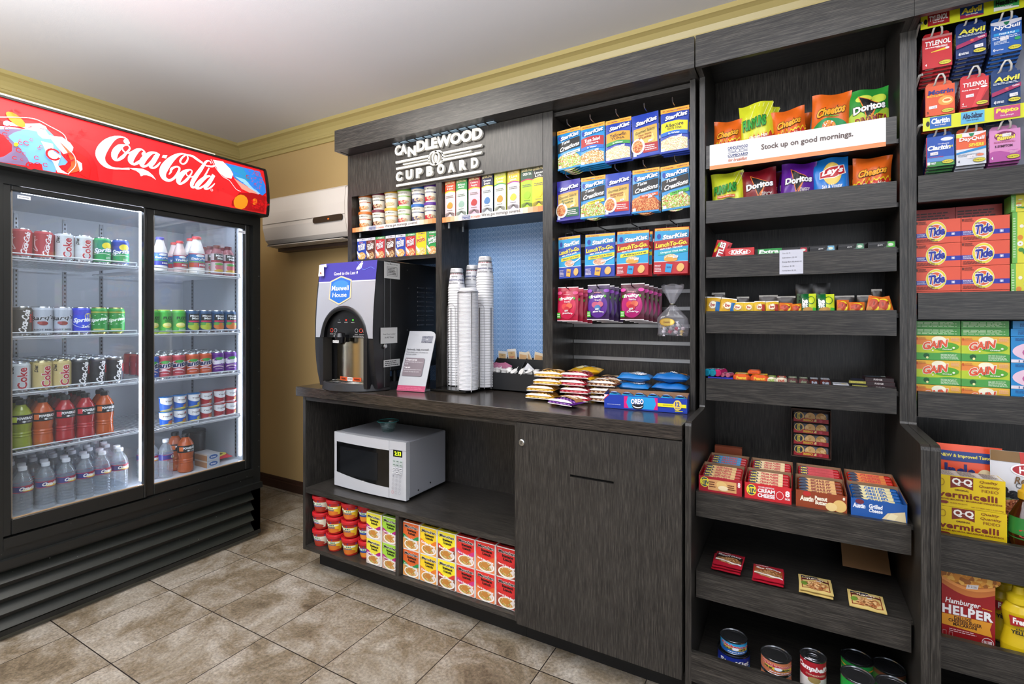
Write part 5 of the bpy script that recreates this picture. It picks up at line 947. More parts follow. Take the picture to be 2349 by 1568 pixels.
def tea(top, body, l1, l2, pic, arc, side):
    def d(f):
        f.R(0, 76, 100, 100, top); f.B(0, 100, lambda x: 70 + 4 * sin(pi * x / 100), lambda x: 76, top, 8); f.B(0, 100, lambda x: 68 + 4 * sin(pi * x / 100), lambda x: 71 + 4 * sin(pi * x / 100), arc, 8)
        f.T('BIGELOW', 50, 95, 86, 5, 'e8d8a0', .04, arc=1.5); f.T(l1, 50, 87, 66, 6, 'f8f6f0', .01); f.T(l2, 50, 79.5, 56, 6, 'f8f6f0', .01); f.L(14, 86, 54, 62, 2, '6c6c60'); f.E(52, 34, 24, 9, pic, 16); f.E(36, 32, 13, 6, pic); f.L(25, 75, 19, 22, 1, '5c5c58')
        for k in range(6): f.W_([(6, 3 + k * 1.6, .7), (30, 6 + k * 1.6, .7), (50, 12 + k * .6, .6), (70, 6 + k * 1.6, .7), (94, 3 + k * 1.6, .7)], '3c3830', 3)
    return boxp('tea_box', 'tea box', .0635, .10, .178, body, d, cs=side)
TB = [('orange topped', tea('d84c24', 'e4c8c8', 'Orange', '& Spice', 'd89030', 'f0e030', 'b83c28')), ('green topped', tea('2c8c44', 'cfe0d4', 'Mint', 'Medley', '90b0a0', 'e8e4a0', '2c7c44')), ('crimson', tea('b02434', 'dcb4c4', 'Cranberry', 'Apple', 'b02c30', 'f0e030', 'b82c3c')), ('navy topped', tea('1c2448', 'd0d8e4', 'Sweet', 'Dreams.', '4878b0', 'e8d038', '28304c')), ('lime and cream', tea('c4cc38', 'e4e8d8', 'Cozy', 'Chamomile.', 'e09030', '2c8c4c', 'b8c038')), ('gold topped', tea('dcb824', 'dcd4e0', 'I Love', 'Lemon.', 'ecd040', 'a02c90', 'd0b028')), ('bright green', tea('1c4830', 'a8d420', 'GREEN TEA', '', '98c418', 'b81c48', '2c5c34')), ('bright yellow', tea('20241c', 'f0dc20', 'Lemon', 'Lift.', 'e0c818', 'e8b848', '30301c'))]
for i, px in enumerate((1030, 1057, 1085.5, 1117, 1146.5, 1177, 1207.5, 1236)): TB[i][1].put((PX(px, 1.975) + (.003 if i == 0 else -.003 if i == 7 else 0), 2.032, 1.7505), f'{TB[i][0]} tea box, {ORD[i]} from left in the tea row above the blue wall', 'tea boxes in the upper row', rz=random.uniform(-.06, .03))
# ================================================================ pouches on the slat wall
def pouch(w, h, t, c, draw, seal=.05, wr=0., seed=0, pinch=0., n0=.0008, rough=.3, res=(12, 14), bulge=.55, crimp=0., dl=.0003, spec=.5, lean=0., lift=0.):
    rr = random.Random(seed); ph = [rr.uniform(0, 6) for _ in range(8)]
    def pr(a, b):
        bb = min(1, max(0, (b - seal) / (1 - 2 * seal))); return max(0, sin(pi * a)) ** bulge * max(0, sin(pi * bb)) ** bulge
    def fn(u, v, n):
        a, b = u / w + .5, v / h; p = pr(a, b)
        x = u * (1 - pinch * (1 - abs(2 * b - 1) ** 3))
        y = -t / 2 * p + (wr * (sin(9 * a + 5 * b + ph[0]) * .5 + sin(17 * a - 11 * b + ph[1]) * .35 + sin(6 * b - 13 * a + ph[2]) * .4) if wr else 0) * (.25 + p)
        y -= crimp * sin(2.2 * a * pi + ph[3]) * (max(0, b - .75) * 4) ** 2
        return (x, y - n - lean * b * b * w, v)
    g = G(); g.grid(res[0], res[1], lambda a, b: fn((a - .5) * w, b * h, 0), M(c, rough, spec=spec))
    def bk(a, b):
        q = fn((a - .5) * w, b * h, 0); o = fn((a - .5) * w, b * h, 0); p = pr(a, b); return (q[0], q[1] + t * p + .0008, q[2])
    g.grid(res[0], res[1], bk, M(c, rough, spec=spec))
    f = F(g, w, h, (lambda u, v, n: fn(u, lift * h + v * (1 - lift), n)) if lift else fn, nx=res[0], ny=res[1], dl=dl); f.n = n0; draw(f); return g
def price(f, x, y, s=1.): f.P([(x - 8 * s, y - 3 * s), (x + 7 * s, y - 1.4 * s), (x + 8 * s, y + 3 * s), (x - 7 * s, y + 1.6 * s)], 'ece8e8'); f.L(x - 5 * s, x + 5 * s, y - 1 * s, y + 1.2 * s, 1, '8c8c94')
SALAD = food('7cac34', 'b8cc5c', 'd8dcae', '98b840', 'c84030', 'e8e0c0', scale=160); MEAT = food('c05828', 'd88850', 'a84420', 'e0b070', scale=170); TUNA = food('e8dcc0', 'd8c4a0', 'f0e8d4', 'c4d090', 'c8a884', scale=160)
def tuna(kind, sub, c, subc='f0e030', subt='202020', top=None, pic=SALAD):
    def d(f):
        if top: f.R(0, 90, 100, 100, 'e8a83c'); f.T(top, 26, 95, 38, 3, 'a83c28', .02); f.T('Single Serve', 76, 95, 36, 3, 'a83c28', .02)
        f.nx_ = 0
        if kind == 'gs':
            f.B(6, 94, lambda x: 12, lambda x: 66 + .05 * x, 'c8a044', 8); f.B(6, 94, lambda x: 13, lambda x: 62, 'd4b45c', 8); f.B(40, 95, lambda x: 9, lambda x: 30 + .0 * x, subc, 6); f.L(48, 90, 13, 26, 3, 'f0e0e0')
            f.E(22, 26, 26, 18, 'ecE6dc'.lower()); f.E(20, 26, 20, 14, MEAT); f.E(78, 38, 7, 7, 'e8c878'); f.R(76, 44, 80, 50, 'e8d090')
            f.T('Gourmet Selects', 50, 59, 74, 7, '3c2c14', .0, .3, slope=6)
            for i, l in enumerate(sub.split('|')): f.T(l, 48, 50 - i * 6, 50, 5, 'a04828' if subc != '1c6040' else '1c6040', .015, slope=4)
        elif kind == 'tc':
            f.E(50, 18, 49, 22, pic); f.B(0, 100, lambda x: 3, lambda x: 30 + 5 * sin(x / 9), pic, 14); f.B(2, 98, lambda x: 42 + .08 * x, lambda x: 66 + .1 * x, '141414', 8); f.T('Tuna', 38, 66, 36, 7, 'f4f4f4', .02, .3, slope=3); f.T('Creations', 54, 54, 84, 10, 'f4f4f4', .03, .3, slope=9)
            f.P([(30, 38), (98, 44), (98, 37), (32, 31)], subc); f.T(sub, 64, 38, 50, 4, subt, .02, slope=3)
        else:
            f.B(3, 97, lambda x: 44 + 4 * sin(pi * x / 100), lambda x: 66 + 4 * sin(pi * x / 100), subc, 10); f.T(sub.split('|')[0], 50, 61, 64, 8, subt, .02, slope=2); f.T(sub.split('|')[1], 50, 53, 52, 4.5, subt, .02)
            f.B(3, 97, lambda x: 36 + 4 * sin(pi * x / 100), lambda x: 44 + 4 * sin(pi * x / 100), '3c9440' if subc == 'e09c2c' else '2468c0', 10); f.T('in Water', 50, 43, 40, 3.5, 'f0f0f0', .02)
            f.B(3, 97, lambda x: 5, lambda x: 27 + 8 * sin(pi * x / 100), pic, 12)
        f.E(12, 79, 6, 6, '2040a0'); f.T('StarKist', 56, 80, 76, 9, 'f8f8f8', .05, .15, slope=7, out='1c3c90'); f.R(4, 3, 16, 11, 'dce4f4'); price(f, 70, 34)
        f.R(0, 0, 100, 4, c)
    return Kind('tuna_pouch', 'pouch', [('pouch', pouch(.108, .178, .012, c, d, seed=hash_(sub), wr=.0012, pinch=.02, n0=.0006))])
def hash_(s): return sum(ord(q) * (i + 3) for i, q in enumerate(s)) % 997
BL = '1c88c8'; NV = '2440a8'
R1 = [('cyan with green salad', tuna('tc', 'Lemon', BL, 'e8f0d8', top='80 Calories')), ('pale blue with sandwich', tuna('alb', 'Tuna Salad|Albacore', BL, 'a82028', 'f4f4f4', top='100 Calories', pic=food('c89858', 'e0c088', 'b07838', 'e8e0c8', scale=140))), ('royal blue with yellow band', tuna('alb', 'Yellowfin|TUNA', NV, 'e09c2c', top='190 Calories', pic=TUNA)), ('gold and blue with red corner', tuna('gs', 'Thai Style|Tuna', NV, 'a82028')), ('royal blue with lemon band', tuna('alb', 'Albacore|WHITE TUNA', NV, 'e8d81c', top='80 Calories', pic=TUNA))]
R2 = [('violet blue and gold', tuna('gs', 'Mexican Style|Tuna', '342c98', '1c6040')), ('cyan with yellow ribbon', tuna('tc', 'Lemon Pepper', BL, 'e8d81c', top='80 Calories')), ('blue and gold with plate', tuna('gs', 'Mediterranean|Style Tuna', NV, 'c02c28')), ('cyan with red plate', tuna('tc', 'Hot Buffalo Style', BL, 'd85c28', 'f4f0f0', top='70 Calories', pic=MEAT)), ('cyan with green ribbon', tuna('tc', 'Herb & Garlic', BL, '58c03c', top='110 Calories'))]
HK = M('8c8c90', .25, .9)
def hook(x, z, yend, label, black=False):
    m = M('141414', .3) if black else HK
    g = G(); g.tube([(x, 2.193, z), (x, yend + .012, z - .004), (x, yend, z - .001), (x, yend - .004, z + .012)], .0022, m, 8); g.box(x - .008, x + .008, 2.186, 2.1935, z - .012, z + .012, m)
    return tag(g.obj('peg_hook', base=(x, 2.19, z)), label, 'hook', 'peg hooks on the slat wall')
def hang(k, desc, x, zt, h, y, n, dy, ry, row, col, grp, tilt=-.06, rz=0):
    for i in range(n):
        yy = y + dy * i; lab = f'{desc}, {ORD[col]} from left in the {row} hanging row' if i == 0 else f'{desc}, {ORD[i - 1]} behind the front, {row} row'
        k.put((x + .003 * i, yy, zt - h - .0015 * i), lab, grp, rz=rz, rx=tilt, ry=ry + .01 * i)
for r, (row, zt, name) in enumerate(((R1, 2.080, 'top'), (R2, 1.858, 'second'))):
    for i, (x, n, ry, sc) in enumerate((((-.832, 4, -.06), (-.728, 4, -.03), (-.618, 2, -.02), (-.504, 1, -.05), (-.396, 3, 0)) if r == 0 else ((-.838, 3, -.03), (-.728, 2, -.01), (-.622, 2, 0), (-.508, 2, 0), (-.388, 1, -.05))) and [(a, b, c, 1) for a, b, c in (((-.832, 4, -.06), (-.728, 4, -.03), (-.618, 2, -.02), (-.504, 1, -.05), (-.396, 3, 0)) if r == 0 else ((-.838, 3, -.03), (-.728, 2, -.01), (-.622, 2, 0), (-.508, 2, 0), (-.388, 1, -.05)))]):
        hang(row[i][1], row[i][0] + ' tuna pouch', x, zt, .178, 1.992, n, .019, ry, name, i, f'tuna pouches in the {name} hanging row')
        hook(x, zt + .012, 1.962, f'steel peg hook, {ORD[i]} from left above the {name} row of pouches')
def kit(c1, c2, band, bt, sub, sol, fill):
    def d(f):
        f.R(0, 94, 100, 100, 'e8b03c'); f.T('200 Calories', 26, 96, 40, 2.6, '8c2c20', .02); f.B(0, 100, lambda x: 66 + .06 * x, lambda x: 94, '2c9cd0', 8); f.B(0, 100, lambda x: 52 + .08 * x, lambda x: 72 + .06 * x, c2, 8); f.B(0, 100, lambda x: 24, lambda x: 52 + .08 * x, '28a0d4', 8)
        f.R(0, 0, 100, 27, c1); f.R(0, 26, 100, 27, 'f0f0f0'); f.E(13, 82, 6, 6, '2040a0'); f.T('StarKist', 60, 82, 70, 9, 'f8f8f8', .05, .15, slope=5, out='1c3c70')
        f.T('LunchTo-Go.', 50, 65, 92, 9, 'f0d83c', .06, .1, slope=7); f.T(bt, 50, 56, 66, 3.2, 'f0f0f0', .04, slope=6); f.P([(12, 48), (100, 55), (100, 47), (12, 40)], band); f.T(sub, 56, 48, 74, 4.5, sol, .02, slope=6)
        if 'Water' in sub: f.W_([(62, 34, 3), (85, 40, 2.5), (100, 46, 2.5)], 'f4f0ec', 4); f.E(50, 34, 22, 8, 'f0ece8')
        f.E(50, 35, 20, 7.5, TUNA if 'Water' not in sub else food('d8a888', 'e8c0a4', 'c89070', scale=160)); f.E(50, 31, 20, 5, 'd8a040') if 'Water' not in sub else None
        f.L(3, 24, 4, 20, 5, 'e8dce0'); f.P([(34, 4), (52, 2), (56, 20), (37, 22)], 'e8a83c' if c1[0] != 'b' else '2c98d0'); f.T('tuna', 45, 14, 12, 4, '1c2c80', .03); f.E(78, 12, 10, 8, 'e0a858'); f.E(80, 14, 10, 8, 'e8b468'); price(f, 64, 36)
    w, h, t = .133, .184, .022
    g = G().box(-w / 2, w / 2, 0, .004, 0, h, M(c1, .3), .0018); g.box(-w / 2 + .012, w / 2 - .012, .004, t, .012, h - .012, M('c8d0d8', .15), .004); f = F(g, w - .004, h - .004, lambda u, v, n: (u, -n, v + .002)); d(f)
    g.tube([(-.02, .002, h - .004), (-.022, .002, h + .012), (.022, .002, h + .012), (.02, .002, h - .004)], .0012, clear('hanger_plastic', 'e8ecf0', .3), 5)
    return Kind('lunch_kit', 'lunch kit', [('carton', g)])
KT = [('blue lunch kit with a lens glare sticker', kit('2440a8', '2440a8', 'e8d820', 'MIX YOUR OWN', 'Albacore Tuna In Water', '20304c', 0)), ('blue lunch kit with a spoon of tuna', kit('2440a8', '2440a8', 'e8d820', 'MIX YOUR OWN', 'Albacore Tuna In Water', '20304c', 0)), ('red lunch kit with a yellow band', kit('b82028', 'a82028', 'e8e030', 'READY TO EAT - TUNA SALAD', 'Albacore', '303030', 0)), ('red lunch kit with a teal band', kit('b82028', 'a82028', '30a8b0', 'READY TO EAT - TUNA SALAD', 'Original Deli Style', 'f0f8f8', 0))]
KT[0] = ('blue lunch kit hanging slightly crooked', KT[0][1])
for i, (x, n, ry) in enumerate(((-.832, 1, -.04), (-.700, 1, 0), (-.562, 2, .01), (-.411, 2, .02))):
    for j in range(n): KT[i][1].put((x + .007 * j, 1.995 + .03 * j, 1.431 - .003 * j), (f'{KT[i][0]}, {ORD[i]} from left in the kit row' if j == 0 else f'{KT[i][0]}, tucked behind its front copy'), 'lunch kits on the slat wall', rx=-.04, ry=ry, sc=(.78, 1, 1) if i == 0 else 1)
    hook(x, 1.645, 1.975, f'black peg hook, {ORD[i]} from left above the lunch kits', True)
def snack(c1, c2, sub, fc):
    def d(f):
        f.R(0, 88, 100, 98, c2); f.B(0, 100, lambda x: 0, lambda x: 12, c2, 4); f.R(0, 97.5, 100, 100, 'e8e4e8'); f.R(0, 0, 100, 2, 'e8e4e8')
        f.E(50, 40, 44, 34, c1); f.E(12, 82, 12, 5, fc if c1 != 'c41c48' else 'e84c80'); f.E(88, 82, 12, 5, fc if c1 != 'c41c48' else 'e84c80')
        f.T("Kellogg's", 50, 77, 34, 4, 'e8a8b0', .02, .2); f.T('fruity', 48, 65, 62, 11, 'f8f4f4', .05, slope=3); f.T('Snacks', 54, 56, 30, 4.5, 'f4e8e8', .02); f.E(14, 64, 5, 4, '58b040', 8); f.E(84, 66, 5, 4, '58b040', 8)
        f.E(42, 42, 15, 9, 'd84c4c' if c1 != '5c2c90' else 'c86080'); f.E(64, 44, 14, 8, 'e06c50' if c1 != '5c2c90' else 'c86c84'); f.E(52, 34, 14, 8, 'c83440' if c1 != '5c2c90' else '4878b0'); f.T(sub, 56, 21, 50, 6, 'f4ecf0', .03, .2, arc=2); f.R(2, 8, 20, 24, '4cb034'); f.L(4, 18, 10, 22, 2, 'e0f4d8'); price(f, 50, 30)
    return Kind('fruit_snack_bag', 'fruit snacks', [('bag', pouch(.098, .148, .022, c2, d, seed=hash_(sub), wr=.003, n0=.001))])
FS = [('red strawberry', snack('c41c48', 'b0183c', 'Strawberry', 'e84c80')), ('purple mixed berry', snack('5c2c90', '34184c', 'Mixed Berry', '8838b0')), ('magenta cherry', snack('b01c70', '54142c', 'Cherry', 'd83ca0'))]
for i, (x, n) in enumerate(((-.842, 4), (-.704, 4), (-.560, 5))):
    for j in range(n): FS[i][1].put((x + .010 * j, 1.99 + .032 * j, 1.246 - .004 * j + (.006 if i else 0)), (f'{FS[i][0]} fruit snack bag in front, {("left", "middle", "right")[i]} peg' if j == 0 else f'{FS[i][0]} fruit snack bag, {ORD[j - 1]} behind the front one'), f'{FS[i][0]} snack bags', rx=-.05, rz=-.06)
    hook(x + .002, 1.392, 1.972, f'black peg hook holding the {FS[i][0]} fruit snack bags', True)
# clear bag of sweets
t = empty('candy_bag', (-.41, 2.03, 1.19)); tag(t, 'clear tied plastic bag of wrapped sweets with gold oval label on the slat wall', 'candy bag')
CL = clear('cello_wrap', 'f4f4f8', .14, .08, 'c8c8d0', .9)
def cb(n0):
    def fn(a, b):
        z = 1.192 + .2 * b; th = 2 * pi * a; w = .058 * (1 - .1 * b * 8 * 0) if b < .35 else .058 - (.058 - .008) * min(1, (b - .35) / .25) if b < .62 else .008 + .034 * min(1, (b - .62) / .32) ; w *= 1 + .08 * sin(5 * th + 9 * b); return (-.41 + w * cos(th), 2.03 + w * .35 * sin(th), z + .004 * sin(3 * th))
    return fn
g = G().grid(28, 24, cb(0), CL); o = g.obj('wrapper'); o.parent = t; o.location = [-q for q in t.location]
o = G().lathe([(.010, 1.312), (.011, 1.315), (.010, 1.318)], M('6c6c60', .3, .8), 12, (-.41, 2.03)).obj('tie'); o.parent = t; o.location = [-q for q in t.location]
g = G(); f = F(g, .09, .06, lambda u, v, n: (-.425 + u, 2.0 - n + 8 * u * u, 1.215 + v), nx=6, ny=3); f.n = .006; f.E(50, 50, 32, 26, M('c8a040', .25, .7)); f.E(50, 50, 28, 22, M('e0c068', .25, .6)); f.nx = 1; f.T('Sweets', 50, 50, 26, 12, '6c3418', .02); o = g.obj('gold_label'); o.parent = t; o.location = [-q for q in t.location]
random.seed(8)
for i in range(11):
    c = ('e8e4e8', 'c02c50', 'e8d8dc', 'd8b048', 'f0f0f4')[i % 5]; g = G().lathe([(0, -.008), (.006, -.006), (.009, 0), (.006, .006), (0, .008)], M(c, .3), 10); g.add([(0, 0, .007), (-.006, .003, .017), (.006, -.003, .017)], [(0, 1, 2)], c); g.add([(0, 0, -.007), (-.006, .003, -.017), (.006, -.003, -.017)], [(0, 1, 2)], c)
    Kind('wrapped_sweet', 'sweet', [('sweet', g)]).put((-.445 + (i % 4) * .023 + .004 * (i // 4), 2.035 + .004 * (i % 2), 1.205 + .013 * (i // 4)), 'small wrapped sweet inside the clear bag on the slat wall', 'sweets in the clear bag', rz=i, rx=i * 1.3)
# ================================================================ snack packs on the counter
def bun(c, c2, name, pic='b87838'):
    w, d, t_ = .125, .085, .033
    def fn(u, v, n):
        a, b = u / w + .5, v / d; s = min(1, max(0, (a - .06) / .88)); p = max(0, sin(pi * s)) ** .3 * max(0, sin(pi * b)) ** .2
        return (u, v - d / 2, t_ * .42 + t_ * .5 * p + .0016 * sin(11 * a + 7 * b) * p + n)
    g = G(); g.grid(14, 10, lambda a, b: fn((a - .5) * w, b * d, 0), M(c, .28))
    g.grid(14, 10, lambda a, b: (lambda q: (q[0], q[1], t_ * .42 - (q[2] - t_ * .42) * .75))(fn((a - .5) * w, b * d, 0)), M(c, .28))
    f = F(g, w, d, fn, nx=12, ny=10, dl=.0003); f.n = .0012
    for i in range(7):
        for j in range(2):
            x = 8 + i * 13 + (6 if j else 0); f.P([(x, 4 + j * 14), (x + 5, 12 + j * 14), (x + 10, 4 + j * 14), (x + 5, -4 + j * 14 + (4 if not j else 0))], c2) if 0 else f.R(x, 3 + j * 13, x + 6, 14 + j * 13, c2)
    f.R(2, 34, 96, 90, pic); f.E(44, 62, 30, 20, food('c89850', 'e8c890', '986030', 'd8ac68')); f.T(name, 76, 60, 22, 24, 'f4ecd8', .04); f.R(1, 0, 99, 2, 'f0ece4')
    f2 = F(g, w, .02, lambda u, v, n: (u, -d / 2 - .001 - n, .008 + v)); f2.R(2, 0, 98, 14, 'f0ece4')
    for i in range(6): f2.P([(6 + i * 15, 20), (12 + i * 15, 55), (19 + i * 15, 20)], c2)
    return Kind('pastry_pack', 'pastry pack', [('pack', g)])
PY_ = bun('d8a024', 'ecc868', 'Honey', 'b8863c'); PR_ = bun('b42434', 'd86874', 'Berry', '8c3038'); PB_ = bun('7c4424', 'd8b48c', 'Choc', 'b07c4c'); PP_ = bun('5c2484', '9c68b8', 'Grape', 'a87848'); PW_ = bun('c8b8ac', '6c3430', 'Choc', '8c6c58')
def stack(k, x, y, n, c, where, rz=0., dx=(0,), z0=ZC):
    for i in range(n): k.put((x + dx[i % len(dx)], y + .004 * (i % 2), z0 + .031 * i - .0), f'{c} pastry pack, {("bottom", "second", "third", "topmost")[i] if n > 1 else "single"} of the {where}', f'{c} pastry packs', rz=rz + .06 * (i % 2) - .03)
stack(PY_, PX(1260, 1.905), 1.905, 4, 'golden yellow', 'yellow stack nearest the caddy', .03, (-.03, -.028, .006, .008)); stack(PP_, PX(1300, 1.84) + .01, 1.815, 1, 'purple', 'row in front of the stacks', -.25)
stack(PR_, PX(1322, 1.93) + .004, 1.925, 4, 'red', 'red stack', .03, (.004, 0, -.01, .0)); stack(PB_, PX(1363, 1.93) + .030, 1.965, 3, 'brown', 'brown stack', .03, (0, .006, 0)); stack(PY_, -.985, 2.125, 4, 'golden yellow', 'rear yellow stack against the divider', 0, (.03, .0)) if 0 else None
stack(PW_, -.675, 2.07, 3, 'white and brown', 'rear stack by the slat wall', .02)
def carton(w, d, h, c, draw, name='snack_carton', lip=0, back=0, side=None, rim='8c6c50'):
    """open display carton: four walls and a base"""
    g = G(); t_ = .0012; g.box(-w / 2, w / 2, -d / 2, d / 2, 0, t_, c); g.box(-w / 2, w / 2, -d / 2, -d / 2 + t_, t_, h, M(c, .35)); g.box(-w / 2, w / 2, d / 2 - t_, d / 2, t_, h + back, M(rim, .6))
    for s in (-1, 1):
        x0, x1 = sorted((s * w / 2, s * (w / 2 - t_))); g.prism([(-d / 2 + t_, t_), (d / 2 - t_, t_), (d / 2 - t_, h + back), (-d / 2 + t_, h + lip)], 'x', x0, x1, M(c, .35))
        g.prism([(-d / 2 + t_, h + lip - .003), (d / 2 - t_, h + back - .003), (d / 2 - t_, h + back), (-d / 2 + t_, h + lip)], 'x', x0 - .0003, x1 + .0003, M(rim, .6))
    f = F(g, w, h, lambda u, v, n: (u, -d / 2 - n, v)); draw(f)
    if side: side(sidef(g, d, h, w / 2))
    return Kind(name, 'carton', [('carton', g)])
def d_oreo(f):
    f.R(0, 0, 100, 100, '1c3ca8'); f.R(0, 0, 100, 12, '1838a0'); f.P([(0, 62), (0, 100), (7, 100)], 'd82038'); f.P([(0, 70), (0, 98), (5, 98)], 'e8e0e8'); f.P([(25, 95), (66, 95), (66, 10), (25, 10)], '209cdc')
    f.P([(25, 95), (30, 95), (28, 50), (31, 10), (25, 10)], 'd81c7c'); f.P([(61, 10), (66, 10), (66, 95), (62, 95), (64, 50)], 'd81c7c'); f.E(42, 30, 7, 26, '201c20'); f.E(42, 38, 6.4, 24, 'f0f0f4'); f.E(42, 46, 7, 24, '201c20'); f.T('OREO', 41.5, 62, 15, 34, 'f4f6fc', .06, slope=4, out='1c3ca8', ow=.12)
    f.R(66, 38, 99, 62, 'e8e020'); f.L(72, 84, 44, 56, 1, 'b8a818'); f.E(89, 54, 4.8, 36, 'f0d058'); f.T('12', 89, 62, 4.6, 28, '1c3ca8', .04); f.T('PACKS', 89, 34, 5, 9, '1c3ca8', .03); f.R(86, 12, 95, 17, 'e8e020'); f.L(4, 22, 26, 34, 1, 'c8d0f0')
W_O = .303
K_OC = carton(W_O, .075, .052, '1c3ca8', d_oreo, lip=.004, back=.012)
ang = radians(4.5); ox, oy = -.480, 1.895
K_OC.put((ox, oy, ZC), 'long blue carton marked 12 PACKS at the front right of the counter', rz=ang)
def mini(c, c2, txt, w=.046, d=.07, t_=.03):
    def fn(u, v, n):
        a, b = u / w + .5, v / d; p = max(0, sin(pi * a)) ** .5 * max(0, sin(pi * b)) ** .5; return (u, v - d / 2, .006 + t_ * .5 * p + n)
    g = G(); g.grid(8, 8, lambda a, b: fn((a - .5) * w, b * d, 0), M(c, .25)); g.grid(8, 8, lambda a, b: (lambda q: (q[0], q[1], .012 - q[2]))(fn((a - .5) * w, b * d, 0)), M(c, .25))
    f = F(g, w, d, fn, nx=8, ny=8); f.n = .001; f.R(4, 86, 96, 100, c2); f.R(4, 0, 96, 12, c2); f.E(50, 45, 30, 22, '1c1c20'); f.E(50, 52, 30, 20, '2468b8'); f.T(txt, 50, 54, 50, 16, 'f4f4f8', .05)
    return Kind('cookie_pack', 'cookie pack', [('pack', g)])
K_MO = mini('2c9cd0', 'd0246c', 'OREO')
for i in range(6): s = -.1225 + i * .049; K_MO.put((ox + s * cos(ang), oy + s * sin(ang) - .0, ZC + .036), f'small blue and pink cookie pack, {ORD[i]} from left in the long blue carton', 'cookie packs in the long carton', rz=ang, rx=.1, sc=(.96, .9, 1))
def d_or2(f): f.R(0, 0, 100, 100, '1c78c8'); f.P([(0, 45), (0, 100), (16, 100)], 'd82038'); f.E(50, 30, 16, 30, '18181c'); f.T('OREO', 50, 60, 30, 30, 'f4f6fc', .06, out='1c3ca8'); f.R(72, 0, 100, 100, '1c58b4')
K_O2 = carton(.125, .09, .036, '1c64b8', d_or2, back=.006); K_O2.put((-.575, 2.035, ZC), 'blue cookie carton behind the long carton, left of the pair')
def d_ca(f): f.R(0, 0, 100, 100, '1c78c8'); f.P([(0, 45), (0, 100), (14, 100)], 'd82038'); f.T('Chips', 40, 64, 26, 26, 'f4f4f8', .05, .2, out='14306c', ow=.1); f.T('Ahoy!', 44, 34, 26, 24, 'f4f4f8', .05, .2, out='14306c', ow=.1); f.E(64, 46, 13, 34, food('c88848', 'b87838', '4c2c18', scale=100)); f.E(84, 8, 8, 14, 'f0d058')
K_CA = carton(.125, .09, .042, '1c78c8', d_ca, back=.006); K_CA.put((-.425, 2.045, ZC), 'blue chocolate chip cookie carton behind the long carton, right of the pair')
def pk(c, txt, t2, seed):
    def d(f):
        f.R(0, 90, 100, 100, c); f.R(34, 30, 66, 70, 'e8ecf4') if txt == 'OREO' else None
        for q in range(4 if txt == 'OREO' else 0): f.R(34, 34 + q * 9, 66, 38 + q * 9, '16181c')
        f.T(txt, 70 if txt == 'OREO' else 46, 30 if txt == 'OREO' else 55, 34 if txt == 'OREO' else 62, 22, 'f4f6fc', .05, .1, out='14306c'); f.E(82, 58, 13, 24, food('c88848', 'b87838', '4c2c18', scale=100)) if txt != 'OREO' else None; f.P([(2, 70), (10, 86), (12, 64)], 'd82038')
    return Kind('cookie_pack', 'cookie pack', [('pack', pouch(.135, .082, .034, c, d, seal=.02, wr=.003, seed=seed, n0=.001, bulge=.3))])
K_P1 = pk('2478c0', 'OREO', '', 3); K_P2 = pk('1c6cb8', 'Chips Ahoy!', '', 9)
for i in range(2): K_P1.put((-.565 + .006 * i, 1.992 + .004 * i, ZC + .062 + .037 * i), f'blue cookie pack lying on the left rear carton, {("lower", "upper")[i]} one', 'blue cookie packs', rx=-1.5, rz=.04 * i)
for i in range(2): K_P2.put((-.420 + .003 * i, 2.0 + .004 * i, ZC + .068 + .037 * i), f'blue chocolate chip pack lying on the right rear carton, {("lower", "upper")[i]} one', 'blue chocolate chip packs', rx=-1.5, rz=.04 * i - .03)
K_YC = carton(.165, .09, .045, 'd8a820', lambda f: (f.R(0, 0, 100, 100, 'd8a820'), f.T('OREO', 50, 50, 50, 40, 'f4f4f4', .05, out='2040a0')), back=.004, side=lambda f: (f.R(4, 6, 96, 94, 'dcb030'), f.R(8, 15, 50, 85, 'e8e8e0'), f.L(12, 46, 20, 80, 5, '8c8c80'), f.R(56, 60, 92, 80, '3c8c5c')))
K_YC.put((-.80, 2.10, ZC), 'yellow cookie carton at the back behind the red pastry packs', rz=0)
K_YP = Kind('cookie_pack', 'cookie pack', [('pack', pouch(.14, .08, .034, 'd0a01c', lambda f: (f.T('OREO', 55, 60, 44, 30, 'f4f6fc', .05, out='2c3c7c', ow=.1), f.E(30, 40, 14, 20, 'e8d8a0'), f.P([(4, 78), (10, 92), (14, 72)], 'c83040')), seal=.02, wr=.002, seed=5, n0=.001, bulge=.4))])
for i in range(2): K_YP.put((-.81 + .012 * i, 2.065 + .004 * i, ZC + .070 + .037 * i), f'yellow cookie pack on the yellow carton, {("lower", "upper")[i]} one', 'yellow cookie packs', rx=-1.5, rz=.06 * i)

# flat food bags lying on the cooler floor
Kind('tortilla_bag', 'tortilla bag', [('bag', pouch(.17, .20, .035, 'a8b43c', lambda f: (f.E(50, 40, 40, 30, 'e0d0a0'), f.R(10, 70, 90, 90, '6c8c3c'), f.R(10, 4, 90, 14, 'a83028')), seal=.04, wr=.004, seed=21, n0=.0012))]).put((-2.99, 1.60, .470), 'yellow-green tortilla bag lying at the back of the cooler floor', rx=-pi / 2 + .1, rz=pi / 2)
Kind('food_bag', 'food bag', [('bag', pouch(.13, .10, .03, 'b82c38', lambda f: (f.E(50, 50, 40, 34, 'd8c850'), f.E(50, 50, 26, 16, '3c2c28')), seal=.05, wr=.004, seed=22, n0=.0012))]).put((-2.80, 1.645, .466), 'red and yellow food bag at the right front of the cooler floor', rx=-pi / 2 + .1, rz=pi / 2)
def AT(px, py, z):
    r = _ray(px, py); t_ = (z - CAMZ) / r[2]; return (r[0] * t_, r[1] * t_)
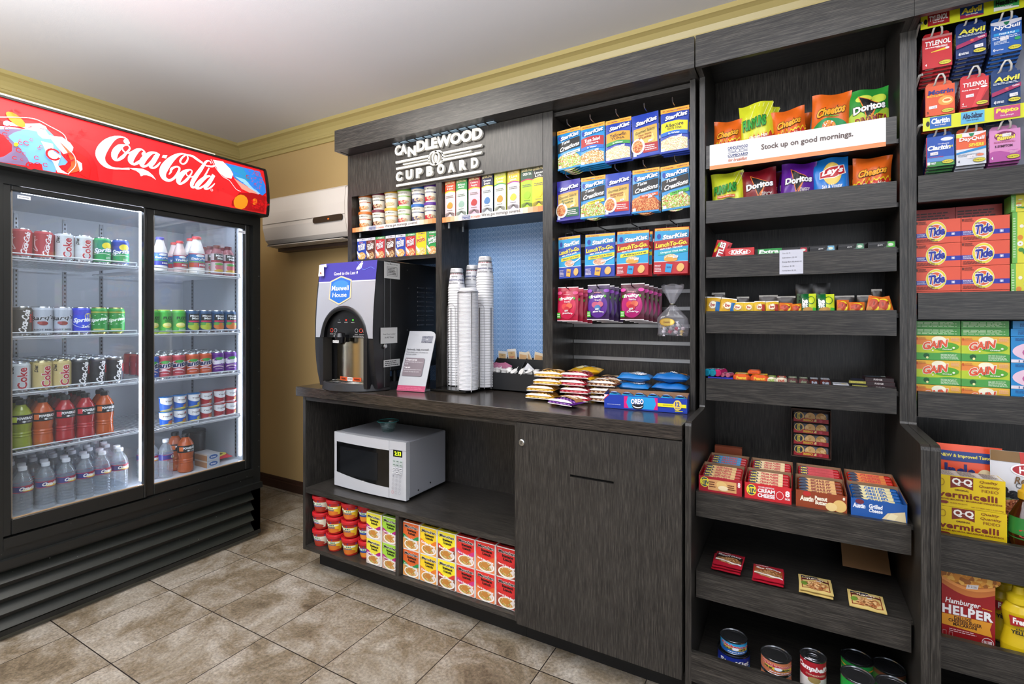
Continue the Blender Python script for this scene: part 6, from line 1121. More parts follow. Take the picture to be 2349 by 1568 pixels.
# ================================================================ chip bags
def chips(w, h, c, draw, seed, t_=.055): return Kind('chip_bag', 'chip bag', [('bag', pouch(w, h, t_, c, draw, seal=.05, wr=.0055, seed=seed, pinch=.05, n0=.0016, rough=.28, res=(16, 16), crimp=.010, dl=.0004, lift=.2))])
def flame(f, y, c, c2='e8d020'): f.B(0, 100, lambda x: 0, lambda x: y + 5 * sin(x * .5) + 3 * sin(x * 1.1) + .12 * x, c2, 24); f.B(0, 100, lambda x: 0, lambda x: y - 4 + 5 * sin(x * .5) + 3 * sin(x * 1.1) + .12 * x, c, 24)
def d_che(lo, hot):
    def d(f):
        if hot: flame(f, 32, 'c42c20'); f.T('Flamin Hot', 54, 26, 60, 9, 'f4e8d0', .03, .3, slope=6)
        else: f.E(50, 12, 50, 30, '148c48'); f.E(46, 24, 18, 12, food('e08030', 'f0a040', 'f4f0e8', 'c86020')); f.T('Cheddar Jalapeno', 46, 46, 50, 5, '50b848', .03)
        f.T('Cheetos', 50, 58, 72, 17, 'f4a828', .07, .25, slope=9, out='141010', ow=.12); f.E(64, 78, 6, 5, c2_(f)) if 0 else None
    return d
def d_fun(hot):
    def d(f):
        for q in range(7): f.W_([(4 + q * 13, 60, 1.2), (24 + q * 13, 96, 1.2)], 'e8ec90')
        if hot: flame(f, 20, 'b8301c', 'e8c820'); f.T('Flamin Hot', 54, 22, 56, 7, 'f4ecd8', .03, .3, slope=4)
        else: f.R(18, 28, 74, 35, 'e0602c'); f.T('Onion Flavored Rings', 46, 31.5, 52, 4, 'f8f0d0', .02); f.E(55, 12, 34, 14, '1c3c34'); f.E(55, 10, 30, 12, food('e8dc90', 'd8c870', 'a89048'))
        f.T('FUNYUNS', 44, 52, 70, 20, '34a034', .05, .1, slope=6, out='143c2c', ow=.13)
    return d
def d_dor(c, sub, subc='e8e0d8', pic=None):
    def d(f):
        if c == 'g': f.B(0, 100, lambda x: 0, lambda x: 40 + 10 * sin(x / 12), 'a8c83c', 12); f.E(40, 76, 20, 8, 'c8d84c'); f.E(76, 72, 18, 10, 'b8cc44')
        f.P([(26, 84), (78, 60), (46, 22)], 'e88030'); f.P([(29, 81), (75, 60), (47, 26)], '141214'); f.T('Doritos', 52, 54, 76, 15, 'f4f4f4', .06, slope=6, out='1c1c20', ow=.1); f.W_([(66, 52, 3), (52, 20, 3)], 'e88c50')
        if c == 'g': f.T('DINAMITA', 56, 26, 78, 14, '7c2428', .07, slope=3, out='e8d020', ow=.14)
        else: f.T(sub, 72, 28, 28, 9, subc, .02); f.E(44, 8, 26, 10, food('c08040', 'a86830', 'd89850'))
    return d
def d_lay(f): f.E(54, 58, 26, 28, 'e8c860'); f.P([(18, 48), (20, 66), (46, 74), (88, 78), (92, 56), (60, 46)], 'f0ece8'); f.P([(20, 50), (22, 65), (47, 72), (86, 76), (89, 57), (60, 48)], 'b82028'); f.T("Lay's", 55, 62, 58, 18, 'f6f4f4', .06, .25, slope=5); f.T('Salt & Vinegar', 52, 26, 56, 12, 'e8f0f8', .02)
K = {'ch': chips(.118, .17, 'd8621c', d_che(0, 1), 1), 'ch2': chips(.125, .19, 'd8641c', d_che(0, 0), 2), 'fh': chips(.128, .215, 'ccd02c', d_fun(1), 3), 'fu': chips(.128, .19, 'd0d82c', d_fun(0), 4), 'dg': chips(.132, .19, '2c8c34', d_dor('g', ''), 5), 'dr': chips(.132, .185, '7c1420', d_dor('r', 'SPICY'), 6), 'dp': chips(.122, .19, '5c1c90', d_dor('p', 'SWEET'), 7), 'la': chips(.12, .19, '1c78cc', d_lay, 8)}
for row, fl, its, wh in ((0, 1.834, [('ch', -.212, 'orange bag with green and red flames', .05, .98), ('fh', -.104, 'tall yellow-green onion ring bag with red flames', -.05, 1), ('ch', .002, 'orange bag with red flames', -.08, 1.0), ('ch2', .112, 'orange and green cheese puff bag', .05, 1.04), ('dg', .226, 'green tortilla chip bag', -.03, 1.0)], 'top'),
                        (1, 1.632, [('fu', -.204, 'yellow-green striped onion ring bag', -.04, 1), ('dr', -.096, 'dark red tortilla chip bag', -.06, 1), ('dp', .014, 'purple tortilla chip bag', .06, 1.0), ('la', .122, 'bright blue potato chip bag', -.04, 1.02), ('ch', .230, 'orange flaming cheese snack bag', .03, 1.04)], 'second')):
    for i, (k, x, desc, ry, sc) in enumerate(its):
        K[k].put((x, 2.022, fl), f'{desc}, {ORD[i]} from left on the {wh} chip shelf', f'chip bags on the {wh} shelf', ry=ry, rx=-.06, sc=(.89 * sc, .9, sc * (1, .92)[row]))
        if i in (1, 2, 4): K[k].put((x - .004, 2.100, fl), f'{desc}, just behind its twin, {wh} shelf', f'chip bags on the {wh} shelf', ry=-ry, rx=-.05, sc=(.93 * sc, .9, sc * (1.03, .93)[row]))
# price note taped on the third fascia
g = G().box(-.0355, .0355, -.0006, 0, 0, .083, 'c9cbd8'); f = F(g, .071, .083, lambda u, v, n: (u, -.0006 - n, v))
for i, s in enumerate(('Gum: $1.75', 'Icebreakers: $2.50', 'Energy Bars: $2.00-$3.00', 'Crackers: $1.50', 'Candy Bars: $1.50')): w_ = 3.4 * len(s); f.T(s, 12 + w_ / 2, 86 - i * 18, w_, 6.5, '30303c')
o = g.obj('price_list'); o.location = (PX(1815, 1.958), 1.9585, PZ(1815, 628, 1.958)); tag(o, 'white paper price list for gum, crackers and candy bars taped on the gum shelf', 'note')
# ================================================================ third shelf: candy and gum boxes
def d_sk(f): f.B(30, 100, lambda x: 0, lambda x: 100, 'c41c2c', 6); f.T('SKITTLES', 50, 40, 90, 40, 'f4f0f0', .05, .1, rot=0, out='701018'); f.E(70, 80, 12, 10, 'e8a020'); f.E(84, 70, 8, 10, '58b030'); f.E(60, 86, 8, 8, 'e8d830')
sk = Kind('candy_packet', 'candy', [('packet', pouch(.10, .045, .012, 'b81828', d_sk, seal=.02, wr=.002, seed=2, n0=.001))])
for i in range(2): sk.put((-.215 + .004 * i, 2.005 + .02 * i, 1.4925), f'red fruit candy packet standing on end, {("front", "rear")[i]} one at the left of the gum shelf', 'red fruit candy packets', ry=-1.25 + .1 * i, rz=-.2)
def minibox(w, d, h, c, draw, name='candy_box', cat='candy'): return boxp(name, cat, w, d, h, c, draw)
def put_px(k, x0, x1, zf, y, label, grp, **kw): return k.put((PX((x0 + x1) / 2, y), y, zf), label, grp, **kw)
kk = minibox(.096, .07, .030, 'c8282c', lambda f: (f.E(50, 50, 38, 36, 'e8dcd8'), f.E(50, 50, 36, 32, 'c8282c'), f.T('KitKat', 50, 52, 56, 50, 'f6f0f0', .06, .1)))
put_px(kk, 1664, 1732, 1.4845, 2.016, 'red wafer bar box beside the red candy packets on the gum shelf', None, rz=.02)
exg = minibox(.075, .07, .021, '147c34', lambda f: (f.R(0, 60, 100, 100, '1c8c3c'), f.T('Extra', 46, 52, 80, 60, 'f0f4f0', .05, .1), f.W_([(10, 20, 5), (90, 30, 5)], '3cc040')))
put_px(exg, 1739, 1794, 1.4845, 2.016, 'green gum box on the gum shelf right of the wafer bars', None)
for i, (a, b, c, d_) in enumerate(((1794, 1853, 'b82038', 'red'), (1854, 1915, '6ca8c8', 'pale blue'), (1918, 1981, '5c9474', 'sage green'), (1985, 2051, '4cb03c', 'bright green'))):
    w_ = (PX(b, 2.0) - PX(a, 2.0)) * .95
    k = minibox(w_, .07, .019 + .001 * i, '101012', lambda f, c=c: (f.P([(66, 10), (98, 4), (96, 92), (72, 96)], c), f.E(82, 50, 10, 22, 'd8e4d0'), f.W_([(58, 15, 8), (72, 30, 9), (70, 80, 9)], '58585c', 4), f.R(2, 62, 60, 78, '3c3c40'), f.T('gum', 44, 45, 18, 22, 'c8c8c8', .02)), 'gum_box', 'gum')
    put_px(k, a, b, 1.4845, 2.016, f'black gum box with {d_} corner picture on the gum shelf', 'black gum boxes', rz=.02)
board_ = tag(G().box(-.23, .285, 2.09, 2.10, 1.4845, 1.520, M('0a0a0c', .4)).obj('gum_tray_divider', base=(.03, 2.095, 1.4845)), 'long black card divider standing behind the gum boxes', 'divider')
# ================================================================ fourth shelf: cookie snack bags
def cb_(c, draw, w=.034, h=.030, t_=.016, seed=1): return Kind('snack_bar_pack', 'snack pack', [('pack', pouch(w, h, t_, c, draw, seal=.1, wr=.0012, seed=seed, n0=.0008, res=(8, 8), bulge=.45))])
def d_bv(side):
    def d(f): f.R(0, 92, 100, 100, 'dcdcd8'); f.E(50, 50, 30, 26, 'f0e8c8'); f.ring(50, 50, 30, 26, 4, 'b87820', 12); f.T('bv', 50, 50, 30, 20, 'a82820', .06); f.R(70, 10, 98, 70, side) if side else None
    return d
def d_nv(f): f.E(50, 46, 40, 42, 'e8d020'); f.E(42, 48, 34, 34, 'b8401c'); f.T('N', 62, 55, 40, 20, '8c3018', .05); f.E(20, 20, 16, 14, 'c88840')
def d_bf(f): f.R(50, 0, 100, 100, 'c8d820'); f.T('be', 24, 60, 34, 26, 'f0f0f0', .05); f.T('fit', 24, 38, 34, 22, 'f0f0f0', .05); f.ring(66, 64, 24, 22, 4, '186830', 12); f.E(44, 12, 36, 16, 'c89850'); f.R(76, 4, 100, 26, '3cb030')
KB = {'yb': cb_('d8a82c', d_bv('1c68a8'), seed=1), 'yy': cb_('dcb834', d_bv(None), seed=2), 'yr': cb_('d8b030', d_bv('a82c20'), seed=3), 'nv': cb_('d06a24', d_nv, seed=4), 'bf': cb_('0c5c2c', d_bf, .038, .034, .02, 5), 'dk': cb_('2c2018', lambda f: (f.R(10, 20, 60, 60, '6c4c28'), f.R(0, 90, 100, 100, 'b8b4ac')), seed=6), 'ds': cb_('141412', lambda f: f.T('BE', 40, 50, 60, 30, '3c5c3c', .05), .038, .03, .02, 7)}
def s4(a, b, t_, bo): return (1600 + a / 4.894, 1600 + b / 4.894, 500 + t_ / 4.894, 500 + bo / 4.894)
L4 = [('yb', 85, 245, 880, 1020, .15), ('yb', 235, 415, 895, 1020, .3), ('yy', 375, 530, 940, 1020, 0), ('yy', 515, 640, 940, 1020, 0), ('yr', 635, 760, 930, 1020, 0), ('yr', 765, 915, 930, 1020, -.05), ('nv', 910, 1060, 950, 1020, .1), ('nv', 1060, 1175, 960, 1020, -.1), ('bf', 1165, 1335, 845, 1020, 0), ('bf', 1345, 1540, 850, 1020, 0), ('nv', 1560, 1700, 915, 1020, .05), ('nv', 1700, 1880, 940, 1020, 0), ('nv', 1885, 2050, 870, 1020, .35), ('nv', 2020, 2210, 880, 1020, -.4)]
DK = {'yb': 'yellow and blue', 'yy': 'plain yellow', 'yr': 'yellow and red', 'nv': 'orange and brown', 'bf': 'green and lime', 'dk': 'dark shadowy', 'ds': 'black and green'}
for i, (k, a, b, t_, bo, ry) in enumerate(L4):
    p, q, u, v = s4(a, b, t_, bo); y = 1.995; w_ = PX(q, y) - PX(p, y); h_ = PZ(p, u, y) - 1.2765
    bw, bh = (.038, .034) if k == 'bf' else (.034, .030)
    KB[k].put((PX((p + q) / 2, y), y, 1.2765), f'{DK[k]} snack pack, {ORD[i]} from left on the cookie pack shelf', 'snack packs on the fourth shelf', ry=ry * .5, rx=-.25, sc=(w_ / bw * .98, 1, max(.6, h_ / bh)))
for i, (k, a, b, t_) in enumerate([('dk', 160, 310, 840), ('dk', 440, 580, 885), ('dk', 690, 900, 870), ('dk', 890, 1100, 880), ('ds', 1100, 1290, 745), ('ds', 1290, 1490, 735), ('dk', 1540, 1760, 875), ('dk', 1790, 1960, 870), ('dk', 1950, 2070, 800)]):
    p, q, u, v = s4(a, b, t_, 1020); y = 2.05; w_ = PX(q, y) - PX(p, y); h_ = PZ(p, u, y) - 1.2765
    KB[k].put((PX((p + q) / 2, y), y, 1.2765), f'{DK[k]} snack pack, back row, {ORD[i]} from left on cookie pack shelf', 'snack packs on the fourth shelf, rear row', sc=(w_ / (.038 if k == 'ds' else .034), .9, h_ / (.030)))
# ================================================================ fifth shelf: candy bars
def s5(a, t_): return (1600 + a / 4.894, 780 + t_ / 4.894)
def roll(c): g = G().lathe([(0, -.03), (.0125, -.029), (.0135, -.027), (.0135, .027), (.0125, .029), (0, .03)], M(c, .2, .3), 16); g.xf(Matrix.Rotation(pi / 2, 4, 'X')); g.add([(-.009, -.0305, -.008), (.009, -.0305, -.008), (.009, -.0305, .008), (-.009, -.0305, .008)], [(0, 1, 2, 3)], M(c, .15, .5)); f = F(g, .02, .04, lambda u, v, n: (u, -.02 + v, .0136 + n - u * u * 14)); f.R(10, 10, 90, 90, 'd8e0e8'); f.T('mint', 50, 50, 60, 30, '8c3050', .05); return Kind('mint_roll', 'candy', [('roll', g)])
RL = [roll('1c98b8'), roll('1c98b8'), roll('c82c70')]
for i, a in enumerate((136, 200, 258)): RL[i].put((PX(s5(a, 0)[0], 1.995), 2.005, 1.0285 + .0285), f'shiny {("teal", "teal", "pink")[i]} mint roll, {ORD[i]} from left on the candy bar shelf', 'mint rolls', rz=-.3)
tag(G().box(max(-.272, PX(s5(82, 0)[0], 1.98)), PX(s5(395, 0)[0], 1.98), 1.982, 2.07, 1.0290, 1.0420, M('2c34a8', .3)).obj('mint_carton', base=(-.24, 2.02, 1.029)), 'low blue carton under the mint rolls on the candy bar shelf', 'carton')
sm = roll('c87090')
for i, a in enumerate((300, 360)): sm.put((PX(s5(a, 0)[0], 1.99), 2.003, 1.0285 + .0215), f'small pink mint roll, {("left", "right")[i]} one in the blue carton', 'small pink mint rolls', rz=-.3, sc=(.6, .7, .6))
def cbar(c, c2, txt, w, d=.07, h=.02, band='e8e0d8'):
    g = G().box(-w / 2, w / 2, -d / 2, d / 2, 0, h, M(c, .28), min(w, h) * .3); f = F(g, w * .8, h, lambda u, v, n: (u, -d / 2 - n, v)); f.T(txt, 50, 55, 70, 36, c2, .04)
    t2 = topf(g, w * .8, d * .8, h + .0002); t2.R(0, 0, 100, 100, c2); t2.R(20, 20, 80, 60, band); t2.T(txt, 50, 40, 50, 20, c, .05); return Kind('candy_bar', 'candy bar', [('bar', g)])
L5 = [(395, 590, 'd4582c', 'e8c030', 'Peanut', .027, 'orange peanut butter cup pack'), (588, 805, 'd4582c', 'e8c030', 'Peanut', .027, 'orange peanut butter cup pack'), (772, 888, 'd8d0b8', '88b030', 'nut', .022, 'cream coloured nut bar'), (880, 1005, 'd8d0b8', 'b03c28', 'nut', .022, 'cream coloured nut bar'), (1008, 1128, '604040', '7c8c70', 'choc', .022, 'brown and green chocolate bar'), (1134, 1250, '604040', '7c8c70', 'choc', .022, 'brown and green chocolate bar'), (1256, 1368, '4c2420', '9ca8b8', 'fruit', .022, 'dark brown fruit and nut bar'), (1374, 1502, '4c2420', '9ca8b8', 'fruit', .022, 'dark brown fruit and nut bar')]
kinds5 = {}
for i, (a, b, c, c2, tx, h_, desc) in enumerate(L5):
    p, q = s5(a, 0)[0], s5(b, 0)[0]; w_ = (PX(q, 1.99) - PX(p, 1.99)) * .97; k = cbar(c, c2, tx, w_, h=h_)
    k.put((PX((p + q) / 2, 1.99), 2.022, 1.0285), f'{desc}, {ORD[i]} from left between the mints and the dark boxes', 'candy bars on the fifth shelf')
cbar('d4582c', 'b84820', 'Peanut', .042, .05, .014).put((PX(s5(640, 0)[0], 2.03), 2.022, 1.0285 + .0275), 'orange candy box lying on the two peanut butter cup packs')
tag(boxp('candy_bar', 'candy bar', .044, .06, .010, 'ccd0d8', lambda f: f.T('mints', 50, 50, 50, 50, '30405c', .03), top=lambda f: (f.W_([(10, 20, 9), (40, 40, 9), (90, 70, 9)], '2c3444', 4), f.E(70, 30, 20, 12, 'e0c860'))).put((PX(s5(1612, 0)[0], 1.99), 2.015, 1.0285), 'x'), 'flat white and grey mint packet on the candy bar shelf', 'candy bar')
gb = boxp('candy_bar', 'candy bar', .046, .06, .013, '14140f', lambda f: (f.R(0, 20, 100, 80, '8c8838'), f.L(10, 90, 30, 70, 2, 'c8c060')), top=lambda f: f.R(10, 10, 90, 90, '24283c'))
for i in range(2): gb.put((PX(s5(1830, 0)[0], 1.99) - .004 * i, 2.018, 1.0285 + .0138 * i), f'black and gold wafer bar, {("lower", "upper")[i]} one beside the dark chocolate boxes', 'black and gold wafer bars', rz=-.15 * i)
db = boxp('chocolate_box', 'chocolate', .075, .075, .012, '200c10', lambda f: (f.T('FUDGE', 45, 55, 30, 40, 'c8c0c0', .03), f.R(0, 0, 100, 10, '401820')), top=lambda f: (f.R(6, 30, 60, 90, '384048'), f.R(64, 50, 80, 90, '8c9490')))
for i in range(3): db.put((PX(s5(2065, 0)[0], 1.99) - .003 * i, 2.022, 1.0285 + .0128 * i), f'dark maroon chocolate box, {("lowest", "middle", "uppermost")[i]} of the three at the right end', 'dark maroon chocolate boxes')
# ================================================================ cracker cartons
def strip_pack(c, c2, c3, txt, w=.121):
    g = G().box(-w / 2, w / 2, -.008, .008, 0, .034, M(c, .25), .004)
    f = F(g, w, .034, lambda u, v, n: (u, -.008 - n, v)); f.R(2, 0, 100, 60, c); f.R(18, 54, 84, 100, c3); f.E(14, 74, 11, 26, '1c2c48'); f.T('RITZ', 14, 74, 14, 26, 'e8d040', .04) if c2 == 'r' else None; f.T(txt, 52, 78, 42, 30, c if c3 != c else 'e8c8c8', .05)
    t_ = topf(g, w, .015, .0342); t_.R(4, 10, 96, 90, c); t_.R(26, 15, 82, 85, c3); t_.L(34, 76, 25, 75, 1, '5c2c20'); t_.E(14, 50, 9, 42, '1c2c48'); t_.T('RITZ', 14, 50, 12, 40, 'e8d040', .04) if c2 == 'r' else None
    return Kind('cracker_pack', 'cracker pack', [('pack', g)])
SP = {'w': strip_pack('b83030', 'r', 'd8b070', 'WHITE CHEDDAR'), 'bl': strip_pack('b82c30', 'r', '2880b0', 'CRACKERS'), 'c': strip_pack('b8242c', 'r', 'd8c090', 'CREAM CHEESE'), 'ch': strip_pack('b8242c', 'r', 'c02c34', 'CHEESE'), 'pb': strip_pack('84341c', 'a', 'd0a060', 'PEANUT'), 'gc': strip_pack('1c5ca4', 'a', 'd8cc98', 'GRILLED'), 'og': strip_pack('c42c20', 'a', 'd87828', 'CHEESE')}
def d_r1(f): f.R(0, 0, 100, 100, 'a81c2c'); f.R(22, 14, 88, 84, 'dca468'); f.E(14, 62, 11, 34, '1c3c60'); f.ring(14, 62, 11, 34, 1.6, 'e8dc40', 16); f.T('RITZ', 14, 62, 17, 34, 'f0dc30', .05); f.L(25, 40, 30, 74, 3, '6c3018'); f.E(54, 56, 12, 24, 'e8c078'); f.E(58, 36, 12, 16, 'f0dcb0'); f.L(68, 86, 28, 66, 3, '6c3018'); f.T('8', 94, 72, 5, 30, 'f0e4e0', .06)
def d_r2(f): f.R(0, 0, 100, 100, 'c8242c'); f.E(15, 56, 11, 36, '1c3c60'); f.ring(15, 56, 11, 36, 1.6, 'e8dc40', 16); f.T('RITZ', 15, 56, 17, 34, 'f0dc30', .05); f.T('CREAM', 47, 60, 36, 22, 'f4ecec', .06); f.T('CHEESE', 47, 30, 36, 22, 'f4ecec', .06); f.T('CRACKER SANDWICHES', 47, 82, 34, 9, 'f4ecec', .02); f.ring(76, 46, 8, 26, 1, 'f0d8d8', 14); f.T('8', 92, 62, 8, 34, 'f4ecec', .06); f.T('PACKS', 92, 30, 10, 12, 'f4ecec', .04)
def d_a1(f): f.R(0, 0, 100, 100, '8c3c1c'); f.E(22, 84, 8, 14, 'b82828'); f.T('Austin', 22, 54, 26, 28, 'f4ecd8', .05, .1); f.T('Peanut', 50, 66, 24, 24, 'f4ecd8', .04, .1); f.T('Butter', 50, 40, 22, 22, 'f4ecd8', .04, .1); f.E(86, 37, 13, 36, 'dcb870'); f.E(70, 26, 11, 25, 'e4c888'); f.T('8', 94, 84, 4, 16, 'f4ecd8', .04)
def d_a2(f): f.R(0, 0, 100, 100, '1c54a0'); f.E(16, 84, 8, 14, '702838'); f.T('Austin', 15, 60, 22, 24, 'e8ecf4', .05, .1); f.T('Grilled', 45, 66, 24, 22, 'e8ecf4', .04, .1); f.T('Cheese', 45, 42, 24, 20, 'e8ecf4', .04, .1); f.P([(56, 4), (66, 40), (96, 60), (98, 2)], 'dcccA0'.lower()); f.P([(64, 8), (72, 44), (84, 34), (78, 6)], 'e8dcb4')
def crk(draw, c, h=.05): return carton(.131, .135, h, c, draw, 'cracker_carton', lip=.006, back=.012)
CK = [(crk(d_r1, 'a81c2c'), 'w', 'bl', 'red carton with tan panel marked 8', -.2045), (crk(d_r2, 'c8242c'), 'c', 'c', 'bright red cream cheese cracker carton', -.065), (crk(d_a1, '8c3c1c'), 'pb', 'ch', 'brown peanut butter cracker carton', .078), (crk(d_a2, '1c54a0'), 'gc', 'og', 'blue grilled cheese cracker carton', .2185)]
plain_c = [carton(.131, .135, .05, c, lambda f: None, 'cracker_carton', lip=.006, back=.012) for c in ('a81c2c', 'c8242c', 'c8242c', 'c44c20')]
bd = ['red cracker carton with blue packs', 'red cracker carton with cream cheese packs', 'red cracker carton with cheese packs', 'orange and red cracker carton']
for i, (k, s1, s2, desc, x) in enumerate(CK):
    k.put((x, 1.828, .6845), f'{desc}, {ORD[i]} from left at the front', 'cracker cartons in front')
    plain_c[i].put((x + .004, 1.968, .6845 + .0), f'{bd[i]}, rear row', 'cracker cartons in the rear row')
    for r, (sp, yy, nm) in enumerate(((s1, 1.783, 'front'), (s2, 1.925, 'rear'))):
        for j in range(5): SP[sp].put((x + .004 * r, yy + .021 * j, .6845 + .0125 + .003 * j), f'wrapped cracker pack, {ORD[j]} from the front in the {nm} carton, column {ORD[i]}', f'cracker packs in the {nm} cartons', rx=-.35)
# upright open carton of crackers
g = G(); w, h = .125, .175; g.box(-w / 2, w / 2, .0, .002, 0, h, M('4c3428', .6)); g.box(-w / 2, -w / 2 + .002, -.045, 0, 0, h, M('54392c', .6)); g.box(w / 2 - .002, w / 2, -.045, 0, 0, h, M('54392c', .6)); g.box(-w / 2, w / 2, -.045, 0, h - .002, h, M('54392c', .6)); g.box(-w / 2, w / 2, -.045, 0, 0, .002, M('54392c', .6))
XU = PX(1861, 2.09)
Kind('cracker_carton', 'carton', [('carton', g)]).put((XU, 2.16, .6845 + .063), 'open brown carton standing upright on the rear cartons, showing whole crackers', rx=-.06)
def up(f): pass
g = G().box(-.055, .055, -.012, .004, 0, .036, clear('cracker_film', 'f4f4f8', .25, .1, 'a8acb8'), .003)
for q in (-.037, -.002, .032): g.add([(q + .0165 * cos(a * pi / 8), -.0125, .020 + .0165 * sin(a * pi / 8)) for a in range(16)], [tuple(range(16))], food('dcb070', 'e8c488', 'c89850', scale=60))
f = F(g, .11, .036, lambda u, v, n: (u, -.013 - n, v)); f.R(0, 2, 100, 40, 'a81c28'); f.E(15, 60, 13, 38, 'e0c060'); f.E(15, 60, 11, 34, '182840'); f.T('RITZ', 15, 60, 8, 50, 'e8d040', .05); f.T('CHEESE', 42, 22, 28, 20, 'e8c040', .05, rot=180); f.P([(58, 12), (66, 12), (66, 36), (62, 36)], 'e8c888'); f.E(78, 22, 5, 14, 'c04050')
uk = Kind('cracker_pack', 'cracker pack', [('pack', g)])
for j in range(4): uk.put((XU, 2.145, .6845 + .066 + .0415 * j), f'cracker pack with round logo, {("lowest", "second", "third", "topmost")[j]} in the upright carton', 'cracker packs in the upright carton', rx=-.06)
# small orange pack row at back left
tag(G().box(-.262, -.165, 2.095, 2.12, .6845 + .0, .76, M('7c3c24', .4)).obj('snack_carton', base=(-.21, 2.1, .685)), 'dark orange carton at the far back left of the cracker shelf', 'carton')
# cardboard flap and board under the cracker shelf
tag(G().prism([(1.99, .434), (2.0, .434), (2.24, .60), (2.23, .60)], 'x', .15, .28, M('8c6844', .7)).obj('cardboard_sheet', base=(.2, 2.1, .434)), 'brown cardboard sheet leaning inside the shelf above the gravy packets', 'cardboard')
# ================================================================ gravy packets
def gravy(kind):
    def d(f):
        if kind in 'ab':
            f.R(0, 0, 100, 100, 'b01c30'); f.P([(4, 30), (96, 30), (96, 78), (4, 84)], '2c1c18' if kind == 'a' else '9c4c28'); f.E(50, 40, 44, 22, food('a87848', 'c89868', '7c4c28', scale=120)); f.P([(4, 34), (96, 18), (96, 26), (4, 42)], 'ece4e0'); f.T('McCORMICK', 20, 90, 24, 6, 'f0d8d8', .02); f.T('BROWN GRAVY' if kind == 'a' else 'Slow Cookers', 50, 72, 80, 11, 'f4f0ec', .03, .2, slope=-3); f.T('mix', 40, 90, 20, 8, 'e8dcdc', .03)
        else:
            f.R(0, 0, 100, 100, 'd8c078'); f.R(8, 14, 92, 92, '8c3420'); f.R(11, 17, 89, 92, 'd4bc74'); f.E(50, 38, 38, 24, food('b87c48', 'd09c68', 'e0b880', '8c5c34', scale=90)); f.E(16, 40, 10, 12, '6c8c34'); f.T('PIONEER', 34, 84, 50, 11, '1c2c54', .06, .1); f.T('Brand', 54, 75, 26, 5, '1c2c54', .03); f.B(10, 90, lambda x: 60 + 6 * sin(pi * x / 100), lambda x: 70 + 6 * sin(pi * x / 100), '5c1c28', 8); f.T('TURKEY', 50, 71, 54, 7, 'f0e4c8', .04, arc=2); price(f, 60, 58, .9); f.T('Gravy Mix', 50, 20, 50, 5, '9c3420', .03)
    return Kind('gravy_packet', 'gravy packet', [('packet', pouch(.088, .098, .007, 'b01c30' if kind in 'ab' else 'd8c078', d, seal=.06, wr=.0022, seed=ord(kind), n0=.0007))])
GP = [(gravy('a'), 3, 'red and black brown-gravy'), (gravy('b'), 2, 'red slow-cooker'), (gravy('c'), 2, 'cream turkey gravy'), (gravy('d'), 1, 'cream turkey gravy')]
for i, ((k, n, desc), (px, py)) in enumerate(zip(GP, ((1663, 1318), (1760, 1346), (1872, 1374), (1993, 1408)))):
    x, y = AT(px, py, .425)
    for j in range(n): k.put((x + .002 * j, y + .014 + .003 * j, .4285 + .0072 * j), f'{desc} packet, {("bottom", "second", "topmost")[j] if n > 1 else "lying alone"}, pile {ORD[i]} from left', 'gravy packets', rx=-pi / 2 + .02, rz=(-.02, .03, -.03)[j])
# ================================================================ cans on the bottom shelf
STL = M('9a9ca0', .22, .95)
def tin(R, h, c, draw, tab=False, dark=False):
    g = G(); rg = M('70747a', .25, .95) if dark else STL
    g.lathe([(0, 0), (R - .001, 0), (R + .001, .001), (R + .001, .003), (R - .0002, .004, c), (R - .0002, h - .004), (R + .001, h - .003), (R + .001, h), (R - .0015, h), (R - .0025, h - .003), (R * .82, h - .0035), (R * .8, h - .0028), (R * .74, h - .0028), (R * .72, h - .0035), (R * .4, h - .0032), (0, h - .0035)], rg, 36)
    f = cyl(g, R - .0002, .004, h - .004, pi, 14); draw(f)
    if tab: g.tube([(R * .5 * cos(a * pi / 8), -R * .2 + R * .32 * sin(a * pi / 8) * 1.3, h - .001) for a in range(16)], .002, STL, 6, True); g.box(-R * .7, -R * .1, -R * .85, -R * .55, h - .003, h - .0022, 'd8d4dc')
    return Kind('food_can', 'can', [('can', g)])
def d_cs(c2):
    def d(f): f.B(0, 100, lambda x: 0, lambda x: 40, c2, 6); f.P([(22, 36), (24, 60), (90, 50), (88, 24)], 'e8d040'); f.T('Chicken', 40, 74, 44, 26, 'c02838', .05, slope=-8, out='f0f0f0'); f.T('of the Sea', 78, 66, 30, 20, 'c02838', .04, slope=-6, out='f0f0f0'); f.T('SOLID WHITE' if c2 != 'c87450' else 'PINK SALMON', 52, 44, 56, 16, '182038', .05, slope=-6); f.E(54, 50, 8, 14, 'e8f0f8'); f.L(36, 80, 10, 26, 1, 'f0f4f8')
    return d
T1 = tin(.0405, .040, '2c98cc', d_cs('1c64b8')); T2 = tin(.049, .048, '1c3098', lambda f: (f.B(0, 100, lambda x: 0, lambda x: 22 + 10 * sin(x / 30), '68b0d8', 8), f.T('StarKist', 56, 56, 62, 36, 'f4f6fa', .06, out='101c50')), dark=True); T3 = tin(.0425, .042, 'cc7c54', d_cs('c87450'))
T4 = tin(.035, .102, 'a8202c', lambda f: (f.R(0, 0, 100, 48, 'e4e0dc'), f.E(52, 44, 16, 10, 'a89058'), f.T("Campbell's", 50, 78, 86, 20, 'f4ecec', .05, .3, slope=-4), f.T('CONDENSED', 56, 60, 50, 5, 'e0c8b0', .02)), tab=True)
